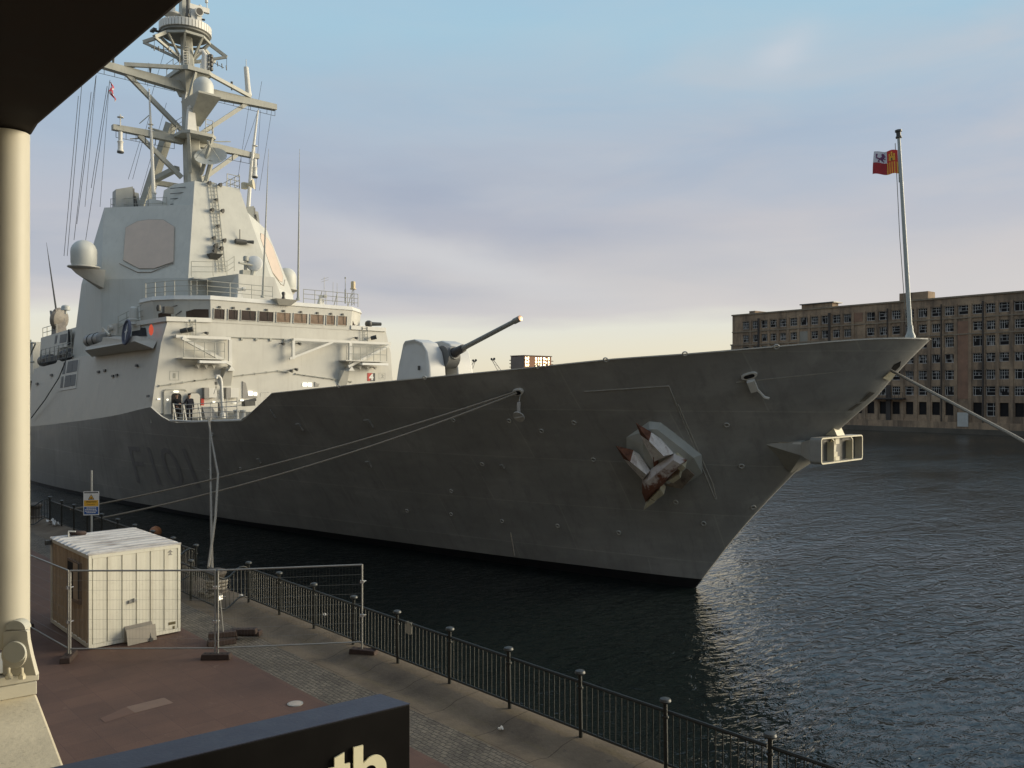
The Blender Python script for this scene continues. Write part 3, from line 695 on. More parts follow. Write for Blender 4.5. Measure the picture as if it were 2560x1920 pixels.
def build_hull():
    ys = [10.62]; y = 10.62; st = .12
    while y < 150: y += st; st = min(st * 1.16, 1.6); ys.append(y)
    ys = sorted(set([round(v, 3) for v in ys if v < 150 and not (37.6 < v < 54)] + [38.0, 39, 40, 41.2, 42.2, 44, 46, 48, 50.2, 50.7, 51.2, 51.7, 52.2, 52.8, 53.5, 150.0]))
    vs_ = [-.09, 0.0] + [.042] + [i / 15 for i in range(1, 16)]
    nv = len(vs_); P = []
    for yn in ys:
        for v in vs_:
            zt = top_edge(yn); z = v * zt; zst = min(z, sheer(10.62))
            # rows start on the raked stem and meet the station at the rail
            q = stem_y(z) if z < 9.7 else 10.62
            k_ = (yn - 10.62) / (150 - 10.62); a = (1 - k_) ** 3; yy = yn + (q - 10.62) * a
            if v >= .999: yy = yn
            P.append((yy, z))
    g = G(); n = len(ys)
    for sgn in (-1, 1):
        vs = [(CL + sgn * HB(yy, z), yy, z) for yy, z in P]; base = len(g.v); g.v += [V(p) for p in vs]
        for i in range(n - 1):
            for j in range(nv - 1):
                a = base + i * nv + j; f = [a, a + nv, a + nv + 1, a + 1]
                g.f.append(f if sgn < 0 else f[::-1]); g.m.append(1 if j < 2 else 0); g.sm.append(True)
    # stem bar and transom
    for j in range(nv - 1): g.f.append([j, j + 1, n * nv + j + 1, n * nv + j]); g.m.append(1 if j < 2 else 0); g.sm.append(False)
    e = (n - 1) * nv
    for j in range(nv - 1): g.f.append([e + j, n * nv + e + j, n * nv + e + j + 1, e + j + 1]); g.m.append(1 if j < 2 else 0); g.sm.append(False)
    hull = g.build('hull', [HULL, BOOT], SHIP_ROOT, recalc=True)
    # inside of the bulwark and its rail cap
    g = G()
    yl = [v for v in ys if v <= 53.5]
    for sgn in (-1, 1):
        for a, b in zip(yl, yl[1:]):
            pa, pb = top_edge(a), top_edge(b); ia, ib = max(.02, HB(a, pa) - .09), max(.02, HB(b, pb) - .09)
            dk_a, dk_b = min(pa - .05, sheer(a) - 1.3), min(pb - .05, sheer(b) - 1.3)
            if a > 13.2: g.quad((CL + sgn * ia, a + .05, pa), (CL + sgn * ib, b + .05, pb), (CL + sgn * max(.01, HB(b, dk_b) - .09), b + .05, dk_b), (CL + sgn * max(.01, HB(a, dk_a) - .09), a + .05, dk_a))
            g.quad((CL + sgn * ia, a + .05, pa + .012), (CL + sgn * (HB(a, pa) + .015), a, pa + .012), (CL + sgn * (HB(b, pb) + .015), b, pb + .012), (CL + sgn * ib, b + .05, pb + .012))
            g.quad((CL + sgn * (HB(a, pa) + .015), a, pa + .012), (CL + sgn * (HB(b, pb) + .015), b, pb + .012), (CL + sgn * (HB(b, pb) + .012), b, pb - .03), (CL + sgn * (HB(a, pa) + .012), a, pa - .03))
    g.build('bulwark_inside', SHIP, hull, recalc=False)
    g = G()
    yl = [v for v in ys if v > 13.2]
    def dz(y): return sheer(y) - 1.25 if y < 50 else 6.05 if y < 54 else sheer(y) - .02
    for a, b in zip(yl, yl[1:]):
        g.quad((CL - max(.02, HB(a, dz(a)) - .1), a, dz(a)), (CL + max(.02, HB(a, dz(a)) - .1), a, dz(a)), (CL + max(.02, HB(b, dz(b)) - .1), b, dz(b)), (CL - max(.02, HB(b, dz(b)) - .1), b, dz(b)))
    g.build('deck', pmat('deck_grey', (0.10, 0.105, 0.10), 0.8, 0.15, 1.5), SHIP_ROOT)
    # hull number
    def fn(a, b):
        y = lerp(58.9, 50.4, a); z = lerp(lerp(1.75, 2.0, a), lerp(4.3, 4.55, a), b); return hull_pt(y, z, .022)
    g = G(); g.text('F101', (0, 0, 0), (1, 0, 0), (0, 0, 1), 1, 0, .0, fit=(1, 1), fn=fn); g.build('hull_number', NUMP, hull, recalc=False)
    # small fittings welded to the side
    ring_px = [(732, 833), (918, 815), (1161, 791), (1309, 776), (1480, 763), (1677, 748), (1240, 912), (1100, 908), (980, 907), (1170, 930), (1570, 917), (1602, 1006), (1627, 1095),
               (1337, 1150), (1205, 1135), (975, 1060), (880, 1103), (975, 1110), (1085, 1125), (1460, 1084), (1520, 1130), (1282, 992), (460, 938), (520, 1012), (1042, 1002)]
    g0 = G(); g0.torus((0, 0, 0), (-1, 0, 0), .085, .026, 12, 6); me = g0.mesh('pad_eye', [pmat('pad_eye_grey', (0.46, 0.46, 0.43), 0.5, 0.1, 3)], V((0, 0, 0)))
    rg = random.Random(5)
    for x, y in ring_px:
        p = hull_hit(*s22(x, y)); nn = hull_n(p.y, p.z); o = bpy.data.objects.new('pad_eye', me); COL.objects.link(o); o.parent = hull
        w = p + nn * .03; o.location = w - WORLD_O[hull]; WORLD_O[o] = w; o.rotation_euler = nn.to_track_quat('-X', 'Z').to_euler()
    for x, y, w_, h_ in ((648, 922, .3, .42), (797, 914, .34, .45), (797, 1002, .26, .34), (590, 893, .12, .5), (372, 1160, .2, .3), (560, 995, .22, .3), (1085, 1007, .16, .2), (455, 1018, .2, .3)):
        p = hull_hit(*s22(x, y)); nn = hull_n(p.y, p.z); ey = V((0, 1, 0)); ey = (ey - nn * ey.dot(nn)).normalized(); ez = nn.cross(ey)
        if ez.z < 0: ez = -ez
        G().obox(p + nn * .03, ey * w_ / 2, ez * h_ / 2, nn * .05).build('hull_plate', pmat('hull_fitting_grey', (0.30, 0.30, 0.28), 0.5, 0.2, 3), hull)
    # doubler outline around the anchor
    def seam(pts, name='weld_strip'):
        g = G(); P_ = []
        for (x0, y0), (x1, y1) in zip(pts, pts[1:]):
            for i in range(9): p = hull_hit(*s22(lerp(x0, x1, i / 8), lerp(y0, y1, i / 8))); P_.append(p + hull_n(p.y, p.z) * .004)
        g.tube(P_, .022, 4); g.build(name, pmat('weld_grey', (0.42, 0.41, 0.37), 0.5, 0.2, 3), hull)
    seam([(1262, 846), (1445, 834), (1545, 1078)]); seam([(1465, 873), (1540, 1045), (1548, 1078)]); seam([(1590, 826), (1865, 797)])
    # fairlead with its roller and hanging guard; second one forward
    def fairlead(px, py, w_, h_, hang):
        p = hull_hit(px, py); nn = hull_n(p.y, p.z); ey = V((0, -1, 0)); ey = (ey - nn * ey.dot(nn)).normalized(); ez = ey.cross(nn); ez = ez if ez.z > 0 else -ez
        g = G(); pr = []
        for i in range(20):
            t = 2 * math.pi * i / 20; pr.append(p + ey * w_ * math.copysign(abs(math.cos(t)) ** .6, math.cos(t)) + ez * h_ * math.sin(t))
        g.prism([q - nn * .05 for q in pr], nn * .16); f = g.build('fairlead', SHIPW, SHIP_ROOT)
        g = G(); g.prism([p + (q - p) * .68 + nn * .112 for q in pr], nn * .006); g.build('throat', BLACK, f)
        if hang:
            # rat guard hanging from a short lanyard
            up = V((0, 0, 1)); c = p + nn * .22 - up * .87 + ey * .12
            g = G(); g.tube([p + nn * .14 + ey * .12 - ez * .08, c + up * .52], .016, 5); g.obox(c + up * .35, ey * .075, up * .2, nn * .03)
            g.lathe([(.24, -.025), (.24, .025)], c, nn, 24); g.obox(c + nn * .03, ey * .2, up * .02, nn * .006); g.build('rat_guard', pmat('guard_grey', (0.42, 0.41, 0.38), 0.6, 0.15, 5), f)
        else:
            g = G(); g.obox(p + nn * .18 - ez * .35, ey * .13, ez * .22, nn * .09); g.tube([p + nn * .2 - ez * .55 + ey * .1, p + nn * .22 - ez * .9 + ey * .22, p + nn * .22 - ez * 1.0 + ey * .36], .05, 6); g.build('cleat', SHIPW, f)
        return f
    fairlead(1296, 978, .24, .14, True)
    fairlead(1873, 937, .28, .11, False)
    # bow hawse slot with rust weeping under it
    p = hull_hit(2221, 917); nn = hull_n(p.y, p.z)
    g = G()
    for pts, mt, off in (([(1922, 799), (1930, 787), (1946, 779), (1944, 790), (1936, 803), (1926, 808)], 0, .02), ([(1905, 815), (1922, 800), (1933, 808), (1922, 822)], 1, .05)):
        P_ = [hull_hit(*s22(x, y)) for x, y in pts]; g.add([q + hull_n(q.y, q.z) * off for q in P_], [tuple(range(len(P_)))], mt)
    g.build('hawse_slot', [BLACK, CREAMP], hull)
    g = G()
    for pts in ([(1878, 846), (1890, 848), (1868, 866), (1856, 868)], [(1850, 872), (1862, 870), (1840, 886), (1830, 886)]):
        P_ = [hull_hit(*s22(x, y)) for x, y in pts]; g.add([q + hull_n(q.y, q.z) * .015 for q in P_], [tuple(range(len(P_)))], 0)
    g.build('scuff_mark', pmat('salt_scuff', (0.15, 0.14, 0.12), 0.7, 0.5, 2.5), hull)
    # discharge with a thin white run
    g = G(); p = hull_hit(*s22(1103, 1150)); q = hull_hit(*s22(1112, 1200)); g.tube([p + hull_n(p.y, p.z) * .01, q + hull_n(q.y, q.z) * .01], .03, 5)
    g.build('discharge_run', pmat('salt_run', (0.55, 0.50, 0.42), 0.7, 0.3, 4), hull)
    return hull
HULLOB = build_hull()

def build_bow():
    # stem anchor bolster: wedge fairing with an open box mouth, divided by plates
    yf, yb = 13.55, 13.85
    a, b, c, d = [at_y(x * K2, y * K2, yf) for x, y in ((1771, 945), (1863, 940), (1861, 994), (1773, 1003))]
    hw = (b.x - a.x + c.x - d.x) / 4; zc1, zc0 = (a.z + b.z) / 2, (c.z + d.z) / 2
    side = hull_hit(1645 * K2, 958 * K2)
    x0, x1 = CL - hw, CL + hw
    ring = lambda y, kx, z0_, z1_: [V((CL + s_ * hw * kx, y, z)) for s_ in (-1, 1) for z in (z0_, z1_)]
    neck = ring(yb + .75, .62, zc0 + .22, zc1 - .22)
    pts = list(neck) + [V((CL, 15.45, 5.0)), V((CL, 14.6, zc1 + .1))]
    for s in (-1, 1): pts += [V((CL + s * (CL - side.x - .05), side.y, side.z)), V((CL + s * (CL - side.x - .25), side.y + .3, side.z - .18)), V((CL + s * .3, 15.4, 5.05))]
    g = G(); g.hull(ring(yb - .02, .97, zc0 + .03, zc1 - .03) + neck); fun = g
    g = G(); g.hull(pts); bol = g.build('anchor_bolster', pmat('bolster_grey_paint', (0.38, 0.375, 0.34), 0.5, 0.08, 2, streak=0.3, streak_col=(0.15, 0.11, 0.07)), SHIP_ROOT)
    fun.build('pocket_funnel', pmat('funnel_grey_paint', (0.50, 0.495, 0.45), 0.5, 0.08, 2, streak=0.3, streak_col=(0.25, 0.2, 0.14)), bol)
    # pale upper edge plate running back along the hull
    g = G()
    g.add([neck[1] + V((-.01, 0, .012)), neck[1] + V((-.012, 0, -.08)), V((side.x - .02, side.y + .3, side.z + .03)), V((side.x - .02, side.y, side.z + .05))], [(0, 1, 2, 3)])
    g.build('edge_plate', SHIPW, bol)
    G().hull([V((CL + a * .3, yy_, zc1 + z)) for a in (-1, 1) for yy_, z in ((yf + .06, .02), (yf + .2, .3), (14.9, .3), (14.9, .02))]).build('top_plate', CREAMP, bol)
    th = .05; g = G()
    r = .13; ring = []
    for cx_, cz_, t0 in ((x1 - r, zc1 - r, 0), (x0 + r, zc1 - r, 90), (x0 + r, zc0 + r, 180), (x1 - r, zc0 + r, 270)):
        for i in range(5):
            t = R(t0 + i * 22.5); ring.append((cx_, cz_, math.cos(t), math.sin(t)))
    o = [V((p[0] + p[2] * r, yf, p[1] + p[3] * r)) for p in ring]; i_ = [V((p[0] + p[2] * (r - th), yf, p[1] + p[3] * (r - th))) for p in ring]
    n = len(o); back = V((0, yb - yf + .12, 0))
    vs = o + i_ + [p + back for p in o] + [p + back for p in i_]
    fs = []
    for k in range(n):
        q = (k + 1) % n; fs += [(k, q, n + q, n + k), (k, 2 * n + k, 2 * n + q, q), (n + k, n + q, 3 * n + q, 3 * n + k)]
    g.add(vs, fs, 0)
    for i_f in range(len(fs)): g.m[i_f] = 0 if i_f % 3 == 0 else 1
    box = g.build('anchor_pocket', [CREAMP, pmat('pocket_grey_paint', (0.32, 0.315, 0.29), 0.5, 0.1, 3)], SHIP_ROOT)
    w = x1 - x0; h = zc1 - zc0
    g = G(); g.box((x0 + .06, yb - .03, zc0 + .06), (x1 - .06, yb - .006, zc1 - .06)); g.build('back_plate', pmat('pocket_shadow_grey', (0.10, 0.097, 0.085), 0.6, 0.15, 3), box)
    g = G()
    for f in (.31, .76):
        g = G(); g.box((x0 + w * f - .02, yf + .02, zc0 + .06), (x0 + w * f + .02, yb - .03, zc1 - .18))
        g.beam((x0 + w * f, yf + .03, zc1 - .16), (x0 + w * f - .16, yf + .03, zc1 - .05), .04, .04, 0, (0, 1, 0)); g.build('divider', CREAMP, box)
    g = G()
    cx = x0 + w * .44
    g.box((cx - .16, yf + .1, zc1 - .27), (cx + .14, yf + .27, zc1 - .07)); g.box((cx - .05, yf + .2, zc0 + .25), (cx + .05, yf + .27, zc1 - .27))
    g.box((cx - .17, yf + .1, zc0 + .06), (cx + .15, yf + .27, zc0 + .2)); g.box((cx - .12, yf + .15, zc0 + .2), (cx + .1, yf + .27, zc0 + .36)); g.obox((cx - .07, yf + .25, zc0 + .5), (.06, 0, -.03), (0, .1, 0), (.03, 0, .14))
    g.build('anchor_head', CREAMP, box)
    # jackstaff with its all-round lamp
    b_ = at_x(2276, 836, CL); t_ = at_x(2247, 345, CL)
    g = G(); g.tube([b_, lerp(b_, t_, .5), t_], [.075, .066, .05], 10)
    g.lathe([(.16, -.25), (.16, -.05), (.10, .08), (.08, .3)], b_, (0, 0, 1), 12)
    js = g.build('jackstaff', pmat('jackstaff_paint', (0.36, 0.39, 0.37), 0.5, 0.1, 3), SHIP_ROOT)
    g = G(); ax = (t_ - b_).normalized(); g.lathe([(.10, 0), (.10, .05), (.075, .06), (.075, .2), (.11, .21), (.11, .27), (.02, .29)], t_, ax, 12); g.build('lamp', DARKM, js)
    g = G(); g.tube([t_ + V((0, .12, -.15)), lerp(b_, t_, .5) + V((0, .16, 0)), lerp(b_, t_, .05) + V((0, .12, 0))], .012, 4); g.build('halyard', ROPE, js)
    return b_, t_
JS_B, JS_T = build_bow()

def build_anchor():
    Q = lambda x, y: (1520 + x / 6.912, 1030 + y / 6.912)
    c = hull_hit(*Q(900, 800)); n = hull_n(c.y, c.z)
    pl = lambda x, y, o: at_plane(*Q(x, y), c + n * o, n)
    B = [(705, 145), (915, 170), (1620, 740), (1640, 1080), (1290, 1310), (1000, 1260), (430, 930), (318, 640), (318, 440)]
    T = [(715, 300), (850, 300), (1480, 790), (1330, 905), (1010, 1230), (640, 860), (600, 560)]
    g = G(); g.hull([pl(x, y, .02) for x, y in B] + [pl(x, y, -.6) for x, y in B] + [pl(x, y, .42) for x, y in T])
    pad = g.build('hawse_bolster', pmat('anchor_bolster_paint', (0.46, 0.48, 0.45), 0.5, 0.06, 2, streak=0.12, streak_col=(0.25, 0.2, 0.14)), SHIP_ROOT)
    g = G(); g.prism([pl(x, y, .30) for x, y in [(1000, 1150), (1330, 930), (1500, 1075), (1280, 1310), (1000, 1260)]], n * .06)
    g.build('rust_stain', pmat('rust_streaked_plate', (0.24, 0.20, 0.16), 0.7, 0.3, 3, streak=0.9, streak_col=(0.06, 0.028, 0.018)), pad)
    a = thing('ship_anchor', pl(900, 900, .6), 'rusty stockless anchor with two pointed flukes held up against the grey bow', 'anchor')
    RP = bpy.data.materials.new('anchor_paint_over_rust'); RP.use_nodes = True; k = N(RP.node_tree)
    out = k.n('ShaderNodeOutputMaterial'); b = k.n('ShaderNodeBsdfPrincipled'); k.link(b.outputs[0], out.inputs[0])
    tc = k.n('ShaderNodeTexCoord').outputs['Object']; nz = k.noise(tc, 2.6, 6, 0.7)
    D_ = (pl(1000, 1200, 0) - pl(800, 1000, 0)).normalized(); pr = k.n('ShaderNodeVectorMath', operation='DOT_PRODUCT', inp={0: tc, 1: tuple(D_)}).outputs['Value']
    nz = k.math('ADD', nz, k.math('MULTIPLY_ADD', pr, 0.55)); nz.node.inputs[1].links[0].from_node.inputs[2].default_value = 0.40
    cc = k.mix(k.ramp(nz, [(0.26, 0.0), (0.44, 1.0)]), (0.66, 0.61, 0.58), (0.19, 0.075, 0.042)); k.link(cc, b.inputs['Base Color']); b.inputs['Roughness'].default_value = 0.75
    RP2 = pmat('fluke_grey_paint', (0.80, 0.77, 0.74), 0.6, 0.12, 3, streak=0.75, streak_col=(0.17, 0.07, 0.04), speck=0.7, speck_col=(0.14, 0.055, 0.03))
    def fluke(tip, mid_l, mid_r, root_l, root_r, lo, hi, tl, tr, ridge):
        t = pl(*tip, .62); ml, mr = pl(*mid_l, lo), pl(*mid_r, lo); rl, rr = pl(*root_l, lo), pl(*root_r, lo); rg_ = pl(*ridge, hi)
        ta, tb = pl(*tl, lerp(.62, lo, .5)), pl(*tr, lerp(.62, lo, .5)); tm = lerp(pl(*tip, .66), rg_, .5) + n * .10
        g = G(); body = [ta, tb, tm, ml, mr, rl, rr, rg_, pl(*root_l, lo - .35), pl(*root_r, lo - .35), ml - n * .2, mr - n * .2, ta - n * .1, tb - n * .1]
        g.hull(body); f = g.build('fluke', RP2, a)
        g = G(); g.hull([t, ta, tb, tm + n * .01, ta - n * .12, tb - n * .12]); g.build('fluke_tip', RUST, f)
    fluke((480, 185), (590, 480), (900, 520), (790, 860), (1140, 720), .62, 1.0, (560, 400), (740, 380), (960, 760))
    fluke((130, 580), (370, 930), (520, 780), (600, 1180), (730, 1010), .62, 1.0, (270, 810), (430, 690), (660, 1080))
    g = G(); g.hull([pl(x, y, .55) for x, y in [(590, 1180), (720, 1005), (900, 870), (1140, 715), (1370, 830), (1280, 925), (650, 1560), (590, 1400)]] + [pl(x, y, 1.0) for x, y in [(690, 1190), (1130, 830), (1250, 900), (700, 1400)]] + [pl(x, y, .15) for x, y in [(720, 1010), (1140, 720), (1300, 880), (760, 1420)]])
    g.build('crown', RP, a)
    g = G(); g.hull([pl(x, y, o) for x, y, o in [(760, 700, .5), (860, 880, .5), (790, 960, .5), (780, 780, .75), (1000, 780, -.2), (900, 1000, -.2)]]); g.build('shank', RP, a)
    g = G()
    for P_ in ([(780, 1360), (930, 1200), (1000, 1290), (860, 1400)], [(1065, 1060), (1260, 950), (1285, 1005), (1160, 1095)], [(650, 1562), (765, 1375), (850, 1420)], [(1140, 700), (1210, 680), (1370, 830), (1300, 900), (1180, 800)]):
        g.prism([pl(x, y, .35) for x, y in P_], n * .45)
    g.build('crown_plate', CREAMP, a)
build_anchor()

# ------------------------------------------------------------------ superstructure
FY = 54.0                       # plane of the bridge front
def fz(x, y): return (360 + x / 3.16, 640 + y / 3.16)      # detail photo of the bridge front
def zt(x, y): return (60 + x / 2.514, 420 + y / 2.514)     # detail photo of the tower
def zs_(x, y): return (60 + x / 6.144, 760 + y / 6.144)    # detail photo of the ship side
def zm(x, y): return (200 + x / 3.191, y / 3.191)          # detail photo of the mast
def rail(g, pts, h=1.0, n=3, r=.022, up=V((0, 0, 1))):
    for p in pts: g.tube([p, p + up * h], r * 1.25, 5)
    for k in range(n):
        z = h * (k + 1) / n - .02; g.tube([p + up * z for p in pts], r, 4)
    return g
def seg(a, b, step):
    a, b = V(a), V(b); n = max(1, round((b - a).length / step)); return [lerp(a, b, i / n) for i in range(n + 1)]
def mirror(p): return V((2 * CL - p.x, p.y, p.z))
def zp(y): return sheer(y)
def build_front_block():
    # section of the deckhouse front: leaning sides, knuckle near the top
    L = lambda z: table([(6.0, 19.55), (7.0, 19.62), (11.0, 20.2), (11.5, 20.05), (12.6, 20.65)], z)
    X0 = lambda z: L(z); X1 = lambda z: 2 * CL - L(z) + (.25 if z > 9 else 0)
    z_ = [6.0, 7.0, 11.0, 12.6]
    ob = {}
    g = G()
    # forward face, side to side, with the door opening left out by the darker recess parts
    for a, b in zip(z_, z_[1:]): g.quad((X0(a), FY, a), (X1(a), FY, a), (X1(b), FY, b), (X0(b), FY, b))
    # port side
    pb = lambda y: zp(y) - .05
    g.quad((X1(7), FY, 6.0), (38.25, 84, pb(84)), (37.5, 84, 10.4), (X1(12.6), FY, 12.6))
    # starboard side of the bridge block
    sx = lambda y, z: lerp(CL - 9.46, 20.62, (z - zp(y)) / (12.6 - zp(y)))        # starboard side plane, leaning in
    S = lambda y, z: V((sx(y, z), y, z))
    g.poly([S(53.5, zp(53.5)), V((L(7), FY, 7.0)), V((L(12.6), FY, 12.6)), S(59.6, 12.6), S(59.6, zp(59.6))])
    yy = [59.6, 63, 67, 70.5, 74, 78, 82, 84]
    topz = lambda y: 10.72 if y < 70 else lerp(10.72, 9.95, (y - 70) / 14)
    for a, b in zip(yy, yy[1:]): g.quad(S(a, zp(a) - .02), S(b, zp(b) - .02), S(b, topz(b)), S(a, topz(a)))
    g.quad(S(84, zp(84)), S(84, topz(84)), (37.5, 84, topz(84)), (38.3, 84, zp(84)))
    # decks
    g.poly([(L(12.6), FY, 12.6), (X1(12.6), FY, 12.6), (X1(12.6), 62, 12.6), S(59.6, 12.6)])
    g.quad(S(59.6, 10.72), S(72, topz(72)), (37.3, 72, topz(72)), (37.3, 59.6, 10.72)); g.quad(S(72, topz(72)), S(84, topz(84)), (37.5, 84, topz(84)), (37.3, 72, topz(72)))
    g.quad(S(59.6, 10.72), S(59.6, 12.6), (X1(12.6), 59.6, 12.6), (37.3, 59.6, 10.72))
    sup = g.build('superstructure', SHIP, SHIP_ROOT, recalc=False)
    part = lambda nm, g, m=SHIP, **k: g.build(nm, m, sup, **k)
    # narrow side panel strip continuing down over the hull edge at the corner is part of the side
    # parapet ledges either side of the wheelhouse
    g = G()
    g.prism([V((20.50, FY - .12, 12.47)), V((23.45, FY - .12, 12.55)), V((23.45, FY - .12, 12.83)), V((20.50, FY - .12, 12.76))], (0, .3, 0))
    g.prism([V((20.50, FY + .181, 12.47)), V((20.50, FY + .181, 12.76)), V((20.42, 59.6, 12.76)), V((20.42, 59.6, 12.47))], (.3, 0, 0)); part('parapet_ledge', g, SHIPW)
    g = G()
    g.prism([V((34.2, FY - .12, 12.62)), V((37.35, FY - .12, 12.6)), V((37.35, FY - .12, 12.9)), V((34.2, FY - .12, 12.92))], (0, .3, 0))
    g.prism([V((37.36, FY + .181, 12.6)), V((37.36, FY + .181, 12.9)), V((37.75, 56.5, 12.9)), V((37.75, 56.5, 12.6))], (-.3, 0, 0)); part('parapet_ledge', g, SHIPW)
    # wheelhouse
    plan = [(20.9, 59.5), (20.9, 57.2), (21.7, 55.6), (23.44, FY - .03), (34.2, FY - .03), (36.0, 55.6), (36.9, 57.2), (36.9, 59.5)]
    def ring(z, out=0.0): return [V((CL + (x - CL) * (1 + out / 8), y - (out if y < 59 else 0), z)) for x, y in plan]
    g = G(); lo, hi = ring(12.56), ring(14.03, .10)
    for i in range(len(plan) - 1): g.quad(lo[i], lo[i + 1], hi[i + 1], hi[i])
    g.quad(lo[-1], lo[0], hi[0], hi[-1]); wh = g.build('wheelhouse', SHIP, SHIP_ROOT)
    g = G(); a, b, c = ring(14.03, .14), ring(14.06, .17), ring(14.33, .06)
    for q, r_ in ((a, b), (b, c)):
        for i in range(len(plan)): g.quad(q[i], q[(i + 1) % len(plan)], r_[(i + 1) % len(plan)], r_[i])
    g.poly(c); g.poly(a[::-1]); g.build('wheelhouse_roof', SHIPW, wh)
    # nine front windows plus the two on the starboard quarter and one on the port
    fr = [(550, 632, 430, 505), (663, 737, 434, 510), (765, 880, 440, 517), (905, 1018, 446, 523), (1044, 1153, 454, 530), (1180, 1285, 461, 537), (1311, 1415, 468, 543), (1438, 1503, 474, 547), (1527, 1597, 480, 551)]
    for i, (x0, x1, y0, y1) in enumerate(fr):
        g = G(); Yp = FY - .03
        f0, f1 = fz(x0, y0), fz(x1, y1)
        P_ = [at_y(f0[0], f1[1], Yp), at_y(f1[0], f1[1], Yp), at_y(f1[0], f0[1], Yp), at_y(f0[0], f0[1], Yp)]
        zb, zh = 12.80 + .01 * i, 13.46 + .012 * i
        xa, xb = P_[0].x, P_[1].x
        wy = lambda z: Yp - .10 * (z - 12.56) / 1.47
        q = lambda x, z, o: V((x, wy(z) - o, z))
        g.quad(q(xa, zb, .012), q(xb, zb, .012), q(xb, zh, .012), q(xa, zh, .012), 0)
        fw = .035
        for (u0, u1, v0, v1) in ((xa - fw, xa, zb - fw, zh + fw), (xb, xb + fw, zb - fw, zh + fw), (xa, xb, zb - fw, zb), (xa, xb, zh, zh + fw)):
            g.prism([q(u0, v0, .004), q(u1, v0, .004), q(u1, v1, .004), q(u0, v1, .004)], (0, -.05, 0), 1)
        m_ = (xa + xb) / 2; g.box((m_ - .06, wy(zh) - .1, zh + .06), (m_ + .08, wy(zh) - .02, zh + .2), 2)
        g.beam(q(m_ + .1, zh + .08, .05), q(m_ + .16, zb + .12, .04), .02, .02, 2)
        g.build('window', [GLASS if i < 4 else GLASSW, SHIP, DARKM], wh)
    def face_win(p, q, a, b, z0, z1, nm='window'):
        p, q = V(p), V(q); d = q - p; nn = V((d.y, -d.x, 0)).normalized(); nn = nn if nn.y < 0 or nn.x < 0 else -nn
        w = lambda t, z: p + d * t + V((0, 0, z)) + nn * (.012 + .10 * (z - 12.56) / 1.47)
        G().quad(w(a, z0), w(b, z0), w(b, z1), w(a, z1)).build(nm, GLASS, wh)
    face_win((21.7, 55.6, 0), (23.44, FY - .03, 0), .32, .95, 12.86, 13.42); face_win((20.9, 57.2, 0), (21.7, 55.6, 0), .25, .85, 12.88, 13.40)
    face_win((34.2, FY - .03, 0), (36.0, 55.6, 0), .15, .5, 12.86, 13.5); face_win((34.2, FY - .03, 0), (36.0, 55.6, 0), .62, .9, 12.86, 13.5)
    # little platform on the roof edge with a lantern
    c = at_y(*fz(1115, 350), FY - .4)
    g = G(); g.hull([V((c.x + sx_ * w_, FY + dy, z)) for sx_ in (-1, 1) for w_, dy, z in ((.85, -.75, 14.42), (.85, .2, 14.42), (.45, -.35, 14.02), (.45, 0, 14.02))])
    g.build('lantern_platform', SHIP, wh)
    g = G(); g.lathe([(.13, 0), (.13, .12), (.1, .14), (.1, .34), (.14, .36), (.12, .5), (.02, .55)], (c.x - .1, FY - .35, 14.42), n=10); g.build('lantern', DARKM, wh)
    # roof guard rails
    g = G(); rail(g, seg((23.3, 54.2, 14.33), (28.0, 54.2, 14.33), 1.5) , 1.0, 3); g.build('guard_rail', MASTM, wh)
    g = G(); rail(g, seg((20.9, 58.6, 14.33), (21.8, 55.9, 14.33), 1.0) + seg((21.8, 55.9, 14.33), (23.3, 54.2, 14.33), 1.1)[1:], 1.05, 3); g.build('guard_rail', MASTM, wh)
    g = G(); rail(g, seg((30.4, 54.2, 14.36), (35.0, 54.2, 14.36), .95), 1.0, 3)
    for x in (31.9, 33.2, 34.4): g.beam((x, 54.2, 15.3), (x - .25, 54.25, 14.36), .05, .05)
    g.build('guard_rail', MASTM, wh)
    g = G(); rail(g, seg((19.9, 61, 12.0), (20.9, 58.9, 12.8), .9), 1.2, 3); g.build('guard_rail', MASTM, sup)
    # roof fittings: two searchlights, aerials, the domed lamp on a lattice post
    for x in (25.75, 32.1):
        g = G(); g.hull([V((x + a, 54.7 + b, z)) for a, b, z in ((-.22, -.2, 14.33), (.22, -.2, 14.33), (.22, .2, 14.33), (-.22, .2, 14.33), (-.14, -.12, 14.85), (.14, -.12, 14.85), (.14, .12, 14.85), (-.14, .12, 14.85))])
        g.tube([(x - .15, 54.7, 14.98), (x + .32, 54.6, 15.02)], .1, 8); g.lathe([(.13, -.1), (.13, .1)], (x + .3, 54.6, 15.02), (1, 0, 0), 10); g.build('wind_sight', SHIPW, wh)
    b_ = at_y(*fz(1650, 390), 54.3); t_ = at_y(*fz(1652, 262), 54.3)
    g = G()
    for dx, dy in ((-.13, 0), (.13, 0), (0, .2)): g.tube([b_ + V((dx, dy, 0)), t_ + V((dx * .5, dy * .5, 0))], .025, 4)
    for i in range(5): z = lerp(b_.z, t_.z, i / 5); g.tube([(b_.x - .12, 54.3, z), (b_.x + .12, 54.3, z + .22)], .018, 4)
    m_ = g.build('lattice_post', MASTM, wh)
    g = G(); g.lathe([(.24, -.02), (.24, .04), (.17, .05), (.17, .52), (.15, .58), (.02, .6)], t_, n=14); g.build('gps_dome', pmat('dome_cream', (0.62, 0.50, 0.30), 0.5, 0.05, 4), m_)
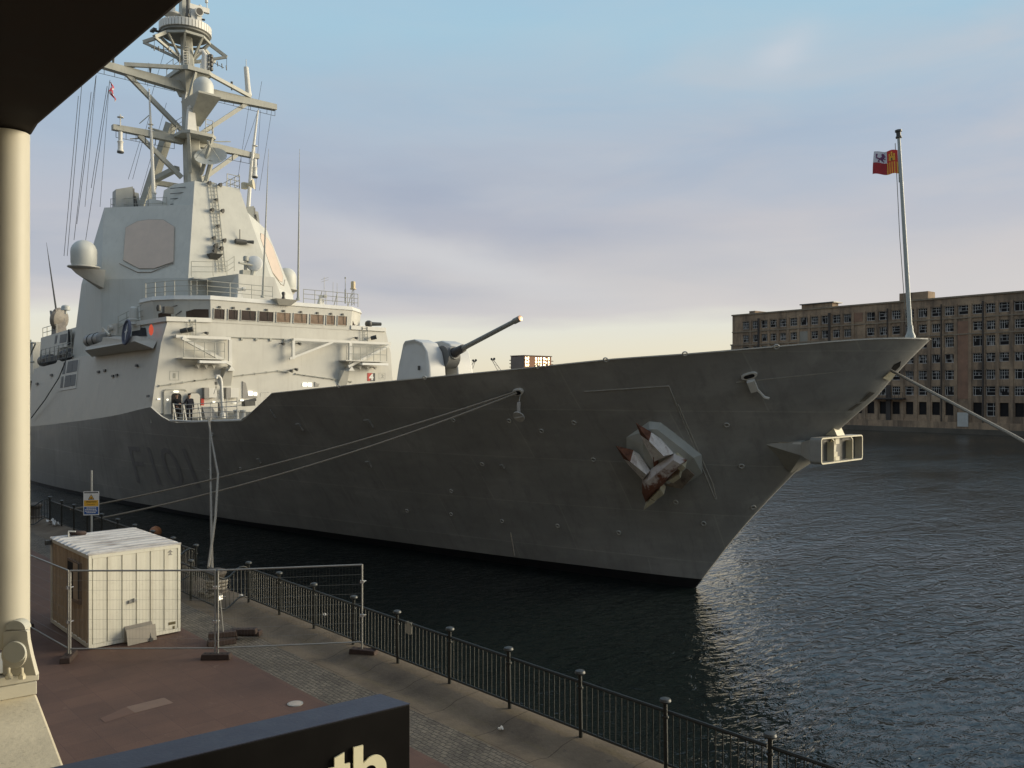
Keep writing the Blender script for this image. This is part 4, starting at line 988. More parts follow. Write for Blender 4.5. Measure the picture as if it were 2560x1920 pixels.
    for (x0, y0, x1, y1, r) in ((1590, 375, 1590, 175, .03), (1492, 365, 1494, 205, .02), (1527, 365, 1525, 215, .02), (1422, 365, 1424, 165, .02), (418, 305, 418, 190, .025)):
        p, q = at_y(*fz(x0, y0), 54.5), at_y(*fz(x1, y1), 54.5); g = G(); g.tube([p, q], [r, r * .7], 5)
        if x0 == 1590: g.tube([p, lerp(p, q, .55)], .06, 6); g.lathe([(.05, -.05), (.06, .05), (.02, .1)], q, n=8)
        if x0 == 1422:
            for dz in (-.12, -.3): g.tube([q + V((-.25, 0, dz - .1)), q + V((.35, 0, dz + .12))], .012, 4)
        g.build('aerial', MASTM, wh)
    # tall whips standing on the bridge roof
    for (x0, y0, x1, y1) in ((657, 744, 671.5, 372), (745, 751, 749, 372)):
        p = at_y(x0, y0, 56.8); q = at_y(x1, y1, 56.8); g = G(); g.tube([p, lerp(p, q, .12), lerp(p, q, .55), q], [.10, .085, .05, .012], 8); g.lathe([(.16, 0), (.16, .12), (.11, .2)], p, n=10); g.build('whip_aerial', MASTM, wh)
    # director house behind the wheelhouse and the white tracking dish on it
    x0, x1 = 27.3, 30.15
    g = G(); g.hexa([(x0, 58, 14.2), (x1 + .9, 58, 14.2), (x1 + .9, 63, 14.2), (x0 - .1, 63, 14.2), (x0, 58.1, 16.55), (x1, 58.1, 16.55), (x1, 63, 16.55), (x0 - .9, 63, 16.55)]); dh = g.build('director_house', SHIP, SHIP_ROOT)
    c = at_y(*fz(872, 60), 58.6)
    g = G(); ax = V((-.50, -.80, .12)).normalized(); g.lathe([(.30, -.42), (.56, -.18), (.60, .0), (.57, .12), (.40, .22), (.02, .27)], c, ax, 26); g.build('tracking_dish', WHITE, dh)
    g = G(); g.box((c.x - .95, c.y - .1, 16.55), (c.x - .35, c.y + .5, 16.95)); g.tube([(c.x - .6, c.y + .2, 16.9), (c.x - .6, c.y + .2, 17.6)], .13, 8); g.tube([(c.x - 1.35, c.y - .3, 17.4), (c.x - .2, c.y - .1, 17.35)], .09, 8); g.lathe([(.2, -.1), (.2, .18), (.16, .25)], (c.x - .62, c.y + .1, 17.75), n=10); g.tube([(c.x - .2, c.y, 16.55), (c.x, c.y + .1, 17.2)], .2, 8)
    g.build('dish_mount', MASTM, dh)
    # ---- fittings on the forward face
    Fp = lambda x, y, o=.02: at_y(*fz(x, y), FY - o)
    WM = DARKM
    # numbered squares
    for (txt, x0, y0, x1, y1) in (('1', 203, 910, 276, 981), ('2', 1855, 925, 1906, 972)):
        a, b = Fp(x0, y1, .012), Fp(x1, y0, .012); g = G(); w_ = .022
        for (u0, u1, v0, v1) in ((a.x, b.x, a.z, a.z + w_), (a.x, b.x, b.z - w_, b.z), (a.x, a.x + w_, a.z, b.z), (b.x - w_, b.x, a.z, b.z)): g.quad((u0, FY - .012, v0), (u1, FY - .012, v0), (u1, FY - .012, v1), (u0, FY - .012, v1))
        ww, hh = b.x - a.x, b.z - a.z
        g.text(txt, (a.x + ww * .36, FY - .012, a.z + hh * .22), (1, 0, 0), (0, 0, 1), 1, 0, .015, .002, fit=(ww * .28 if txt == '1' else ww * .42, hh * .56)); g.build('number_marking', pmat('faded_marking', (0.30, 0.30, 0.26), 0.6, 0.1, 4), sup, recalc=False)
    a, b = Fp(1765, 988, .02), Fp(1826, 925, .02); mx = (a.x + b.x) / 2
    g = G(); g.prism([V((a.x, FY - .014, a.z)), V((a.x + (mx - a.x) * .6, FY - .014, a.z)), V((mx + .12, FY - .014, b.z)), V((a.x, FY - .014, b.z))], (0, -.006, 0), 0)
    g.prism([V((a.x + (mx - a.x) * .6, FY - .014, a.z)), V((b.x, FY - .014, a.z)), V((b.x, FY - .014, b.z)), V((mx + .12, FY - .014, b.z))], (0, -.006, 0), 1)
    g.text('4', (a.x + .14, FY - .024, a.z + .07), (1, 0, 0), (0, 0, 1), 1, 2, .045, .004, fit=((b.x - a.x) * .58, (b.z - a.z) * .8)); g.build('number_plate', [REDP, pmat('plate_navy', (0.025, 0.028, 0.035), 0.5, 0.1, 4), WHITE], sup, recalc=False)
    # pipes with brackets, sloping across the face
    for pts in ([(125, 1025), (400, 985), (1060, 908)], [(1068, 908), (1135, 920)], [(1200, 931), (1640, 993)]):
        g = G(); P_ = [Fp(x, y, .07) for x, y in pts]; g.tube(P_, .03, 6)
        for p, q in zip(P_, P_[1:]):
            for r_ in seg(p, q, .8): g.box((r_.x - .04, FY - .1, r_.z - .05), (r_.x + .04, FY - .003, r_.z + .05))
        g.build('washdown_pipe', MASTM, sup)
    # folding platforms: beam, diagonal strut, grating, rail, brackets
    def gantry(xl, xr, zt_, zb, d0, d1, post_x):
        g = G(); Y1 = FY - .75
        g.box((xl, FY - .55, zt_ - .10), (xr, FY - .40, zt_ + .08)); g.box((xl + .05, FY - .4, zt_ - .06), (xl + .25, FY - .003, zt_ + .06)); g.box((xr - .25, FY - .4, zt_ - .06), (xr - .05, FY - .003, zt_ + .06)); gp = g.build('folding_platform', SHIPW, sup)
        g = G(); g.beam(d0, d1, .2, .2); g.box((post_x - .11, FY - .6, zb - .65), (post_x + .11, FY - .42, zt_ - .1)); g.hull([V((post_x + a, FY - .75 + b, zb - .65 + c)) for a, b, c in ((-.25, 0, 0), (.25, 0, 0), (0, 0, .35), (-.25, .7, 0), (.25, .7, 0), (0, .7, .35))]); g.build('strut', SHIPW, gp)
        return gp
    D_ = FY - .62
    g1 = gantry(20.95, 24.6, 11.52, 10.0, (21.3, D_, 11.4), (24.6, D_, 9.75), 24.55)
    g2 = gantry(29.2, 37.5, 11.66, 10.15, (37.3, D_, 11.5), (33.6, D_, 9.8), 33.85)
    for gp, xa, xb, zb in ((g1, 21.2, 24.1, 10.08), (g2, 33.2, 36.95, 10.2)):
        g = G(); g.box((xa, FY - .95, zb), (xb, FY - .003, zb + .07)); g.build('grating', SHIP, gp)
        g = G()
        for x in seg((xa + .1, 0, 0), (xb - .1, 0, 0), .62): g.tube([(x.x, FY - .93, zb + .07), (x.x, FY - .93, zb + 1.12)], .028, 5)
        for k_ in range(2): g.tube([(xa + .1, FY - .93, zb + .55 + .55 * k_), (xb - .1, FY - .93, zb + .55 + .55 * k_)], .025, 5)
        g.build('guard_rail', MASTM, gp)
        g = G(); g.box((lerp(xa, xb, .36), FY - 1.1, zb - .26), (lerp(xa, xb, .98), FY - .7, zb - .1)); g.build('lamp_trough', WHITE, gp)
        g = G()
        for x in seg((lerp(xa, xb, .42), 0, 0), (lerp(xa, xb, .78), 0, 0), .55): g.hull([V((x.x + a, FY - .5 + b, zb - .35 + c)) for a, b, c in ((-.14, 0, 0), (.14, 0, 0), (0, 0, -.26), (-.14, .49, .02), (.14, .49, .02))])
        g.build('bracket', SHIP, gp)
    g = G(); g.beam(Fp(1150, 812, .5), Fp(1490, 680, .5), .15, .15); g.box((29.1, FY - .58, 10.25), (29.3, FY - .42, 11.56)); g.build('strut', SHIPW, g2)
    g = G(); g.tube([Fp(655, 640, .06), Fp(1110, 655, .06)], .035, 6)
    for r_ in seg(Fp(655, 640, .06), Fp(1110, 655, .06), 1.1): g.obox(r_ + V((0, .02, -.1)), (.07, 0, 0), (0, .06, 0), (0, 0, .09))
    g.build('handrail', MASTM, sup)
    for x, y, m_ in ((655, 640, 0), (1575, 690, 0)):
        p = Fp(x, y); xb_ = p.x; g = G(); b_ = 8.35
        g.hull([V((xb_ + a, FY - d, z)) for a, d, z in ((-.5, .003, b_), (.3, .003, b_), (-.35, .003, 9.55), (.2, .003, 9.55), (-.3, .62, 9.5), (.15, .62, 9.5))]); g.build('platform_foot', SHIP, sup)
    # floodlights
    for x, y in ((300, 590), (345, 583), (1800, 645), (1150, 905), (1190, 893), (480, 605), (1665, 645), (1215, 690), (1085, 690)):
        p = Fp(x, y, .25); g = G(); g.tube([p, p + V((.12, -.2, -.06))], [.07, .11], 8); g.tube([p + V((0, .1, 0)), p + V((0, .247, 0))], .03, 5)
        if x in (1800, 345, 300): g.tube([p + V((-.1, 0, -.05)), p + V((.25, -.25, .05))], [.15, .17], 10)
        g.build('floodlight', DARKM, sup)
    # parapet ladders
    for x0, x1, y0, y1 in ((365, 410, 500, 640), (1727, 1765, 560, 680)):
        g = G()
        for x in (x0, x1): g.tube([Fp(x, y0, .16), Fp(x, y1, .12)], .025, 5)
        for i in range(5): y = lerp(y0, y1, i / 5 + .1); g.tube([Fp(x0, y, .14), Fp(x1, y, .14)], .018, 4)
        g.build('ladder', MASTM, sup)
    # searchlight on the port bridge wing and bits on the starboard one
    p = at_y(*fz(1775, 545), 55); g = G(); g.lathe([(.22, -.2), (.30, .0), (.26, .2), (.1, .3)], p + V((0, 0, .05)), (0, 0, 1), 12); g.tube([p + V((.1, -.1, .08)), p + V((.95, -.3, .1))], [.16, .13], 8); g.build('searchlight', DARKM, sup)
    g = G(); p = at_y(*fz(190, 440), 55.2); g.obox(p + V((0, 0, .1)), (.3, 0, 0), (0, .2, 0), (0, 0, .22)); g.tube([p + V((-.3, 0, .1)), p + V((.6, 0, .45))], .05, 6); g.tube([p + V((.5, 0, -.2)), p + V((1.3, .1, .4))], .04, 6); g.lathe([(.12, 0), (.16, .2), (.1, .4)], p + V((-.6, 0, 0)), n=8); g.build('bearing_sight', DARKM, sup)
    # weather door: frame, dark opening, open leaf
    zb = 6.14
    def rrect(x0, x1, z0, z1, y, r=.16):
        P_ = []
        for cx_, cz_, t0 in ((x1 - r, z1 - r, 0), (x0 + r, z1 - r, 90), (x0 + r, z0 + r, 180), (x1 - r, z0 + r, 270)):
            for i in range(5): t = R(t0 + i * 22.5); P_.append(V((cx_ + r * math.cos(t), y, cz_ + r * math.sin(t))))
        return P_
    g = G(); g.prism(rrect(20.36, 21.8, zb, 8.08, FY - .012, .22), (0, -.04, 0)); fr_ = g.build('door_frame', SHIP, sup)
    g = G(); g.prism(rrect(20.84, 21.48, zb + .06, 7.86, FY - .055, .18), (0, -.004, 0)); g.build('doorway', BLACK, fr_)
    g = G(); g.tube([V((20.36, FY - .08, zb)), V((20.36, FY - .08, 8.0)), V((20.45, FY - .08, 8.1)), V((21.7, FY - .08, 8.1)), V((21.8, FY - .08, 8.0))], .03, 6); g.build('door_gasket', MASTM, fr_)
    g = G(); g.box((20.98, FY - .2, 7.93), (21.25, FY - .06, 8.02)); g.build('door_lamp', DECKLAMP, fr_)
    g = G(); rr = rrect(21.85, 22.6, zb + .1, 7.86, FY - .25, .22); g.prism(rr, (0, -.06, 0), 0); dl = g.build('door', SHIP, sup)
    g = G(); g.tube(rr + [rr[0]], .045, 6); g.build('door_edge', DARKM, dl)
    # lamps and boxes along the mooring deck bulkhead
    for x, z, w_ in ((30.18 + .2, 8.46, .32), (30.78, 8.46, .3)):
        g = G(); g.box((x - w_ / 2, FY - .06, z - .13), (x + w_ / 2, FY - .003, z + .13)); g.build('lit_scuttle', DECKLAMP, sup)
    for x, y, w_, h_ in ((840, 1085, .3, .3), (880, 1090, .22, .2), (775, 1140, .2, .07), (718, 1158, .25, .07), (553, 1155, .14, .1), (185, 1135, .09, .1), (118, 1130, .14, .06)):
        p = Fp(x, y, .05); g = G(); g.box((p.x - w_ / 2, FY - .09, p.z - h_ / 2), (p.x + w_ / 2, FY - .003, p.z + h_ / 2)); g.build('deck_lamp', DECKLAMP, sup)
    for x0, x1, y0, y1 in ((780, 895, 990, 1122), (1350, 1380, 995, 1030)):
        a, b = Fp(x0, y1, .05), Fp(x1, y0, .05); g = G(); g.prism([V((a.x, FY - .003, b.z)), V((a.x + .22, FY - .003, b.z - .12)), V((a.x + .42, FY - .003, a.z + .2)), V((b.x, FY - .003, a.z + .1)), V((b.x, FY - .003, a.z)), V((a.x, FY - .003, a.z))], (0, -.05, 0)); g.build('vent_recess', GREYP, sup)
    for x0 in (475, 648):
        a, b = Fp(x0, 1125, .3), Fp(x0 + 100, 1040, .3); g = G(); g.box((a.x, FY - .35, a.z), (a.x + .3, FY - .003, b.z), 0); g.box((a.x + .34, FY - .3, a.z + .05), (b.x, FY - .003, b.z - .02), 1); g.build('locker', [GREYP, SHIPW], sup)
    # screens, racks and boat boom gear on the mooring deck
    g = G()
    for x0, x1, y0, y1 in ((470, 570, 1190, 1285), (600, 650, 1160, 1275)):
        a, b = at_y(*fz(x0, y1), FY - 1.6), at_y(*fz(x1, y0), FY - 1.6); g.hexa([(a.x, FY - 1.9, a.z), (b.x, FY - 1.9, a.z), (b.x, FY - 1.3, a.z), (a.x, FY - 1.3, a.z), (a.x - .1, FY - 1.7, b.z), (b.x - .3, FY - 1.7, b.z), (b.x - .3, FY - 1.5, b.z), (a.x - .1, FY - 1.5, b.z)])
    g.build('deck_screen', GREYP, SHIP_ROOT)
    # davit with hook
    b_ = at_y(*fz(622, 1280), FY - 2.0); t_ = at_y(*fz(610, 990), FY - 2.0); h_ = at_y(*fz(575, 950), FY - 2.0)
    g = G(); g.tube([b_, lerp(b_, t_, .95), t_ + V((-.04, 0, .18)), lerp(t_, h_, .6) + V((0, 0, .16)), h_ + V((0, 0, .02)), h_ + V((-.05, 0, -.15))], .1, 10); g.lathe([(.2, 0), (.2, .3), (.12, .35)], b_, n=10); dv = g.build('davit', SHIPW, SHIP_ROOT)
    g = G(); p = h_ + V((-.05, 0, -.15)); g.tube([p, p + V((0, 0, -.55))], .015, 4); g.obox(p + V((0, 0, -.3)), (.07, 0, 0), (0, .05, 0), (0, 0, .1)); g.tube([p + V((0, 0, -.5)), p + V((-.15, 0, -1.0))], .015, 4); g.tube([p + V((0, 0, -.5)), p + V((.15, 0, -1.0))], .015, 4); g.build('hook_block', DARKM, dv)
    # guard rail of the mooring opening: sloping stanchions and wires along the ship side
    P_ = [hull_pt(y, top_edge(y) + .02, -.12) for y in (51.0, 49.6, 47.6, 46.0, 44.2, 43.0)]
    g = G(); rail(g, P_, 1.05, 4, .02)
    for p in P_[:3]: g.beam(p + V((0, 0, 1.05)), p + V((.02, -.45, 0)), .07, .07)
    g.build('guard_rail', SHIP, SHIP_ROOT)
    g = G(); P2 = [hull_pt(y, top_edge(y) + .0, -.05) for y in (51.2, 48, 45, 42.4)]; g.tube([p + V((0, 0, .03)) for p in P2], .07, 6); g.build('fishplate', SHIPW, SHIP_ROOT)
    # mooring bitts and a roller by the forward end of the opening
    for y in (43.2, 43.9):
        p = hull_pt(y, 6.3, -.5); g = G(); g.lathe([(.17, 0), (.15, .1), (.13, .55), (.17, .6), (.17, .68), (.05, .7)], V((p.x, p.y, 6.3)), n=12); g.build('mooring_bitt', SHIP, SHIP_ROOT)
    for (x0, y0, x1, y1) in ((655, 1120, 655, 1275), (735, 1115, 735, 1260), (660, 1190, 830, 1170), (680, 1160, 860, 1140), (930, 1080, 985, 1075), (920, 1080, 920, 1110)):
        p, q = at_y(*fz(x0, y0), FY - 3), at_y(*fz(x1, y1), FY - 3); G().tube([p, q], .03, 5).build('stowage_rail', SHIP, SHIP_ROOT)
    p = at_y(*fz(825, 1165), FY - 3); g = G(); g.obox(p, (.35, 0, .02), (0, .25, 0), (0, 0, .16)); g.tube([p + V((-.3, 0, .1)), p + V((.5, 0, .25))], .1, 7); g.build('winch', DARKM, SHIP_ROOT)
    p = Fp(460, 1150, .2); g = G(); g.box((p.x - .1, p.y - .05, p.z - .25), (p.x + .1, p.y + .12, p.z + .2)); g.build('fire_box', REDP, sup)
    # red lantern on the starboard corner
    p = at_x(385, 825, 20.32); g = G(); g.lathe([(.03, -.36), (.10, -.26), (.14, -.1), (.14, .1), (.09, .26), (.03, .36)], p + V((-.18, 0, 0)), n=12); g.build('side_lantern', REDLAMP, sup)
    # ---- starboard side
    Sx = lambda px, py, o=.0: at_x(px, py, 20.2) + V((-o, 0, 0))
    def side_poly(pts, o, depth, nm, m, par=sup, fnz=zs_):
        P_ = []
        for x, y in pts:
            d = ray(*fnz(x, y)); t = 55.0
            for _ in range(30):
                p = EYE + d * t; t += (sx(p.y, p.z) - p.x) / d.x
            p = EYE + d * t; P_.append(p + V((-o, 0, 0)))
        return G().prism(P_, (-depth, 0, 0)).build(nm, m, par)
    side_poly([(1655, 505), (1885, 490), (1870, 365), (1750, 362), (1665, 385)], .01, .02, 'side_window', BLACK)
    lou = side_poly([(555, 1335), (800, 1295), (850, 855), (610, 898)], .01, .04, 'air_intake', SHIPW)
    LV = pmat('louvre_grey', (0.16, 0.17, 0.175), 0.6, 0.15, 4)
    for pts in ([(600, 1080), (640, 1072), (660, 890), (620, 900)], [(662, 1062), (745, 1047), (765, 872), (688, 885)], [(750, 1045), (825, 1030), (842, 858), (770, 870)], [(568, 1290), (605, 1282), (622, 1110), (588, 1118)], [(628, 1280), (715, 1265), (735, 1088), (650, 1103)], [(722, 1262), (795, 1250), (812, 1076), (740, 1087)]):
        side_poly(pts, .052, .02, 'louvre', LV, lou)
    for x, y in ((1155, 1040), (1250, 1020), (1375, 1105), (1437, 1090), (1740, 945), (430, 1090), (210, 1225), (1920, 1415)):
        side_poly([(x - 14, y + 20), (x + 14, y + 16), (x + 14, y - 18), (x - 14, y - 14)], .01, .1, 'scupper', DARKM)
    # side deck sponson with sloping underside, bulwark and gear
    P0 = dict(oA=(19.2, 66.0, 10.97), oB=(19.2, 55.7, 11.2), iA=(20.05, 67.2, 10.55), iB=(20.12, 55.1, 10.75))
    oA, oB, iA, iB = (V(P0[k_]) for k_ in ('oA', 'oB', 'iA', 'iB'))
    up = V((.12, 0, .66)); g = G()
    tA, tB = oA + V((.1, 0, .25)), oB + V((.1, 0, .36))
    g.add([oA, oB, iB, iA, tA, lerp(oA, oB, .34) + V((.1, 0, .42)), lerp(oA, oB, .36) + V((.1, 0, .72)), tB, S(59.6, 11.6), iA + V((.6, 0, .6)), iB + V((.3, .1, .55))],
          [(0, 3, 2, 1), (0, 1, 7, 6, 5, 4), (4, 5, 6, 7, 10, 9), (1, 2, 10, 7), (0, 4, 9, 3), (2, 3, 9, 10)])
    sp_ = g.build('sponson', SHIP, SHIP_ROOT, recalc=True)
    for x0, y0, x1, y1, nm in ((1270, 490, 1280, 365, 'post'), (1300, 400, 1380, 480, 'strut'), (1400, 470, 1410, 350, 'post')):
        p, q = Sx(*zs_(x0, y0), .3), Sx(*zs_(x1, y1), .3); G().beam(p, q, .13, .13).build(nm, SHIP, sp_)
    side_poly([(1228, 505), (1225, 345), (1240, 328), (1375, 325), (1392, 345), (1390, 470)], -.35, .02, 'side_doorway', BLACK)
    p = Sx(*zs_(1470, 395), .15); g = G(); g.obox(p, (.25, 0, 0), (0, .55, 0), (0, 0, .4)); g.lathe([(.2, 0), (.2, .25)], p + V((-.26, .3, .1)), (-1, 0, 0), 10); g.build('pelorus_box', SHIP, sp_)
    p = Sx(*zs_(1640, 265), -.2); g = G(); g.lathe([(.42, -.2), (.40, -.12), (.33, -.1), (.34, .05), (.42, .1), (.30, .18), (.30, .75), (.26, .92), (.15, 1.0), (.02, 1.03)], p, n=16); g.build('satcom_dome', DOME, SHIP_ROOT)
    p = Sx(*zs_(1640, 340), -.3); g = G(); g.box((p.x, p.y - .9, p.z - .6), (p.x + .8, p.y + .7, p.z + .25)); g.build('dome_plinth', SHIP, SHIP_ROOT)
    # aft recess with its rail, upper house, vents
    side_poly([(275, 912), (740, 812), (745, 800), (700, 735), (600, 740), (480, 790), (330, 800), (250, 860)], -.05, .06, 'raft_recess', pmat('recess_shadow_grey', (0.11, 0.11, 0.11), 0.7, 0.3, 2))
    g = G(); P_ = [Sx(*zs_(lerp(275, 745, i / 7), lerp(905, 805, i / 7)), .05) for i in range(8)]; rail(g, P_, 1.15, 3, .022)
    for p in P_[::2]: g.beam(p + V((0, 0, 1.1)), p + V((0, .5, 0)), .05, .05)
    g.build('guard_rail', MASTM, sup)
    g = G(); g.hexa([(22.5, 72.5, 9.5), (35, 72.5, 9.5), (35, 91.8, 9.5), (22.5, 91.8, 9.5), (22.7, 72.5, 13.95), (35, 72.5, 13.95), (35, 91.8, 13.2), (22.7, 91.8, 13.2)]); ah = g.build('after_house', SHIP, SHIP_ROOT)
    X_ = lambda x, y, o=.02: at_x(*zs_(x, y), 22.5) + V((-o, 0, 0))
    G().prism([X_(520, 690), (X_(730, 650)), X_(750, 395), X_(545, 470)], (-.25, 0, 0)).build('vent_panel', SHIPW, ah)
    G().prism([X_(520, 620, .28), X_(548, 600, .28), X_(565, 480, .28), X_(535, 492, .28)], (-.02, 0, 0)).build('vent', LV, ah); G().prism([X_(598, 605, .28), X_(700, 585, .28), X_(715, 455, .28), X_(610, 478, .28)], (-.02, 0, 0)).build('vent', LV, ah)
    G().prism([X_(738, 640, .3), X_(772, 620, .3), X_(765, 480, .3), X_(752, 390, .3)], (-.1, 0, 0)).build('dark_gap', BLACK, ah)
    g = G(); rail(g, [V((22.8, y, z)) for y, z in ((91.5, 13.22), (90, 13.27), (88.4, 13.3), (86.8, 13.35))], .95, 2, .03); g.build('guard_rail', MASTM, ah)
    # after tracking dish seen from behind, with cap and whip
    c = at_x(*zs_(545, 235), 23.3); g = G(); ax = V((-.55, .75, .1)).normalized(); g.lathe([(.30, -.55), (1.0, -.2), (1.12, .05), (1.05, .2), (.02, .3)], c, ax, 24); dd = g.build('after_director', pmat('director_brown_grey', (0.20, 0.18, 0.155), 0.6, 0.3, 3), SHIP_ROOT)
    g = G(); g.hexa([(c.x - .5, c.y - .7, 13.2), (c.x + .5, c.y - .7, 13.2), (c.x + .5, c.y + .9, 13.2), (c.x - .5, c.y + .9, 13.2), (c.x - .45, c.y - .5, c.z + .1), (c.x + .35, c.y - .5, c.z + .1), (c.x + .35, c.y + .4, c.z + .1), (c.x - .45, c.y + .4, c.z + .1)]); g.tube([c + V((-.4, -.3, .1)), c + V((-.5, -.6, .9))], .12, 7); g.tube([c + V((-.6, .3, .2)), c + V((-.6, .6, .8))], .1, 7); g.obox(c + V((-.5, 0, -.1)), (.2, 0, 0), (0, .5, 0), (0, 0, .35)); g.build('dish_mount', pmat('mount_brown_grey', (0.22, 0.20, 0.18), 0.6, 0.3, 3), dd)
    p = at_x(*zs_(640, 95), 23.2); g = G(); g.lathe([(.1, -.35), (.1, -.05), (.42, 0), (.40, .12), (.36, .35), (.25, .45), (.02, .5)], p, n=14); g.build('dish_cap', DOME, dd)
    p, q = at_x(*zs_(500, 130), 23.2), at_x(116, 606, 23.2); g = G(); g.tube([p, lerp(p, q, .63), q], [.09, .055, .012], 6); g.build('whip_aerial', DARKM, SHIP_ROOT)
    # low after part seen past the pillar: boat bay, davit frame
    g = G(); g.box((21.2, 84.0, 4.7), (36.6, 140, 7.6)); g.box((23, 96, 7.6), (35, 118, 13.0)); g.build('after_superstructure', SHIP, SHIP_ROOT)
    g = G(); g.box((20.3, 86.5, 4.6), (21.3, 96, 7.8)); g.tube([(20.5, 86.3, 8.4), (20.4, 94, 8.7)], .55, 10); g.build('boat_bay_cover', DARKM, SHIP_ROOT)
    g = G(); A_ = lambda x, y: at_x(*zs_(x, y), 20.6)
    g.tube([A_(50, 890), A_(175, 610), A_(170, 600), A_(50, 598)], .07, 6); g.tube([A_(50, 890), A_(150, 890)], .09, 6); g.obox(A_(62, 640), (.2, 0, 0), (0, .35, 0), (0, 0, .55)); g.build('boat_davit', MASTM, SHIP_ROOT)
    g = G(); P_ = [at_x(78, 1045, 19.3), at_x(112, 1000, 19.4), at_x(147, 945, 19.6), at_x(163, 905, 19.9), at_x(168, 880, 20.1)]; g.tube(P_, .045, 6); g.build('slung_line', DARKM, SHIP_ROOT)
build_front_block()

def build_tower():
    Zt, Zs, Zc, Zb = 22.55, 16.5, 24.6, 10.6
    # plan corners at the seam (z 16.5), the roof (22.55) and the front column top (24.6)
    fb_s, sb_s, ab_s = (3.5, 62.5), (8.05, 67.7), (8.2, 72.0)
    f_t = lambda z: (lerp(3.5, 1.85, (z - Zs) / (Zc - Zs)), lerp(62.5, 65.3, (z - Zs) / (Zc - Zs)))
    s_t = (6.95, 70.5); a_t = (6.75, 71.3)
    g = G(); gb = G()
    for s in (-1, 1):
        W = lambda p, z: V((CL + s * p[0], p[1], z))
        ft = f_t(Zt)
        q = lambda a, b, c, d: g.quad(a, b, c, d) if s < 0 else g.quad(d, c, b, a)
        q(W(fb_s, Zs), W(sb_s, Zs), W(s_t, Zt), W(ft, Zt)); q(W(sb_s, Zs), W(ab_s, Zs), W(a_t, Zt), W(s_t, Zt))
        gb = G(); q2 = lambda a, b, c, d: gb.quad(a, b, c, d) if s < 0 else gb.quad(d, c, b, a)
        q2(W(fb_s, Zb), W(sb_s, Zb), W(sb_s, Zs), W(fb_s, Zs)); q2(W(sb_s, Zb), W((8.45, 73.6), Zb), W(ab_s, Zs), W(sb_s, Zs))
        gb.build('tower_base', pmat('tower_base_paint', (0.56, 0.575, 0.54), 0.5, 0.06, 0.6, streak=0.3, streak_col=(0.38, 0.38, 0.34)), SHIP_ROOT)
        q(W(ab_s, Zs), W((3.5, 78), Zs), W((3.0, 76.5), Zt), W(a_t, Zt)); q(W((8.45, 73.6), Zb), W((3.5, 78.6), Zb), W((3.5, 78), Zs), W(ab_s, Zs))
        # front column
        c_t = f_t(Zc)
        q(W(ft, Zt), W((2.9, 66.9), Zt), W((2.6, 67.6), Zc), W(c_t, Zc)); q(W((2.9, 66.9), Zt), W((2.6, 70.5), Zt), W((2.4, 70.2), Zc), W((2.6, 67.6), Zc))
    F0, F1 = f_t(Zs), f_t(Zc)
    g.quad(V((CL - F0[0], F0[1], Zs)), V((CL + F0[0], F0[1], Zs)), V((CL + F1[0], F1[1], Zc)), V((CL - F1[0], F1[1], Zc)))
    g.quad(V((CL - 3.5, 62.5, Zb)), V((CL + 3.5, 62.5, Zb)), V((CL + 3.5, 62.5, Zs)), V((CL - 3.5, 62.5, Zs)))
    top = lambda z, pts: g.poly([V((CL + x, y, z)) for x, y in pts])
    ft = f_t(Zt)
    top(Zt, [(-ft[0], ft[1]), (ft[0], ft[1]), s_t, a_t, (3, 76.5), (-3, 76.5), (-a_t[0], a_t[1]), (-s_t[0], s_t[1])])
    top(Zc, [(-F1[0], F1[1]), (F1[0], F1[1]), (2.6, 67.6), (2.4, 70.2), (-2.4, 70.2), (-2.6, 67.6)])
    g.quad((CL - 3, 76.5, Zt), (CL + 3, 76.5, Zt), (CL + 3.5, 78, Zs), (CL - 3.5, 78, Zs)); g.quad((CL - 3.5, 78.6, Zb), (CL + 3.5, 78.6, Zb), (CL + 3.5, 78, Zs), (CL - 3.5, 78, Zs))
    tw = g.build('radar_tower', pmat('tower_grey_paint', (0.51, 0.505, 0.45), 0.5, 0.07, 0.6, streak=0.25, streak_col=(0.30, 0.29, 0.25)), SHIP_ROOT, recalc=True)
    # phased array faces (flat octagon, pale seam round it), one on each front quarter
    for s in (-1, 1):
        A = V((CL + s * 3.5, 62.5, Zs)); B = V((CL + s * 8.05, 67.7, Zs)); C = V((CL + s * 6.95, 70.5, Zt)); D = V((CL + s * ft[0], ft[1], Zt))
        ex = (B - A).normalized(); n = ex.cross(D - A).normalized(); n = n if n.y < 0 else -n; ey = n.cross(ex); ey = ey if ey.z > 0 else -ey
        if s < 0:
            P_ = []
            for x, y in ((640, 375), (715, 335), (780, 325), (875, 325), (945, 370), (940, 590), (815, 632), (725, 632), (625, 580)): P_.append(at_plane(*zt(x, y), A, n))
            o_ = [at_plane(*zt(x, y), A, n) for x, y in ((600, 600), (715, 655), (800, 655), (940, 597))]; P0_ = P_
        else:
            P_ = [mirror(p) for p in P0_]; P_ = [p - n * (p - A).dot(n) for p in P_]; o_ = [mirror(p) for p in o_]; o_ = [p - n * (p - A).dot(n) for p in o_]
        g = G(); g.prism([p + n * .005 for p in P_], n * .02); rf = g.build('radar_face', RADAR, tw)
        g = G(); g.tube([p + n * .015 for p in P_ + [P_[0]]], .02, 4); g.build('face_seam', SEAMM, rf)
        g = G(); g.tube([p + n * .02 for p in o_], .035, 4); g.build('drip_ledge', SEAMM, rf)
    # ladder with fittings up the front column
    def fp(px, py, o=.0):
        d = ray(*zt(px, py)); t = 60.0
        for _ in range(30):
            p = EYE + d * t; yy = lerp(62.5, 65.3, (p.z - Zs) / (Zc - Zs)); t += (yy - p.y) / d.y
        return EYE + d * t + V((0, -o, 0))
    g = G()
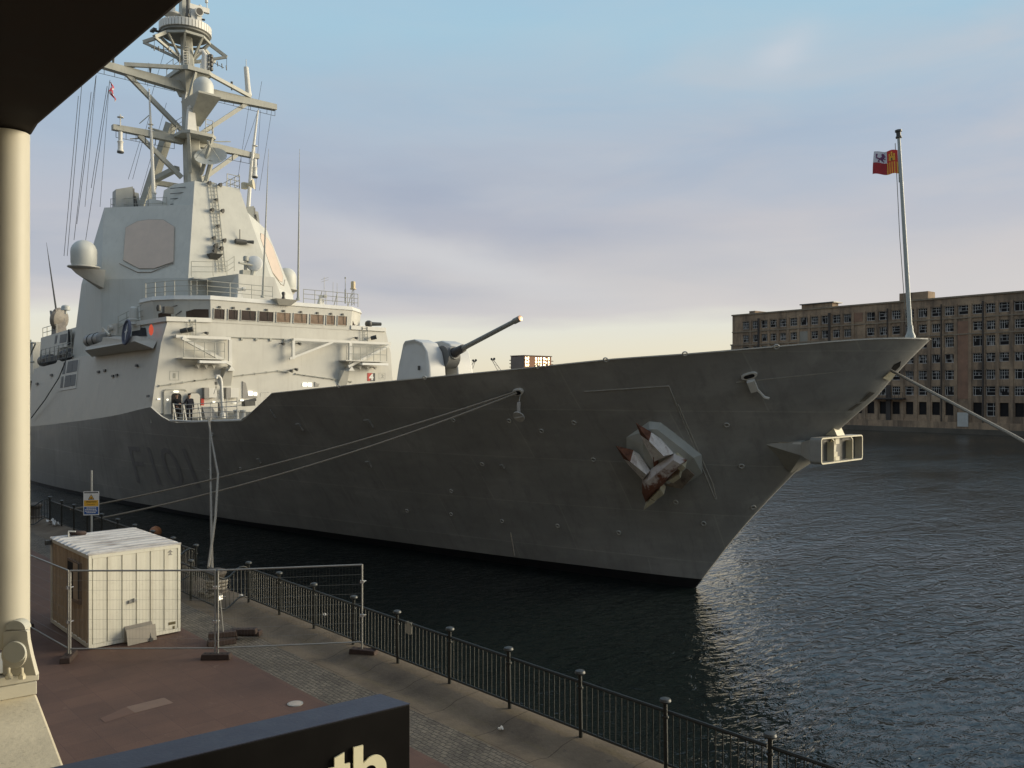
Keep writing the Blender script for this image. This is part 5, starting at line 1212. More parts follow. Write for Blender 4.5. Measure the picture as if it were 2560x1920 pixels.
    for x0, x1 in ((1165, 1222), (1203, 1262)):
        pts = [fp(lerp(x0, x1, i / 8), lerp(100, 655, i / 8), .16) for i in range(9)]; g.tube(pts, .045, 5)
    for i in range(24):
        t = i / 24; g.tube([fp(lerp(1165, 1222, t), lerp(100, 655, t), .16), fp(lerp(1203, 1262, t), lerp(100, 655, t), .16)], .03, 4)
    g.build('ladder', MASTM, tw)
    for i, (x, y, sz) in enumerate(((1150, 95, .2), (1218, 107, .2), (1168, 263, .18), (1232, 270, .2), (1178, 440, .18), (1244, 455, .2), (1190, 490, .26), (1185, 520, .24), (1205, 365, .14), (1195, 200, .14), (1226, 505, .2))):
        p = fp(x, y, .22); g = G(); g.tube([p, p + V((.1, -.15, -.05))], [sz * .6, sz], 8); g.tube([p, p + V((0, .25, 0))], .05, 5); g.build('signal_lamp', DARKM, tw)
    p = fp(1187, 553, .0); g = G(); g.hull([p + V((a, b, c)) for a, b, c in ((-.5, 0, .1), (.5, 0, .1), (-.5, -.75, .1), (.5, -.75, .1), (-.3, 0, -.35), (.3, 0, -.35))]); g.build('lamp_shelf', DARKM, tw)
    p = fp(1355, 465, .15); g = G(); g.tube([p + V((-.45, -.05, 0)), p + V((.45, -.05, 0))], [.2, .2], 10); g.tube([p + V((.45, -.1, .05)), p + V((1.0, -.25, .05))], [.1, .15], 8); g.tube([p + V((0, .1, -.3)), p + V((0, .1, 1.0))], .04, 5); g.tube([p + V((0, 0, 0)), p + V((0, .17, 0))], .12, 6); g.build('night_camera', DARKM, tw)
    g = G(); rail(g, [fp(x, y, .9) for x, y in ((1022, 690), (1158, 690), (1245, 685), (1290, 655))], 1.15, 3, .026); g.build('guard_rail', MASTM, tw)
    g = G(); p = fp(1155, 700); g.box((CL - 3.55, 61.4, 16.35), (CL + 2, 62.49, 16.45)); g.build('walkway', SHIP, tw)
    # loud hailer on the port edge
    p = fp(1375, 110, .1); g = G(); g.lathe([(.12, 0), (.16, .2), (.42, .55), (.44, .58)], p + V((.3, 0, .1)), (.75, -.65, .1), 14); g.obox(p + V((.15, .1, 0)), (.2, 0, 0), (0, .2, 0), (0, 0, .25)); g.build('loud_hailer', CREAMP, tw)
    # decoy boxes on the roof, both sides; aerial plinths
    for s in (-1, 1):
        c = V((CL + s * 5.2, 71.0, Zt)); g = G()
        prof = [(-1.1, 0.02), (1.1, 0.02), (1.05, 1.5), (.6, 2.0), (-.2, 2.25), (-.5, 1.9), (-1.1, 1.5)]
        g.hexa([c + V(p) for p in ((-.95, -.75, .02), (.35, -.95, .02), (.55, .6, .02), (-.75, .8, .02), (-.95, -.7, 1.55), (.3, -.9, 1.95), (.45, .5, 1.95), (-.75, .7, 1.6))]); g.hexa([c + V(p) for p in ((.36, -.7, .02), (1.0, -.75, .02), (1.0, .5, .02), (.56, .5, .02), (.33, -.6, 1.6), (.85, -.6, 1.55), (.85, .4, 1.55), (.5, .4, 1.6))])
        bx_ = g.build('jammer_box', pmat('jammer_grey', (0.33, 0.335, 0.31), 0.55, 0.1, 2), tw)
        g = G(); g.hexa([c + V(p) for p in ((.36, -.96, .1), (.50, -.94, .1), (.50, -.72, .1), (.36, -.72, .1), (.31, -.92, 1.8), (.42, -.9, 1.8), (.42, -.7, 1.8), (.31, -.7, 1.8))]); g.beam(c + V((.7, -.9, .05)), c + V((.45, -1.0, 1.2)), .07, .07); g.build('jammer_cheek', DARKM, bx_)
    p = at_y(385, 486, 70.5); q = at_y(372.5, 222, 70.5); b0 = V((p.x, p.y, Zt))
    g = G(); g.hull([b0 + V((a, b, c)) for a, b, c in ((-.62, -.6, .02), (.62, -.6, .02), (.62, .6, .02), (-.62, .6, .02), (-.48, -.45, 1.15), (.48, -.45, 1.15), (.48, .45, 1.15), (-.48, .45, 1.15))]); pl_ = g.build('aerial_plinth', SHIPW, tw)
    g = G(); g.tube([b0 + V((0, 0, 1.15)), lerp(p, q, .5), q], [.17, .13, .05], 8); z1 = lerp(p, q, .66); g.lathe([(.1, -.2), (.22, .0), (.1, .2)], p + V((0, 0, .1)), n=8); g.lathe([(.22, 0), (.22, .06)], z1, n=8); g.build('pole_aerial', SHIPW, tw)
    p = at_y(617, 505, 70.5); q = at_y(645, 276, 70.5); b0 = V((p.x, p.y, Zt)); g = G(); g.tube([b0, lerp(p, q, .4), q], [.2, .15, .07], 8); g.build('pole_aerial', SHIPW, tw)
    g = G(); rail(g, seg((CL + 2.2, 66, Zc), (CL + 2.5, 70, Zc), 1.0), 1.35, 3, .03); rail(g, seg((CL - 1.2, 65.5, Zc), (CL + 2.2, 66, Zc), 1.2)[2:], 1.2, 3, .03); g.build('guard_rail', MASTM, tw)
    g = G(); rail(g, seg((CL - 6.3, 71, Zt), (CL - 3.2, 67.5, Zt), 1.5), .9, 2, .022); g.build('guard_rail', MASTM, tw)
    g = G(); g.tube([(CL - 4.1, 69, Zt), (CL - 4.1, 69, Zt + 1.9)], [.04, .02], 5); g.build('aerial', MASTM, tw)
    g = G()
    for i in range(4): z = Zt + .35 + i * .42; g.tube([V((CL - 2.98, 67.3, z)), V((CL - 2.3, 66.0, z))], .03, 4)
    g.build('rung', DARKM, tw)
    # satellite domes on sponsons either side of the tower
    c0 = at_x(*zt(376, 625), 19.6)
    for s in (-1, 1):
        c = c0 if s < 0 else V((at_y(716, 640, c0.y + 2.6).x, c0.y + 2.6, c0.z)); wx = CL + s * (8.15 if s < 0 else 7.6)
        g = G(); g.lathe([(.88, -.1), (1.12, 0), (1.12, .08), (.9, .12)], c + V((0, 0, -.02)), n=28); g.hull([c + V((0, -.7, -.15)), c + V((s * .9, 0, -.15)), c + V((0, .7, -.15)), c + V((s * .55, 0, -.5))] + [V((wx - s * .1, c.y + dy, c.z + dz)) for dy, dz in ((-.9, -.15), (.9, -.15), (-.5, -1.5), (.5, -1.5))]); sd_ = g.build('dome_sponson', SHIP, tw)
        g = G(); prof = [(.8, .1), (.89, .3), (.91, 1.15)] + [(.91 * math.cos(R(a)), 1.15 + .9 * math.sin(R(a))) for a in (15, 30, 45, 60, 75, 89)]; g.lathe(prof, c, n=28); g.build('satellite_dome', DOME, tw)
    return tw
TOWER = build_tower()

def build_mast():
    M = MASTM; mx = lambda px, py, X=CL: at_x(*zm(px, py), X); my = lambda px, py, Y=71.0: at_y(*zm(px, py), Y)
    YC = 70.8
    # trunk: tapering, a little aft-leaning
    def sec(z):
        t = (z - 24.4) / (40 - 24.4); h = lerp(.66, .40, min(1, max(0, t))); d = lerp(.66, .40, min(1, max(0, t))); yc = lerp(69.9, 71.7, t); return h, d, yc
    g = G(); P_ = []
    for z in (24.4, 27, 29.2, 31.5, 33.8, 36, 38.6):
        h, d, yc = sec(z); k = .18
        P_.append([V((CL + x, yc + y, z)) for x, y in ((-h, -d + k), (-h + k, -d), (h - k, -d), (h, -d + k), (h, d - k), (h - k, d), (-h + k, d), (-h, d - k))])
    n = 8
    for a, b in zip(P_, P_[1:]):
        for i in range(n): g.quad(a[i], a[(i + 1) % n], b[(i + 1) % n], b[i])
    g.poly(P_[-1]); g.poly(P_[0][::-1]); mast = g.build('mast', M, SHIP_ROOT)
    B = lambda nm, g, m=M, par=mast: g.build(nm, m, par)
    # after legs and cross ties
    for s in (-1, 1):
        g = G(); g.beam((CL + s * .9, 72.5, 31.0), (CL + s * 2.6, 75.6, 22.5), .75, .6); B('mast_leg', g)
    g = G(); g.beam((CL - .9, 71.2, 26.9), (CL - 1.9, 74.6, 26.2), .5, .4); g.beam((CL + .9, 71.2, 26.9), (CL + 1.9, 74.6, 26.2), .5, .4); g.beam((CL - 1.9, 74.6, 26.2), (CL + 1.9, 74.6, 26.2), .5, .4); B('leg_tie', g)
    # yards: lower and upper pair, each a deep beam with its strut, jackstay and hanging stirrups
    def yard(z0, zr, half, w, h, strut_x, strut_z, step):
        for s in (-1, 1):
            g = G(); ye = YC; g.beam((CL + s * .6, ye, zr), (CL + s * half, ye, z0), w, h * 1.25, 0, (0, 0, 1), w * .85, h * .8); y_ = B('yard', g)
            g = G(); g.beam((CL + s * .8, ye - .3, strut_z), (CL + s * strut_x, ye, z0 - h * .4), .34, .34); B('yard_strut', g)
            g = G(); xs = [lerp(1.4, half - .2, i / step) for i in range(step + 1)]
            for x in xs: g.tube([V((CL + s * x, ye - w * .4, z0 - h * .4)), V((CL + s * x, ye - w * .4, z0 - h * .4 - .62))], .022, 4)
            g.tube([V((CL + s * x, ye - w * .4, z0 - h * .4 - .62)) for x in xs], .02, 4); g.build('foot_rope', DARKM, y_)
    yard(29.15, 29.25, 6.25, .6, .52, 4.2, 26.0, 6)
    yard(34.0, 33.75, 7.95, .7, .62, 5.2, 30.0, 8)
    # upper yard diagonal plan braces
    for s in (-1, 1):
        g = G(); g.beam((CL + s * .8, 69.2, 34.9), (CL + s * 5.4, YC - .2, 34.35), .28, .3); B('yard_brace', g)
        # lanterns hung under the lower yard ends, stick aerials on top
        g = G(); x = CL + s * 5.75; g.tube([(x, YC - .35, 30.2), (x, YC - .35, 29.3)], .05, 6); g.lathe([(.25, 0), (.25, .05), (.05, .08)], (x, YC - .35, 29.95), n=10)
        g.lathe([(.22, -1.75), (.26, -1.65), (.2, -1.45), (.2, -1.0), (.25, -.9), (.16, -.8), (.16, -.1)], (x, YC - .35, 28.9), n=12); g.lathe([(.24, -1.8), (.27, -1.74), (.2, -1.5)], (x, YC - .35, 28.9), n=12, mat=1); g.build('yard_lantern', [SHIPW, DARKM], mast)
    p, q = my(1345, 765), my(1325, 535); g = G(); g.tube([p, lerp(p, q, .25), lerp(p, q, .95), q], [.3, .24, .21, .2], 10); g.tube([q, q + V((0, 0, .7))], .03, 4); B('stick_aerial', g, SHIPW)
    for px, py, h in ((1210, 720, .75), (410, 580, .5), (560, 580, .4), (265, 545, 1.0)):
        p = my(px, py); g = G(); g.tube([p, p + V((0, 0, h))], [.06, .11], 7)
        if px == 410: g.lathe([(.32, 0), (.32, .08), (.1, .2)], p + V((0, 0, h)), n=10)
        B('yard_aerial', g, DARKM)
    # platforms
    def plat(z, hx, y0, y1, th=.28, chop=.7, under=None):
        g = G(); pts = [V((CL + x, y, z)) for x, y in ((-hx, y1), (-hx, y0 + chop), (-hx + chop, y0), (hx - chop, y0), (hx, y0 + chop), (hx, y1))]; g.prism(pts, (0, 0, -th)); return g
    B('mast_platform', plat(29.55, 1.45, 68.35, 71.6, .26, .5))
    for x in (-1.0, 1.0): g = G(); g.beam((CL + x, 68.6, 29.3), (CL + x * .45, 69.5, 26.3), .24, .24); B('platform_brace', g)
    g = G(); rail(g, [V((CL - 1.35, 71.4, 29.55)), V((CL - 1.35, 70.2, 29.55)), V((CL - 1.35, 69, 29.55))], 1.1, 3, .026); rail(g, [V((CL + .4, 68.45, 29.55)), V((CL + 1.1, 68.6, 29.55)), V((CL + 1.38, 69.4, 29.55)), V((CL + 1.38, 71.0, 29.55))], 1.2, 3, .028); B('guard_rail', g)
    g = G(); c = mx(770, 1000); g.hull([V((CL - .75 + a, 68.85 + b, z)) for a, b, z in ((-.35, -.3, 29.57), (.45, -.3, 29.57), (.45, .3, 29.57), (-.35, .3, 29.57), (-.2, -.2, 31.4), (.3, -.2, 31.4), (.3, .2, 31.4), (-.2, .2, 31.4))]); g.lathe([(.28, 0), (.3, .15), (.1, .3)], (CL - .7, 68.85, 31.4), n=10); B('equipment_cabinet', g, SHIPW)
    # dome platform facing forward
    g = G(); g.hull([V((CL + x, y, z)) for x, y, z in ((-.95, 66.7, 32.35), (.95, 66.7, 32.35), (-.95, 70.3, 32.35), (.95, 70.3, 32.35), (-.95, 66.7, 32.2), (.95, 66.7, 32.2), (-.5, 69.8, 30.4), (.5, 69.8, 30.4))]); dp = B('dome_platform', g)
    g = G(); prof = [(.78, .0), (.82, .15), (.82, .85)] + [(.82 * math.cos(R(a)), .85 + .80 * math.sin(R(a))) for a in (15, 30, 45, 60, 75, 89)]; g.lathe(prof, (CL, 68.0, 32.36), n=30); g.build('radome', DOME, mast)
    B('mast_platform', plat(35.05, 1.32, 68.9, 72.8, .34, .4))
    g = G(); g.hull([V((CL + x, y, z)) for x, y, z in ((-1.05, 69.2, 34.69), (1.05, 69.2, 34.69), (-1.2, 72, 34.69), (1.2, 72, 34.69), (-.5, 70.3, 33.2), (.5, 70.3, 33.2), (-.5, 71.8, 33.2), (.5, 71.8, 33.2))]); B('platform_haunch', g)
    g = G(); g.beam((CL - .2, 69.1, 34.7), (CL - .5, 69.9, 32.3), .22, .22); B('platform_brace', g)
    g = G(); rail(g, [V((CL - 1.25, 72.6, 35.05)), V((CL - 1.25, 71.2, 35.05)), V((CL - 1.25, 69.8, 35.05))], 1.05, 2, .026); rail(g, [V((CL + 1.0, 69.1, 35.05)), V((CL + 1.25, 70.0, 35.05)), V((CL + 1.25, 71.5, 35.05))], 1.35, 3, .028); B('guard_rail', g)
    g = G(); c = V((CL + .75, 69.5, 35.05)); g.tube([c, c + V((0, 0, .9)), c + V((.03, 0, 1.4)), c + V((-.15, .1, 1.75)), c + V((-.45, .15, 1.65))], [.27, .28, .26, .22, .17], 12); B('horn_duct', g, SHIPW)
    g = G(); c = V((CL + 1.15, 69.2, 35.05))
    for i in range(4): g.lathe([(.12, 0), (.2, .05), (.2, .28), (.12, .33)], c + V((0, 0, .1 + .36 * i)), n=10)
    B('light_stack', g, DARKM)
    # crow's nest drum: ribbed skirt, dark underside, octagonal frame and raking braces
    zc = 38.5; cy = 71.7; Rr = 2.1
    g = G(); g.lathe([(.8, -.15), (Rr - .35, -.12), (Rr - .12, .0), (Rr - .12, .12), (Rr - .06, .16), (Rr - .06, .74), (Rr - .16, .76)], (CL, cy, zc), n=48); dr = B('drum_platform', g, pmat('drum_underside', (0.20, 0.20, 0.18), 0.6, 0.2, 2))
    g = G()
    for i in range(48):
        a, b = 2 * math.pi * i / 48 + .012, 2 * math.pi * (i + 1) / 48 - .012
        o = [V((CL + math.cos(t) * r, cy + math.sin(t) * r, zc + z)) for t, r, z in ((a, Rr - .05, .18), (b, Rr - .05, .18), (b, Rr + .03, .20), (a, Rr + .03, .20), (a, Rr - .05, .86), (b, Rr - .05, .86), (b, Rr + .03, .84), (a, Rr + .03, .84))]; g.hexa(o)
    g.build('ribbed_skirt', SHIPW, mast)
    oct_ = [V((CL + 1.98 * math.cos(R(22.5 + 45 * i)), cy + 1.98 * math.sin(R(22.5 + 45 * i)), zc - .32)) for i in range(8)]
    g = G()
    for i in range(8): g.beam(oct_[i], oct_[(i + 1) % 8], .15, .2)
    B('ring_frame', g)
    for i in (3, 4, 5, 6, 7, 0): g = G(); g.beam(oct_[i], V((CL + (.36 if oct_[i].x > CL else -.36), lerp(cy, oct_[i].y, .2), 36.2)), .17, .17); B('drum_brace', g)
    # outrigger arms below the drum
    for s in (-1, 1):
        for y1, z1, L_ in ((70.4, 37.2, 3.1), (72.9, 37.5, 3.1)):
            e = V((CL + s * L_, y1, z1)); g = G(); g.beam(V((CL + s * .3, 71.5, 36.3)), e, .2, .2); g.beam(e, V((CL + s * 1.9, cy + (y1 - cy) * .5, zc - .35)), .26, .26); B('outrigger', g)
            if y1 < 71:
                g = G(); g.tube([e, e + V((0, 0, -1.0))], .02, 4); g.tube([e + V((-.25, 0, -1.0)), e + V((-s * 1.4, 0, -.75))], .03, 4)
                for k in range(4): g.tube([e + V((-s * .4 * k, 0, -1.15 + .07 * k)), e + V((-s * .4 * k - .05, 0, -.75 + .07 * k))], .045, 5)
                B('wind_gauge', g, DARKM)
    g = G(); c = oct_[3] + V((-.6, 0, .4)); g.tube([c, c + V((.7, 0, 0))], .1, 6); g.obox(c, (.15, 0, 0), (0, .4, 0), (0, 0, .08)); B('sensor', g, DARKM)
    # topmast, radar head, small yard
    g = G(); P_ = [[V((CL + x * h, cy + .15 + y * h, z)) for x, y in ((-1, -1), (1, -1), (1, 1), (-1, 1))] for z, h in ((38.6, .40), (41.2, .36), (44.5, .32))]
    for a, b in zip(P_, P_[1:]):
        for i in range(4): g.quad(a[i], a[(i + 1) % 4], b[(i + 1) % 4], b[i])
    g.poly(P_[-1]); B('topmast', g)
    p, q = my(870, 48, 70.9), my(1028, 92, 70.9); g = G(); g.beam(p, q, .3, .42); g.tube([q + V((-.15, 0, .2)), q + V((-.2, 0, .8))], .04, 5); g.tube([q + V((-.2, 0, .7)), q + V((-.28, 0, 1.35))], [.14, .09], 8); g.lathe([(.16, 0), (.1, .15)], lerp(p, q, .55) + V((0, 0, .2)), n=8); B('top_yard', g, SHIPW)
    p = my(858, 60, 70.6); g = G(); g.tube([p + V((0, 0, -.75)), p + V((0, 0, .8))], .12, 7); g.lathe([(.2, -.8), (.2, -.55)], p, n=8); B('mast_lamp', g, DARKM)
    c = my(915, 215, 70.6); g = G(); g.hull([c + V((x * .6, y * .6, z)) for x, y, z in ((-1.0, -.3, -.05), (.35, -.7, -.05), (1.0, .3, -.05), (-1.0, 1.0, -.05), (-.9, -.2, .25), (.3, -.6, .25), (.9, .3, .25), (-.9, .9, .25))]); g.beam(c + V((-1.0, .6, -.2)), c + V((.4, .2, -.2)), .2, .15); B('radar_bracket', g)
    g = G(); c2 = c + V((.1, 0, .2)); g.obox(c2 + V((-.2, .15, .6)), (.26, 0, 0), (0, .32, 0), (0, 0, .6)); g.tube([c2 + V((.12, .2, 1.1)), c2 + V((.12, -.5, 1.02))], .36, 16); g.obox(c2 + V((.2, -.05, .36)), (.22, 0, 0), (0, .28, 0), (0, 0, .36)); hd = B('tracking_radar', g, SHIPW)
    g = G(); g.lathe([(.29, 0), (.29, .012)], c2 + V((.12, -.505, 1.02)), (0, -1, -.15), 16); g.tube([c2 + V((.38, -.25, .5)), c2 + V((.62, -.4, .5))], .09, 8); g.tube([c2 + V((.38, -.25, .18)), c2 + V((.62, -.4, .15))], .09, 8); g.build('radar_aperture', DARKM, hd)
    g = G(); c = V((CL - 1.15, 71.6, 40.0)); g.lathe([(.08, -.7), (.2, -.3), (.72, -.05), (.75, .08), (.15, .12)], c, n=24); g.tube([c + V((0, 0, .1)), c + V((0, 0, 1.5))], .24, 10); B('navigation_radar', g, SHIPW)
    # ladders up the trunk
    for (x0, y0, x1, y1) in ((845, 370, 850, 560), (880, 700, 850, 830), (890, 940, 900, 1090)):
        g = G(); n_ = 9
        pts = [[at_y(*zm(lerp(x0, x1, i / n_) + dx, lerp(y0, y1, i / n_)), 0) for i in range(n_ + 1)] for dx in (-22, 22)] if False else None
        P_ = []
        for dx in (-22, 22):
            row = []
            for i in range(n_ + 1):
                px, py = zm(lerp(x0, x1, i / n_) + dx, lerp(y0, y1, i / n_)); d = ray(px, py); t = 70.0
                for _ in range(25):
                    p = EYE + d * t; h, dd, yc = sec(p.z); t += ((yc - dd - .14) - p.y) / d.y
                row.append(EYE + d * t)
            P_.append(row); g.tube(row, .04, 5)
        for a, b in zip(*P_): g.tube([a, b], .03, 4)
        B('mast_ladder', g, SHIPW)
    # big dish turned up and forward, with its feed
    c = mx(1045, 1258, CL + .9); ax = V((-.42, -.60, .68)).normalized()
    g = G(); prof = [(.05, -.46), (.7, -.36), (1.35, -.10), (1.85, .22), (1.88, .26), (1.8, .24), (1.3, -.02), (.65, -.26), (.02, -.36)]; g.lathe([(a_ * .70, b_ * .7) for a_, b_ in prof], c, ax, 32); ds = B('dish_aerial', g, DOME)
    x_ = ax.cross(V((0, 0, 1))).normalized(); y_ = ax.cross(x_); f_ = c + ax * 1.35
    g = G()
    for a in (20, 140, 260): g.tube([c + (x_ * math.cos(R(a)) + y_ * math.sin(R(a))) * 1.25 + ax * .14, f_], .026, 4)
    g.tube([f_ - ax * .25, f_ + ax * .25], .10, 8); g.build('dish_feed', MASTM, ds)
    g = G(); g.tube([c - ax * .28, V((c.x - .2, c.y + .6, 25.6))], .22, 8); g.obox(V((c.x - .1, c.y + .5, 25.1)), (.45, 0, 0), (0, .4, 0), (0, 0, .5)); g.build('dish_pedestal', MASTM, ds)
    for (x0, y0, x1, y1, r) in ((545, 1020, 690, 1060, .09), (1060, 1130, 1200, 1130, .05), (475, 985, 550, 920, .04), (400, 1108, 470, 1105, .05)):
        g = G(); g.tube([my(x0, y0), my(x1, y1)], r, 6); B('boom', g)
    # signal halyards and wire aerials
    wires = [((235, 650), (160, 1650), 71), ((130, 600), (40, 1650), 71), ((420, 1430), (560, 900), 73), ((385, 1430), (500, 1050), 73), ((480, 1560), (690, 820), 73), ((1420, 880), (1310, 1200), 71), ((1440, 880), (1400, 1520), 71), ((1530, 880), (1430, 1520), 71), ((1350, 830), (1260, 1420), 71), ((670, 420), (560, 800), 72), ((545, 500), (540, 690), 72), ((1450, 650), (1420, 830), 71)]
    for a, b, Y in wires:
        g = G(); g.tube([my(*a, Y), my(*b, Y)], .016, 4); B('halyard', g, DARKM)
    def longwire(a, b, Ya, Yb):
        g = G(); g.tube([at_y(*a, Ya), at_y(*b, Yb)], .020, 4); B('halyard', g, DARKM)
    for a, b in (((205, 205), (168, 640)), ((240, 190), (192, 560)), ((275, 200), (205, 660)), ((268, 215), (228, 470)), ((196, 240), (160, 640)), ((228, 230), (185, 600))): longwire(a, b, 71, 77)
    return mast
build_mast()

def build_gun():
    z0 = 7.35; t = None
    prof = [(35.45, z0), (35.40, 8.3), (35.50, 9.3), (35.75, 10.15), (36.2, 10.65), (36.9, 10.85), (37.75, 10.80), (37.95, 10.6), (38.2, 9.6), (38.4, 8.4), (38.45, z0)]
    root = G(); root.lathe([(2.2, 0), (2.2, .25), (2.0, .3)], (CL, 37.4, z0 - .3), n=32); base = root.build('gun_mount', SHIP, SHIP_ROOT)
    TM = pmat('turret_grey', (0.54, 0.54, 0.52), 0.45, 0.05, 1.2)
    def cheek(xa, xb, taper):
        g = G(); cx = (xa + xb) / 2
        outer = xa if abs(xa - CL) > abs(xb - CL) else xb; inner = xb if outer == xa else xa; k = .30
        n = len(prof)
        shrink = lambda p, f: (37.4 + (p[0] - 37.4) * f, z0 + (p[1] - z0) * f)
        A_ = [V((inner, p[0], p[1])) for p in prof]; B_ = [V((lerp(outer, inner, .16), p[0], p[1])) for p in prof]
        C_ = [V((outer + (inner - outer) * (.03 + .28 * max(0, (p[1] - 9) / 2) ** 1.5), *shrink(p, .93 if p[1] > z0 + .1 else .97))) for p in prof]
        C_ = [V((c.x, c.y, max(c.z, z0))) for c in C_]
        vs = A_ + B_ + C_; fs = []
        for i in range(n - 1): fs += [(i, i + 1, n + i + 1, n + i), (n + i, n + i + 1, 2 * n + i + 1, 2 * n + i)]
        fs += [tuple(range(n)), tuple(range(2 * n, 3 * n))[::-1]]
        g.add(vs, fs, 0, True); return g
    c1 = cheek(CL - 1.72, CL - .42, 1); s = c1.build('gun_shield', TM, base)
    md = s.modifiers.new('round', 'BEVEL'); md.width = .1; md.segments = 3; md.limit_method = 'ANGLE'; md.angle_limit = R(30)
    s2 = cheek(CL + 1.72, CL + .42, 1).build('gun_shield', TM, base)
    md = s2.modifiers.new('round', 'BEVEL'); md.width = .1; md.segments = 3; md.limit_method = 'ANGLE'; md.angle_limit = R(30)
    g = G(); g.prism([V((CL - .43, y, z)) for y, z in ((36.6, z0), (36.5, 9.0), (36.7, 10.0), (37.2, 10.6), (37.7, 10.6), (38.1, 9.0), (38.1, z0))], (.86, 0, 0)); g.build('gun_house', DARKM, base)
    m0 = at_x(1132, 884, CL); m1 = at_x(1300, 796, CL); d = (m1 - m0).normalized()
    g = G(); g.tube([(CL - .41, m0.y + .45, m0.z - .18), (CL + .41, m0.y + .45, m0.z - .18)], .62, 20); g.tube([m0 - d * .3, m0 + d * 0.15], .36, 14); cr = g.build('gun_cradle', pmat('cradle_grey', (0.13, 0.13, 0.125), 0.5, 0.1, 3), base)
    g = G(); g.tube([m0 - d * .2, m0 + d * .25, m0 + d * .3, m0 + d * .95], [.30, .28, .235, .215], 16); g.build('recoil_sleeve', pmat('sleeve_black', (0.035, 0.03, 0.03), 0.5, 0.2, 3), base)
    g = G(); L_ = (m1 - m0).length; g.tube([m0 + d * .9, m0 + d * .95, m0 + d * 1.3, m0 + d * (L_ - .45)], [.165, .165, .135, .118], 16); g.tube([m0 + d * (L_ - .46), m0 + d * (L_ - .44), m0 + d * L_], [.118, .15, .15], 16); br = g.build('gun_barrel', pmat('barrel_grey', (0.21, 0.205, 0.185), 0.45, 0.1, 3), base)
    g = G(); g.lathe([(.148, 0), (.148, .04), (.085, .05)], m0 + d * L_, d, 18); g.build('muzzle_ring', pmat('muzzle_copper', (0.50, 0.30, 0.20), 0.35, 0.1, 5, metal=0.5), base)
    p = at_x(1047, 920, CL - 1.75); g = G(); g.box((CL - 1.78, p.y - .06, p.z - .12), (CL - 1.70, p.y + .06, p.z + .12)); g.build('shield_hatch', DARKM, base)
build_gun()

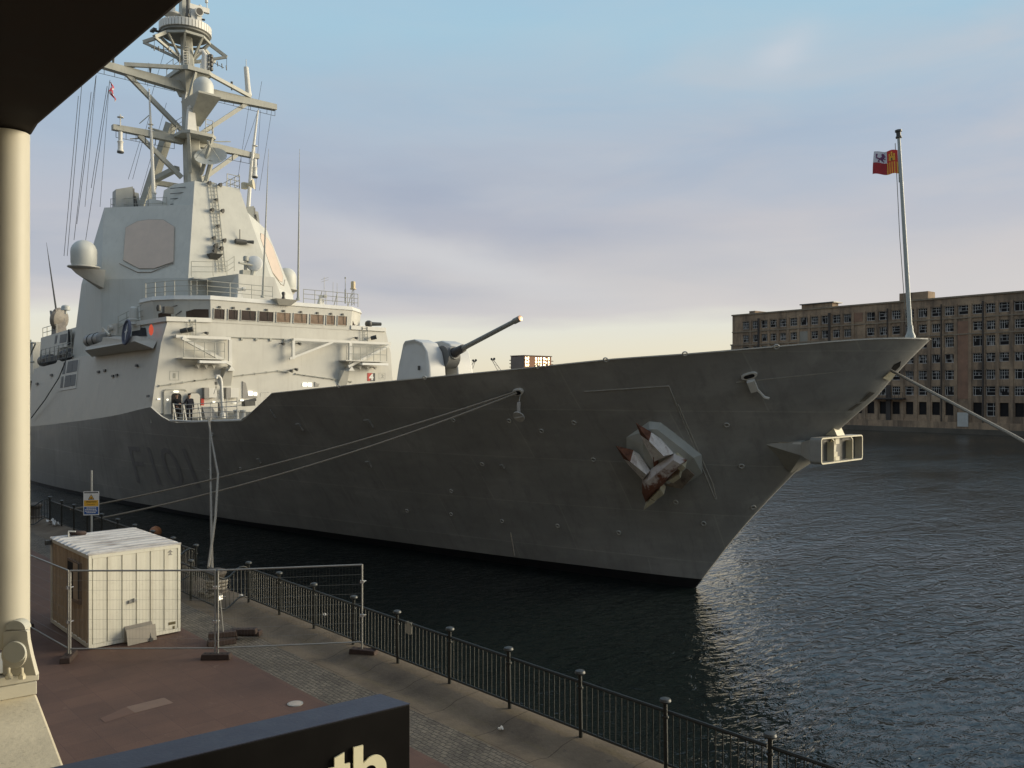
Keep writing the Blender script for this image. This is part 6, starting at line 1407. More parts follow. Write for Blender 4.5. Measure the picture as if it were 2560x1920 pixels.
# ------------------------------------------------------------------ things carried by the ship
def sag_rope(a, b, sag, r, n=28):
    a, b = V(a), V(b); g = G(); g.tube([lerp(a, b, i / n) - V((0, 0, sag * 4 * (i / n) * (1 - i / n))) for i in range(n + 1)], r, 6); return g
def build_flags():
    # jack: quartered flag flying aft from the jackstaff
    t0 = at_x(2244, 375, CL); b0 = at_x(2246.5, 434, CL); t1 = at_x(2187, 380, CL); b1 = at_x(2184, 437, CL)
    def P(u, v, o=0.0):
        p = lerp(lerp(t0, t1, u), lerp(b0, b1, u), v); w = .10 * math.sin(u * 7.0 + v * 1.5) * u ** .6
        return p + V((-(w) - o, 0, .02 * math.sin(u * 9)))
    root = thing('jack_flag', b0 + V((0, 0, 0)), 'small red white and gold quartered flag flying from the bow jackstaff', 'flag')
    def patch(g, u0, u1, v0, v1, mat, n=10, o=0.0):
        for side in (1, -1):
            if side < 0 and o == 0: break
            vs = []
            for i in range(n + 1):
                u = lerp(u0, u1, i / n)
                for j in range(5): vs.append(P(u, lerp(v0, v1, j / 4), o * side))
            g.add(vs, [(i * 5 + j, i * 5 + j + 1, (i + 1) * 5 + j + 1, (i + 1) * 5 + j) for i in range(n) for j in range(4)], mat, True)
    g = G(); patch(g, 0, .48, 0, .5, 0); patch(g, .48, 1, 0, .5, 1); patch(g, .48, 1, .5, 1, 2)
    for i in range(9): patch(g, .48 * i / 9, .48 * (i + 1) / 9, .5, 1, 3 if i % 2 == 0 else 0, 2)
    g.build('cloth', [FLAGR, FLAGW, pmat('flag_deep_red', (0.36, 0.03, 0.035), 0.8, 0.1, 8), CASTLE], root, recalc=False)
    g = G()     # castle quarter
    for (u0, u1, v0, v1) in ((.10, .38, .27, .45), (.10, .17, .15, .27), (.205, .275, .08, .27), (.31, .38, .15, .27)): patch(g, u0, u1, v0, v1, 0, 3, .012)
    patch(g, .215, .265, .34, .45, 1, 2, .016); g.build('castle_emblem', [CASTLE, DARKM], root, recalc=False)
    g = G()     # rampant lion: body, legs, tail, crown
    lion = [[(.62, .10), (.70, .08), (.74, .14), (.70, .20), (.78, .30), (.74, .38), (.66, .36), (.62, .24), (.58, .18)], [(.66, .18), (.56, .21), (.53, .17), (.55, .24), (.66, .25)], [(.66, .26), (.55, .32), (.56, .35), (.68, .31)], [(.70, .34), (.60, .43), (.62, .47), (.74, .38)], [(.75, .36), (.80, .42), (.76, .47), (.84, .47), (.82, .38), (.77, .31)], [(.77, .30), (.88, .26), (.86, .14), (.92, .10), (.91, .24), (.90, .31), (.79, .35)]]
    for poly in lion:
        for s in (1, -1): g.poly([P(u, v, .012 * s) for u, v in poly])
    g.build('lion_emblem', FLAGP, root, recalc=False)
    g = G(); g.tube([t0 + V((0, -.02, .12)), b0 + V((0, -.02, -.3))], .015, 4); g.build('hoist_line', ROPE, root)
    # small courtesy pennant hanging limp below the upper yard
    a = at_y(*zm(243, 655), 70.6); b = at_y(*zm(272, 812), 70.6)
    g = G(); n = 10; vs = []; mats = []
    for i in range(n + 1):
        t = i / n; c = lerp(a, b, t); w = [.05, .12, .2, .3, .24, .34, .28, .2, .2, .14, .06][i]; k = .12 * math.sin(t * 9)
        vs += [c + V((-w * .5 + k, .08 * math.sin(t * 12), 0)), c + V((k * .6, -.1, 0)), c + V((w * .6 + k, .05, 0))]
    for i in range(n):
        for j in range(2): g.add([vs[i*3+j], vs[i*3+j+1], vs[i*3+3+j+1], vs[i*3+3+j]], [(0, 1, 2, 3)], (i * 2 + j) % 3 == 1, True)
    fl = g.build('pennant', [pmat('pennant_red', (0.50, 0.07, 0.10), 0.8, 0.1, 6), FLAGW], None, 'limp red and white pennant hanging below the left arm of the mast', 'flag', recalc=False)
build_flags()

def build_person(root, pts, radii, edges, clothes, head_c, face_dir, cap):
    """one continuous skinned body; vertices below carry radii"""
    me = bpy.data.meshes.new('body'); me.from_pydata([tuple(V(p) - WORLD_O[root]) for p in pts], edges, [])
    ob = bpy.data.objects.new('body', me); COL.objects.link(ob); ob.parent = root; WORLD_O[ob] = WORLD_O[root]
    md = ob.modifiers.new('skin', 'SKIN'); md.use_smooth_shade = True
    for v, r in zip(me.skin_vertices[0].data, radii): v.radius = r if isinstance(r, tuple) else (r, r)
    me.skin_vertices[0].data[0].use_root = True
    sb = ob.modifiers.new('sub', 'SUBSURF'); sb.levels = 2; sb.render_levels = 2
    me.materials.append(clothes)
    f = V(face_dir).normalized(); r_ = f.cross(V((0, 0, 1))).normalized(); c = V(head_c)
    g = G(); prof = [(.03, -.125), (.055, -.115), (.072, -.07), (.079, .0), (.078, .05), (.062, .095), (.02, .12)]; g.lathe(prof, c, n=16)
    g.hull([c + f * .075 + r_ * .014, c + f * .075 - r_ * .014, c + f * .104 + V((0, 0, -.03)), c + f * .07 + V((0, 0, .03)), c + f * .078 + V((0, 0, -.04))])
    for s in (-1, 1): g.lathe([(.02, -.008), (.022, .0), (.01, .008)], c + r_ * s * .08 - V((0, 0, .01)), r_, 8)
    g.tube([c + V((0, 0, -.2)), c + V((0, 0, -.09))], .052, 10); hd = g.build('head', SKIN, root)
    g = G()
    for s in (-1, 1): g.lathe([(.011, 0), (.011, .004)], c + f * .0765 + r_ * s * .03 + V((0, 0, .012)), f, 8)
    g.obox(c + f * .073 + V((0, 0, -.062)), r_ * .022, f * .004, V((0, 0, .005))); g.build('eyes_and_mouth', HAIR, hd)
    g = G(); g.lathe([(.084, .02), (.086, .06), (.07, .11), (.02, .135)], c - f * .006, n=16); g.build('hair', HAIR, hd)
    if cap:
        g = G(); g.lathe([(.086, .06), (.095, .10), (.10, .125), (.06, .145), (.01, .15)], c, n=16); g.hull([c + f * .08 + V((0, 0, .065)) + r_ * s * .06 for s in (-1, 1)] + [c + f * .15 + V((0, 0, .05)) + r_ * s * .035 for s in (-1, 1)] + [c + f * .08 + V((0, 0, .075)) + r_ * s * .06 for s in (-1, 1)]); g.build('cap', NAVY, root)
    return ob
def hand(root, w, d, side, up):
    w, d, side, up = V(w), V(d).normalized(), V(side).normalized(), V(up).normalized(); g = G()
    g.tube([w - d * .03, w + d * .03, w + d * .09], [.026, .037, .036], 8)
    for i, L_ in enumerate((.072, .082, .076, .058)):
        b = w + d * .085 + side * (i - 1.5) * .019; g.tube([b, b + d * L_ * .5 - up * .006, b + d * L_ * .8 - up * .028, b + d * L_ * .9 - up * .045], [.0095, .009, .0085, .007], 6)
    b = w + d * .02 + side * .034; g.tube([b, b + side * .03 + d * .025, b + side * .036 + d * .055 - up * .015], [.012, .011, .009], 6)
    return g.build('hand', SKIN, root)
def build_people():
    zf = 6.08
    # figure in dark navy clothes and cap outside the door, turned to the doorway, one arm reaching to it
    f = at_y(474, 1046, FY - .85); x, y = f.x, f.y
    root = thing('person', (x, y, zf), 'person in dark navy uniform and cap standing outside the open ship door', 'person')
    P = lambda dx, dy, z: V((x + dx, y + dy, zf + z))
    pts = [P(0, 0, .95), P(0, 0, 1.15), P(.0, -.01, 1.36), P(0, 0, 1.47),
           P(-.10, 0, .90), P(-.11, -.03, .50), P(-.12, .03, .09), P(-.13, -.12, .04),
           P(.10, 0, .90), P(.12, .02, .50), P(.14, .06, .09), P(.13, -.08, .04),
           P(-.19, 0, 1.38), P(-.34, .02, 1.14), P(-.55, .02, 1.10),
           P(.19, 0, 1.38), P(.25, .03, 1.10), P(.22, -.10, .88)]
    rd = [(.17, .13), (.16, .12), (.185, .125), (.07, .07), .10, .072, .05, .045, .10, .072, .05, .045, .075, .055, .042, .075, .055, .042]
    ed = [(0, 1), (1, 2), (2, 3), (0, 4), (4, 5), (5, 6), (6, 7), (0, 8), (8, 9), (9, 10), (10, 11), (2, 12), (12, 13), (13, 14), (2, 15), (15, 16), (16, 17)]
    build_person(root, pts, rd, ed, NAVY, P(-.02, -.01, 1.64), (-.9, .25, -.05), True)
    hand(root, P(-.57, .02, 1.10), (-1, 0, 0), (0, 0, 1), (0, -1, 0)); hand(root, P(.22, -.12, .85), (-.1, -.3, -1), (0, -1, 0), (1, 0, 0))
    # second figure just inside the dark doorway
    x, y = 21.1, FY - .32
    root2 = thing('person', (x, y, zf), 'person in black clothes half hidden in the dark ship doorway', 'person')
    P = lambda dx, dy, z: V((x + dx, y + dy, zf + z))
    pts2 = [P(0, 0, .95), P(0, 0, 1.15), P(0, .0, 1.36), P(0, 0, 1.47), P(-.09, 0, .9), P(-.1, 0, .5), P(-.1, .02, .09), P(-.1, -.1, .04), P(.09, 0, .9), P(.1, 0, .5), P(.1, .02, .09), P(.1, -.1, .04),
            P(-.18, 0, 1.37), P(-.21, -.02, 1.1), P(-.14, -.14, .95), P(.18, 0, 1.37), P(.24, -.02, 1.12), P(.30, -.16, 1.05)]
    build_person(root2, pts2, rd, ed, pmat('black_cloth', (0.010, 0.010, 0.012), 0.9, 0.3, 8), P(-.02, -.02, 1.64), (.5, -.85, -.05), False)
    hand(root2, P(-.12, -.17, .94), (.4, -.5, -.3), (0, -.5, 1), (-1, 0, 0)); hand(root2, P(.32, -.19, 1.04), (.6, -.6, 0), (0, 0, 1), (0, -1, 0))
build_people()

def build_ship_things():
    # life ring in its blue cover on the sponson bulwark
    c = at_x(*zs_(1598, 435), 19.22) + V((-.1, 0, 0)); ax = V((-1, .05, .12)).normalized()
    root = thing('life_ring', c - V((0, 0, .75)), 'blue covered oval life ring hanging on the side deck bulwark', 'life ring')
    g = G(); u = V((0, 1, 0)); ez = ax.cross(u).normalized(); ez = ez if ez.z > 0 else -ez
    ringp = [c + u * .62 * math.cos(2 * math.pi * i / 28) + ez * .78 * math.sin(2 * math.pi * i / 28) for i in range(29)]
    g.tube(ringp, .085, 8, cap=False); g.build('ring', pmat('ring_blue_cover', (0.08, 0.09, 0.135), 0.6, 0.1, 5), root)
    g = G(); g.prism([c + u * .5 * math.cos(2 * math.pi * i / 20) + ez * .66 * math.sin(2 * math.pi * i / 20) for i in range(20)], ax * -.05); g.build('centre_panel', pmat('ring_blue_grey', (0.10, 0.12, 0.18), 0.6, 0.1, 5), root)
    g = G()
    for poly in ([(-.06, .1), (.3, .12), (.0, .2)], [(-.25, -.02), (.25, .04), (.2, .1), (-.2, .06)], [(-.05, -.02), (.12, 0), (.02, -.52)], [(.02, .16), (.12, .18), (.10, .55)]): g.prism([c + ax * .02 + u * -a + ez * b for a, b in poly], ax * .02)
    g.build('crest_marking', WHITE, root)
    # life raft canister on the sponson
    p = at_x(*zs_(1000, 570), 19.7); q = at_x(*zs_(1215, 525), 19.6)
    d = (q - p).normalized()
    root = thing('life_raft', (lerp(p, q, .5).x, lerp(p, q, .5).y, p.z - .5), 'grey life raft canister lying on the side deck sponson', 'life raft')
    g = G(); g.tube([p, p + d * .12, q - d * .12, q], [.3, .46, .46, .3], 16); g.build('canister', pmat('raft_canister', (0.24, 0.245, 0.24), 0.5, 0.1, 3), root)
    for t in (.3, .7): G().torus(lerp(p, q, t), d, .47, .03, 20, 5).build('strap', DARKM, root)
    # two more canisters on the rack further aft
    for i, (x0, y0, x1, y1, lb) in enumerate(((285, 880, 425, 850, 'rear dark life raft canister behind the after side rail'), (600, 800, 730, 765, 'front dark life raft canister behind the after side rail'))):
        p, q = at_x(*zs_(x0, y0), 20.75), at_x(*zs_(x1, y1), 20.75); d = (q - p).normalized()
        root = thing('life_raft', lerp(p, q, .5) - V((0, 0, .5)), lb, 'life raft', 'life rafts along the after side rail')
        g = G(); g.tube([p, p + d * .12, q - d * .12, q], [.3, .48, .48, .3], 14); g.build('canister', pmat('raft_dark', (0.06, 0.06, 0.062), 0.5, 0.15, 3), root)
        [G().torus(lerp(p, q, t), d, .49, .03, 18, 5).build('strap', GREYP, root) for t in (.35, .7)]
build_ship_things()

def build_ropes():
    def rope(a, b, sag, r, label, group=None):
        g = sag_rope(a, b, sag, r); return g.build('mooring_rope', ROPE, None, label, 'rope', group)
    p = hull_hit(1292, 979) + V((-.15, -.1, 0))
    b1 = at_x(*(176, 1271), 11.15); b2 = at_x(190, 1276, 11.2)
    rope(p, b1 + V((0, 0, -.05)), .35, .040, 'upper of two long ropes running from the hull fairlead to the far quay')
    rope(p + V((.0, -.06, -.06)), b2 + V((.1, -2.2, -.15)), .42, .040, 'lower of two long ropes running from the hull fairlead to the far quay')
    bt = at_x(530, 1424, 11.25); s = hull_pt(45.6, 6.5, .06)
    rope(s, bt, .02, .045, 'right taut rope dropping from the low deck opening to the quay bollard')
    m_ = at_x(537, 1222, 14.6)
    g = G(); s2 = hull_pt(45.8, 6.5, .06); mid = at_x(545, 1186, 14.4); g.tube([s2, lerp(s2, mid, .5) + V((0, 0, -.05)), mid, lerp(mid, bt, .5) + V((0, 0, -.02)), bt + V((-.05, .15, .05))], .045, 6)
    g.build('mooring_rope', ROPE, None, 'left slightly slack rope dropping from the low deck opening to the quay bollard', 'rope')
    h = at_x(2229, 927, CL - .35); e1 = at_d(2560, 1103, 20.3); e = V((10.9, -4.6, 2.2))
    d1 = e1 - h; e = h + d1 * 2.36; e.z = 2.25
    g = G(); n = 30; A, B, C = h, e1, e
    g.tube([(A * (1 - t) * (1 - 2 * t) + B * 4 * t * (1 - t) * .0 + V((0, 0, 0))) if False else lerp(lerp(A, B, t * 2.36), lerp(A, C, t), max(0, (t * 2.36 - 1) / 1.36) if t * 2.36 > 1 else 0) for t in [i / n for i in range(n + 1)]], .047, 6)
    g.build('mooring_rope', ROPE, None, 'bow rope slanting down to the right edge across the old mill', 'rope')
build_ropes()

# ================================================================== QUAYSIDE
KZ = QZ + 0.09     # coping level
def build_railing():
    RX, RI = 11.15, 10.2
    runs = []      # polylines: long straight lengths with recesses behind the bollards
    y0 = 6.32 - 1.86 * 2
    line = [(RX, y0 + 1.86 * i) for i in range(0, 12)]                      # up to y = 23.06
    line += [(RI, 23.0), (RI, 24.9), (RI, 26.75), (RX, 26.8)]
    line += [(RX, 26.8 + 1.86 * i) for i in range(1, 10)]                   # up to 43.5
    line += [(RI, 43.5), (RI, 45.4), (RI, 47.2), (RX, 47.25)]
    line += [(RX, 47.25 + 1.86 * i) for i in range(1, 14)]
    root = thing('dockside_railing', (RX, y0, KZ), 'long black railing with mushroom capped posts along the quay edge', 'railing')
    # shared post mesh
    g = G(); g.tube([(0, 0, -.12), (0, 0, 1.12)], .037, 10); g.lathe([(.06, 0), (.07, .03), (.05, .06)], (0, 0, -.09), n=10); g.lathe([(.055, .86), (.06, .88), (.055, .9)], (0, 0, 0), n=10)
    g.lathe([(.05, 1.10), (.085, 1.12), (.10, 1.145), (.085, 1.18), (.045, 1.195), (.01, 1.20)], (0, 0, 0), n=14, mat=1)
    me = g.mesh('post', [RAILP, CAPP], V((0, 0, 0)))
    done = set()
    for x, y in line:
        if (x, y) in done: continue
        done.add((x, y)); o = bpy.data.objects.new('post', me); COL.objects.link(o); o.parent = root; z = KZ if x > 10.6 else QZ
        o.location = V((x, y, z)) - WORLD_O[root]; WORLD_O[o] = V((x, y, z)); o.rotation_euler = (R(random.uniform(-1, 1)), R(random.uniform(-1, 1)), 0)
    for (xa, ya), (xb, yb) in zip(line, line[1:]):
        a, b = V((xa, ya, KZ if xa > 10.6 else QZ)), V((xb, yb, KZ if xb > 10.6 else QZ)); d = (b - a).normalized(); g = G()
        jog = abs(xa - xb) > .5
        def bend(t, z):      # the return panels sweep up in an S over the step in the kerb
            p = lerp(a, b, t); k = (t * t * (3 - 2 * t)) if jog else t
            return V((p.x, p.y, lerp(a.z, b.z, k) + z + (.10 * math.sin(2 * math.pi * t) * -1 if jog else 0) * (1 if xb > xa else -1)))
        ts = [.05 + .9 * i / (8 if jog else 1) for i in range(9 if jog else 2)] if jog else [.025, .975]
        for z, r in ((.98, .030), (.12, .024)): g.tube([bend(t, z) for t in ts], r, 6)
        n = 14 if not jog else 8
        for i in range(1, n):
            t = i / n; g.tube([bend(t, .12), bend(t, .98)], .0105, 5)
        g.build('panel', RAILP, root)
    # blank pale notice plate tied to the railing
    c = at_x(1022, 1570, RX - .05); root = thing('notice_plate', c - V((0, 0, .14)), 'blank pale rounded plate tied high on the black railing', 'plate')
    def rr(c, w, h, r=.05):
        P_ = []
        for sx_, sy_, t0 in ((1, 1, 0), (-1, 1, 90), (-1, -1, 180), (1, -1, 270)):
            for i in range(4): t = R(t0 + i * 30); P_.append(c + V((0, sx_ * (w / 2 - r) + r * math.cos(t), sy_ * (h / 2 - r) + r * math.sin(t))))
        return P_
    G().prism(rr(c, .23, .27), (-.008, 0, 0)).build('plate', pmat('plate_pale', (0.36, 0.35, 0.29), 0.5, 0.06, 5), root)
    g = G()
    for s in (-1, 1): g.torus(c + V((.02, s * .07, .1)), (0, 1, 0), .035, .006, 12, 4)
    g.build('tie', DARKM, root)
build_railing()

def build_bollards():
    proto = None
    for i, (x, y, lb) in enumerate(((11.0, 24.9, 'squat mooring bollard with rope coils in the near railing recess'), (11.0, 45.4, 'squat mooring bollard in the far railing recess'))):
        t = thing('mooring_bollard', (x, y, KZ), lb, 'bollard', 'bollards along the quay edge')
        g = G(); g.lathe([(.34, 0), (.34, .06), (.22, .1), (.2, .42), (.25, .5), (.30, .58), (.28, .66), (.12, .72), (.01, .73)], (x, y, KZ), n=20); g.tube([(x, y, KZ + .55), (x - .05, y + .38, KZ + .62)], [.14, .10], 8); g.build('casting', pmat('bollard_iron', (0.10, 0.085, 0.07), 0.7, 0.3, 4), t)
    r = thing('rope_coil', (11.02, 24.9, KZ), 'pale rope loops wound on the near quay bollard', 'rope')
    g = G()
    for k in range(3): g.torus((11.0, 24.9, KZ + .16 + .09 * k), (.05, .08 * (k - 1), 1), .27 + .015 * k, .045, 22, 6)
    g.build('loops', ROPE, r)
    g = G(); P_ = [V((10.75 + .18 * math.sin(i * 1.7), 24.3 + .09 * i, QZ + .06 + .04 * (i % 3))) for i in range(14)]; g.tube(P_, .05, 6); g.build('slack', ROPE, r)
build_bollards()

def build_container():
    x0, x1, y0, y1, z0, z1 = 6.40, 8.62, 21.7, 24.95, QZ + .03, QZ + 2.30
    t = thing('site_container', ((x0 + x1) / 2, (y0 + y1) / 2, QZ), 'cream steel site container with ribbed panels standing on the red paving', 'container')
    sl = .075       # the roof falls slightly towards the near end
    def corr(a, b, n, depth, za, zb, out):
        """trapezoid-ribbed wall from a to b (xy), ribs standing out along out"""
        pts = []
        for i in range(n):
            for u, d in ((.0, 0), (.42, 0), (.45, .6), (.50, 1), (.55, 1), (.60, .6), (.63, 0)): pts.append(((i + u) / n, d))
        pts.append((1, 0)); vs = []
        for u, d in pts:
            p = lerp(V((a[0], a[1], 0)), V((b[0], b[1], 0)), u) + V(out) * (depth * d)
            vs += [V((p.x, p.y, za)), V((p.x, p.y, zb))]
        return vs, [(2*i, 2*i+2, 2*i+3, 2*i+1) for i in range(len(pts) - 1)]
    g = G()
    # near wall: six flat panels split by narrow sunken grooves
    n = 6; pw = (x1 - x0 - .16) / n
    g.box((x0 + .07, y0 + .03, z0 + .08), (x1 - .07, y0 + .06, z1 - .08))
    for i in range(n):
        a = x0 + .08 + i * pw + .017; g.box((a, y0 + .004, z0 + .1), (a + pw * .58, y0 + .029, z1 - .10)); g.hexa([(a + pw * .58, y0 + .012, z0 + .1), (a + pw - .034, y0 + .004, z0 + .1), (a + pw - .034, y0 + .029, z0 + .1), (a + pw * .58, y0 + .029, z0 + .1), (a + pw * .58, y0 + .012, z1 - .1), (a + pw - .034, y0 + .004, z1 - .1), (a + pw - .034, y0 + .029, z1 - .1), (a + pw * .58, y0 + .029, z1 - .1)])
    g.build('end_wall', CONT, t)
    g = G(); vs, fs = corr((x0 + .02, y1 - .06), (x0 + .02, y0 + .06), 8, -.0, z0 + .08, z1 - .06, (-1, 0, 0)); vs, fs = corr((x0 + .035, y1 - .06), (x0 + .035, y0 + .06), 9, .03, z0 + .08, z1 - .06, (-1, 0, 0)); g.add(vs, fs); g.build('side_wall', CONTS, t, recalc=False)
    g = G(); vs, fs = corr((x1 - .035, y0 + .06), (x1 - .035, y1 - .06), 9, .03, z0 + .08, z1 - .06, (1, 0, 0)); g.add(vs, fs); vs, fs = corr((x1 - .06, y1 - .035), (x0 + .06, y1 - .035), 6, .03, z0 + .08, z1 - .06, (0, 1, 0)); g.add(vs, fs); g.build('back_wall', CONT, t, recalc=False)
    g = G()
    for x, y in ((x0, y0), (x1 - .07, y0), (x0, y1 - .07), (x1 - .07, y1 - .07)): G().box((x, y, z0), (x + .07, y + .07, z1 - .02)).build('corner_post', CONT, t, bevel=.006)
    g.box((x0 + .07, y0 + .002, z0), (x1 - .07, y0 + .066, z0 + .09))
    g.build('frame_rail', CONT, t, bevel=.006)
    for a, b in (((x0 + .07, y0 - .004, z1 - .1), (x1 - .07, y0 + .05, z1 - .015)), ((x0 + .002, y0 + .07, z0), (x0 + .06, y1 - .07, z0 + .1)), ((x0 - .004, y0 + .07, z1 - .1), (x0 + .05, y1 - .07, z1 - .015))): G().box(a, b).build('frame_rail', CONT, t, bevel=.006)
    # roof: ribs running across, gently domed sheets with dirt collecting in the valleys
    RM = bpy.data.materials.new('container_roof_dirty'); RM.use_nodes = True; k = N(RM.node_tree); out = k.n('ShaderNodeOutputMaterial'); b = k.n('ShaderNodeBsdfPrincipled'); k.link(b.outputs[0], out.inputs[0])
    tc = k.n('ShaderNodeTexCoord').outputs['Object']; nz = k.noise(k.mapping(tc, scale=(.5, 2.4, 1), loc=(.3, .4, 0)), 1.4, 5, 0.65); c = k.mix(k.ramp(nz, [(0.48, 0.0), (0.66, 0.75)]), (0.56, 0.555, 0.545), (0.15, 0.125, 0.11)); c = k.mix(k.math('MULTIPLY', k.ramp(k.noise(tc, 9, 4, .7), [(.5, 0.0), (.7, 1.0)]), .3), c, (0.3, 0.27, 0.25)); k.link(c, b.inputs['Base Color']); b.inputs['Roughness'].default_value = 0.5
    g = G(); vs = []; m = 9
    ry0, ry1 = y0 - .01, y1 + .01
    prof = []
    for i in range(m):
        for u, h in ((0, 0), (.40, 0), (.52, .042), (.85, .042), (.97, 0)): prof.append((lerp(ry0 + .04, ry1 - .04, (i + u) / m), h))
    prof.append((ry1 - .04, 0))
    for y, h in prof: vs += [V((x0 - .01, y, z1 - .01 + h * .2)), V((x0 + .10, y, z1 + h)), V((x1 - .10, y, z1 + h + .02)), V((x1 + .01, y, z1 + h * .2 + .01))]
    g.add(vs, [(4*i + j, 4*i + j + 1, 4*i + 4 + j + 1, 4*i + 4 + j) for i in range(len(prof) - 1) for j in range(3)], 0)
    g.box((x0 - .012, ry0, z1 - .014), (x1 + .012, ry0 + .045, z1 + .028)); g.box((x0 - .012, ry1 - .045, z1 - .014), (x1 + .012, ry1, z1 + .028)); g.build('roof', RM, t)
    # window with shutter bars on the shaded side
    g = G(); g.box((x0 - .05, y0 + .55, QZ + 1.0), (x0 + .004, y0 + 1.55, QZ + 2.02)); w = g.build('window', pmat('container_window_frame', (0.20, 0.15, 0.11), 0.6, 0.1, 4), t)
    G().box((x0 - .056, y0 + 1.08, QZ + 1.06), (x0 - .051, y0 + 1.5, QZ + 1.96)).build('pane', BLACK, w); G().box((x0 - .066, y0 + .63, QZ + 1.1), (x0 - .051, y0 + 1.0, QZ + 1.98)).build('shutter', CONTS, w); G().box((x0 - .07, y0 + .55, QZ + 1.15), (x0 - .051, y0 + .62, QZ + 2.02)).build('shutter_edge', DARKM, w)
    # latch, locker flap, plates, hooks
    zz = at_y(320, 1504, y0); g = G(); g.box((zz.x + .005, y0 - .03, zz.z - .02), (zz.x + .21, y0 + .003, zz.z + .02)); g.box((zz.x + .12, y0 - .05, zz.z - .04), (zz.x + .15, y0 + .003, zz.z + .06)); g.box((zz.x + .01, y0 - .04, zz.z - .05), (zz.x + .06, y0 + .003, zz.z + .03)); g.build('latch', GALV, t)
    a = at_y(311, 1606, y0); b_ = at_y(379, 1552, y0); g = G(); g.hexa([(a.x, y0 - .05, a.z), (b_.x, y0 - .05, a.z + .02), (b_.x, y0 + .003, a.z + .02), (a.x, y0 + .003, a.z), (a.x + .0, y0 - .26, a.z + .08), (b_.x, y0 - .26, a.z + .1), (b_.x, y0 + .003, b_.z), (a.x, y0 + .003, b_.z - .02)]); bx_ = g.build('tow_box', pmat('tow_box_grey', (0.22, 0.20, 0.165), 0.5, 0.08, 4), t)
    G().hexa([(a.x - .02, y0 - .30, a.z - .02), (b_.x + .02, y0 - .30, a.z), (b_.x + .02, y0 - .285, a.z), (a.x - .02, y0 - .285, a.z - .02), (a.x - .02, y0 - .20, b_.z - .06), (b_.x + .02, y0 - .20, b_.z - .04), (b_.x + .02, y0 - .185, b_.z - .04), (a.x - .02, y0 - .185, b_.z - .06)]).build('flap', pmat('flap_grey', (0.30, 0.27, 0.22), 0.45, 0.08, 4), bx_)
    g = G(); g.tube([(b_.x - .12, y0 - .28, QZ + .03), (b_.x - .12, y0 - .18, QZ + .3)], .035, 8); g.tube([(b_.x - .12, y0 - .32, QZ + .05), (b_.x - .12, y0 - .2, QZ + .05)], .05, 10); g.build('jockey_leg', DARKM, bx_)
    p = at_y(430, 1558, y0); g = G(); g.box((p.x - .09, y0 - .003, p.z - .035), (p.x + .09, y0 + .0045, p.z + .035)); g.box((p.x + .02, y0 - .003, p.z - .16), (p.x + .07, y0 + .0045, p.z - .08)); g.build('rating_plate', pmat('rating_plate', (0.12, 0.10, 0.05), 0.5, 0.3, 10), t)
    p = at_y(426, 1383, y0); g = G()
    for dz, w_ in ((.05, .075), (-.015, .06)): g.prism([V((p.x - w_, y0 + .002, p.z + dz - .03)), V((p.x + w_, y0 + .002, p.z + dz - .03)), V((p.x + w_ * .5, y0 + .002, p.z + dz - .005)), V((p.x, y0 + .002, p.z + dz + .04)), V((p.x - w_ * .6, y0 + .002, p.z + dz))], (0, -.004, 0))
    g.build('maker_mark', GREYP, t)
    g = G(); g.tube([(x0 + .35, y1 - .35, z1), (x0 + .35, y1 - .35, z1 + .18)], .02, 6); g.tube([(x0 + .35, y1 - .35, z1 + .18), (x0 + .5, y1 - .45, z1 + .17)], .02, 6); g.build('roof_pipe', SHIPW, t)
    g = G(); g.obox((x0 - .08, y1 - .1, z1 - .1), (.07, 0, 0), (0, .06, 0), (0, 0, .06)); g.build('corner_lamp', DARKM, t)
    r = thing('hose_ring', (x0 + .75, y1 - .2, z1 + .03), 'small black rubber ring lying on the far corner of the container roof', 'ring')
    G().torus((x0 + .62, y1 - .25, z1 + .09), (.1, .1, 1), .15, .06, 20, 8).build('ring', RUBBER, r)
build_container()

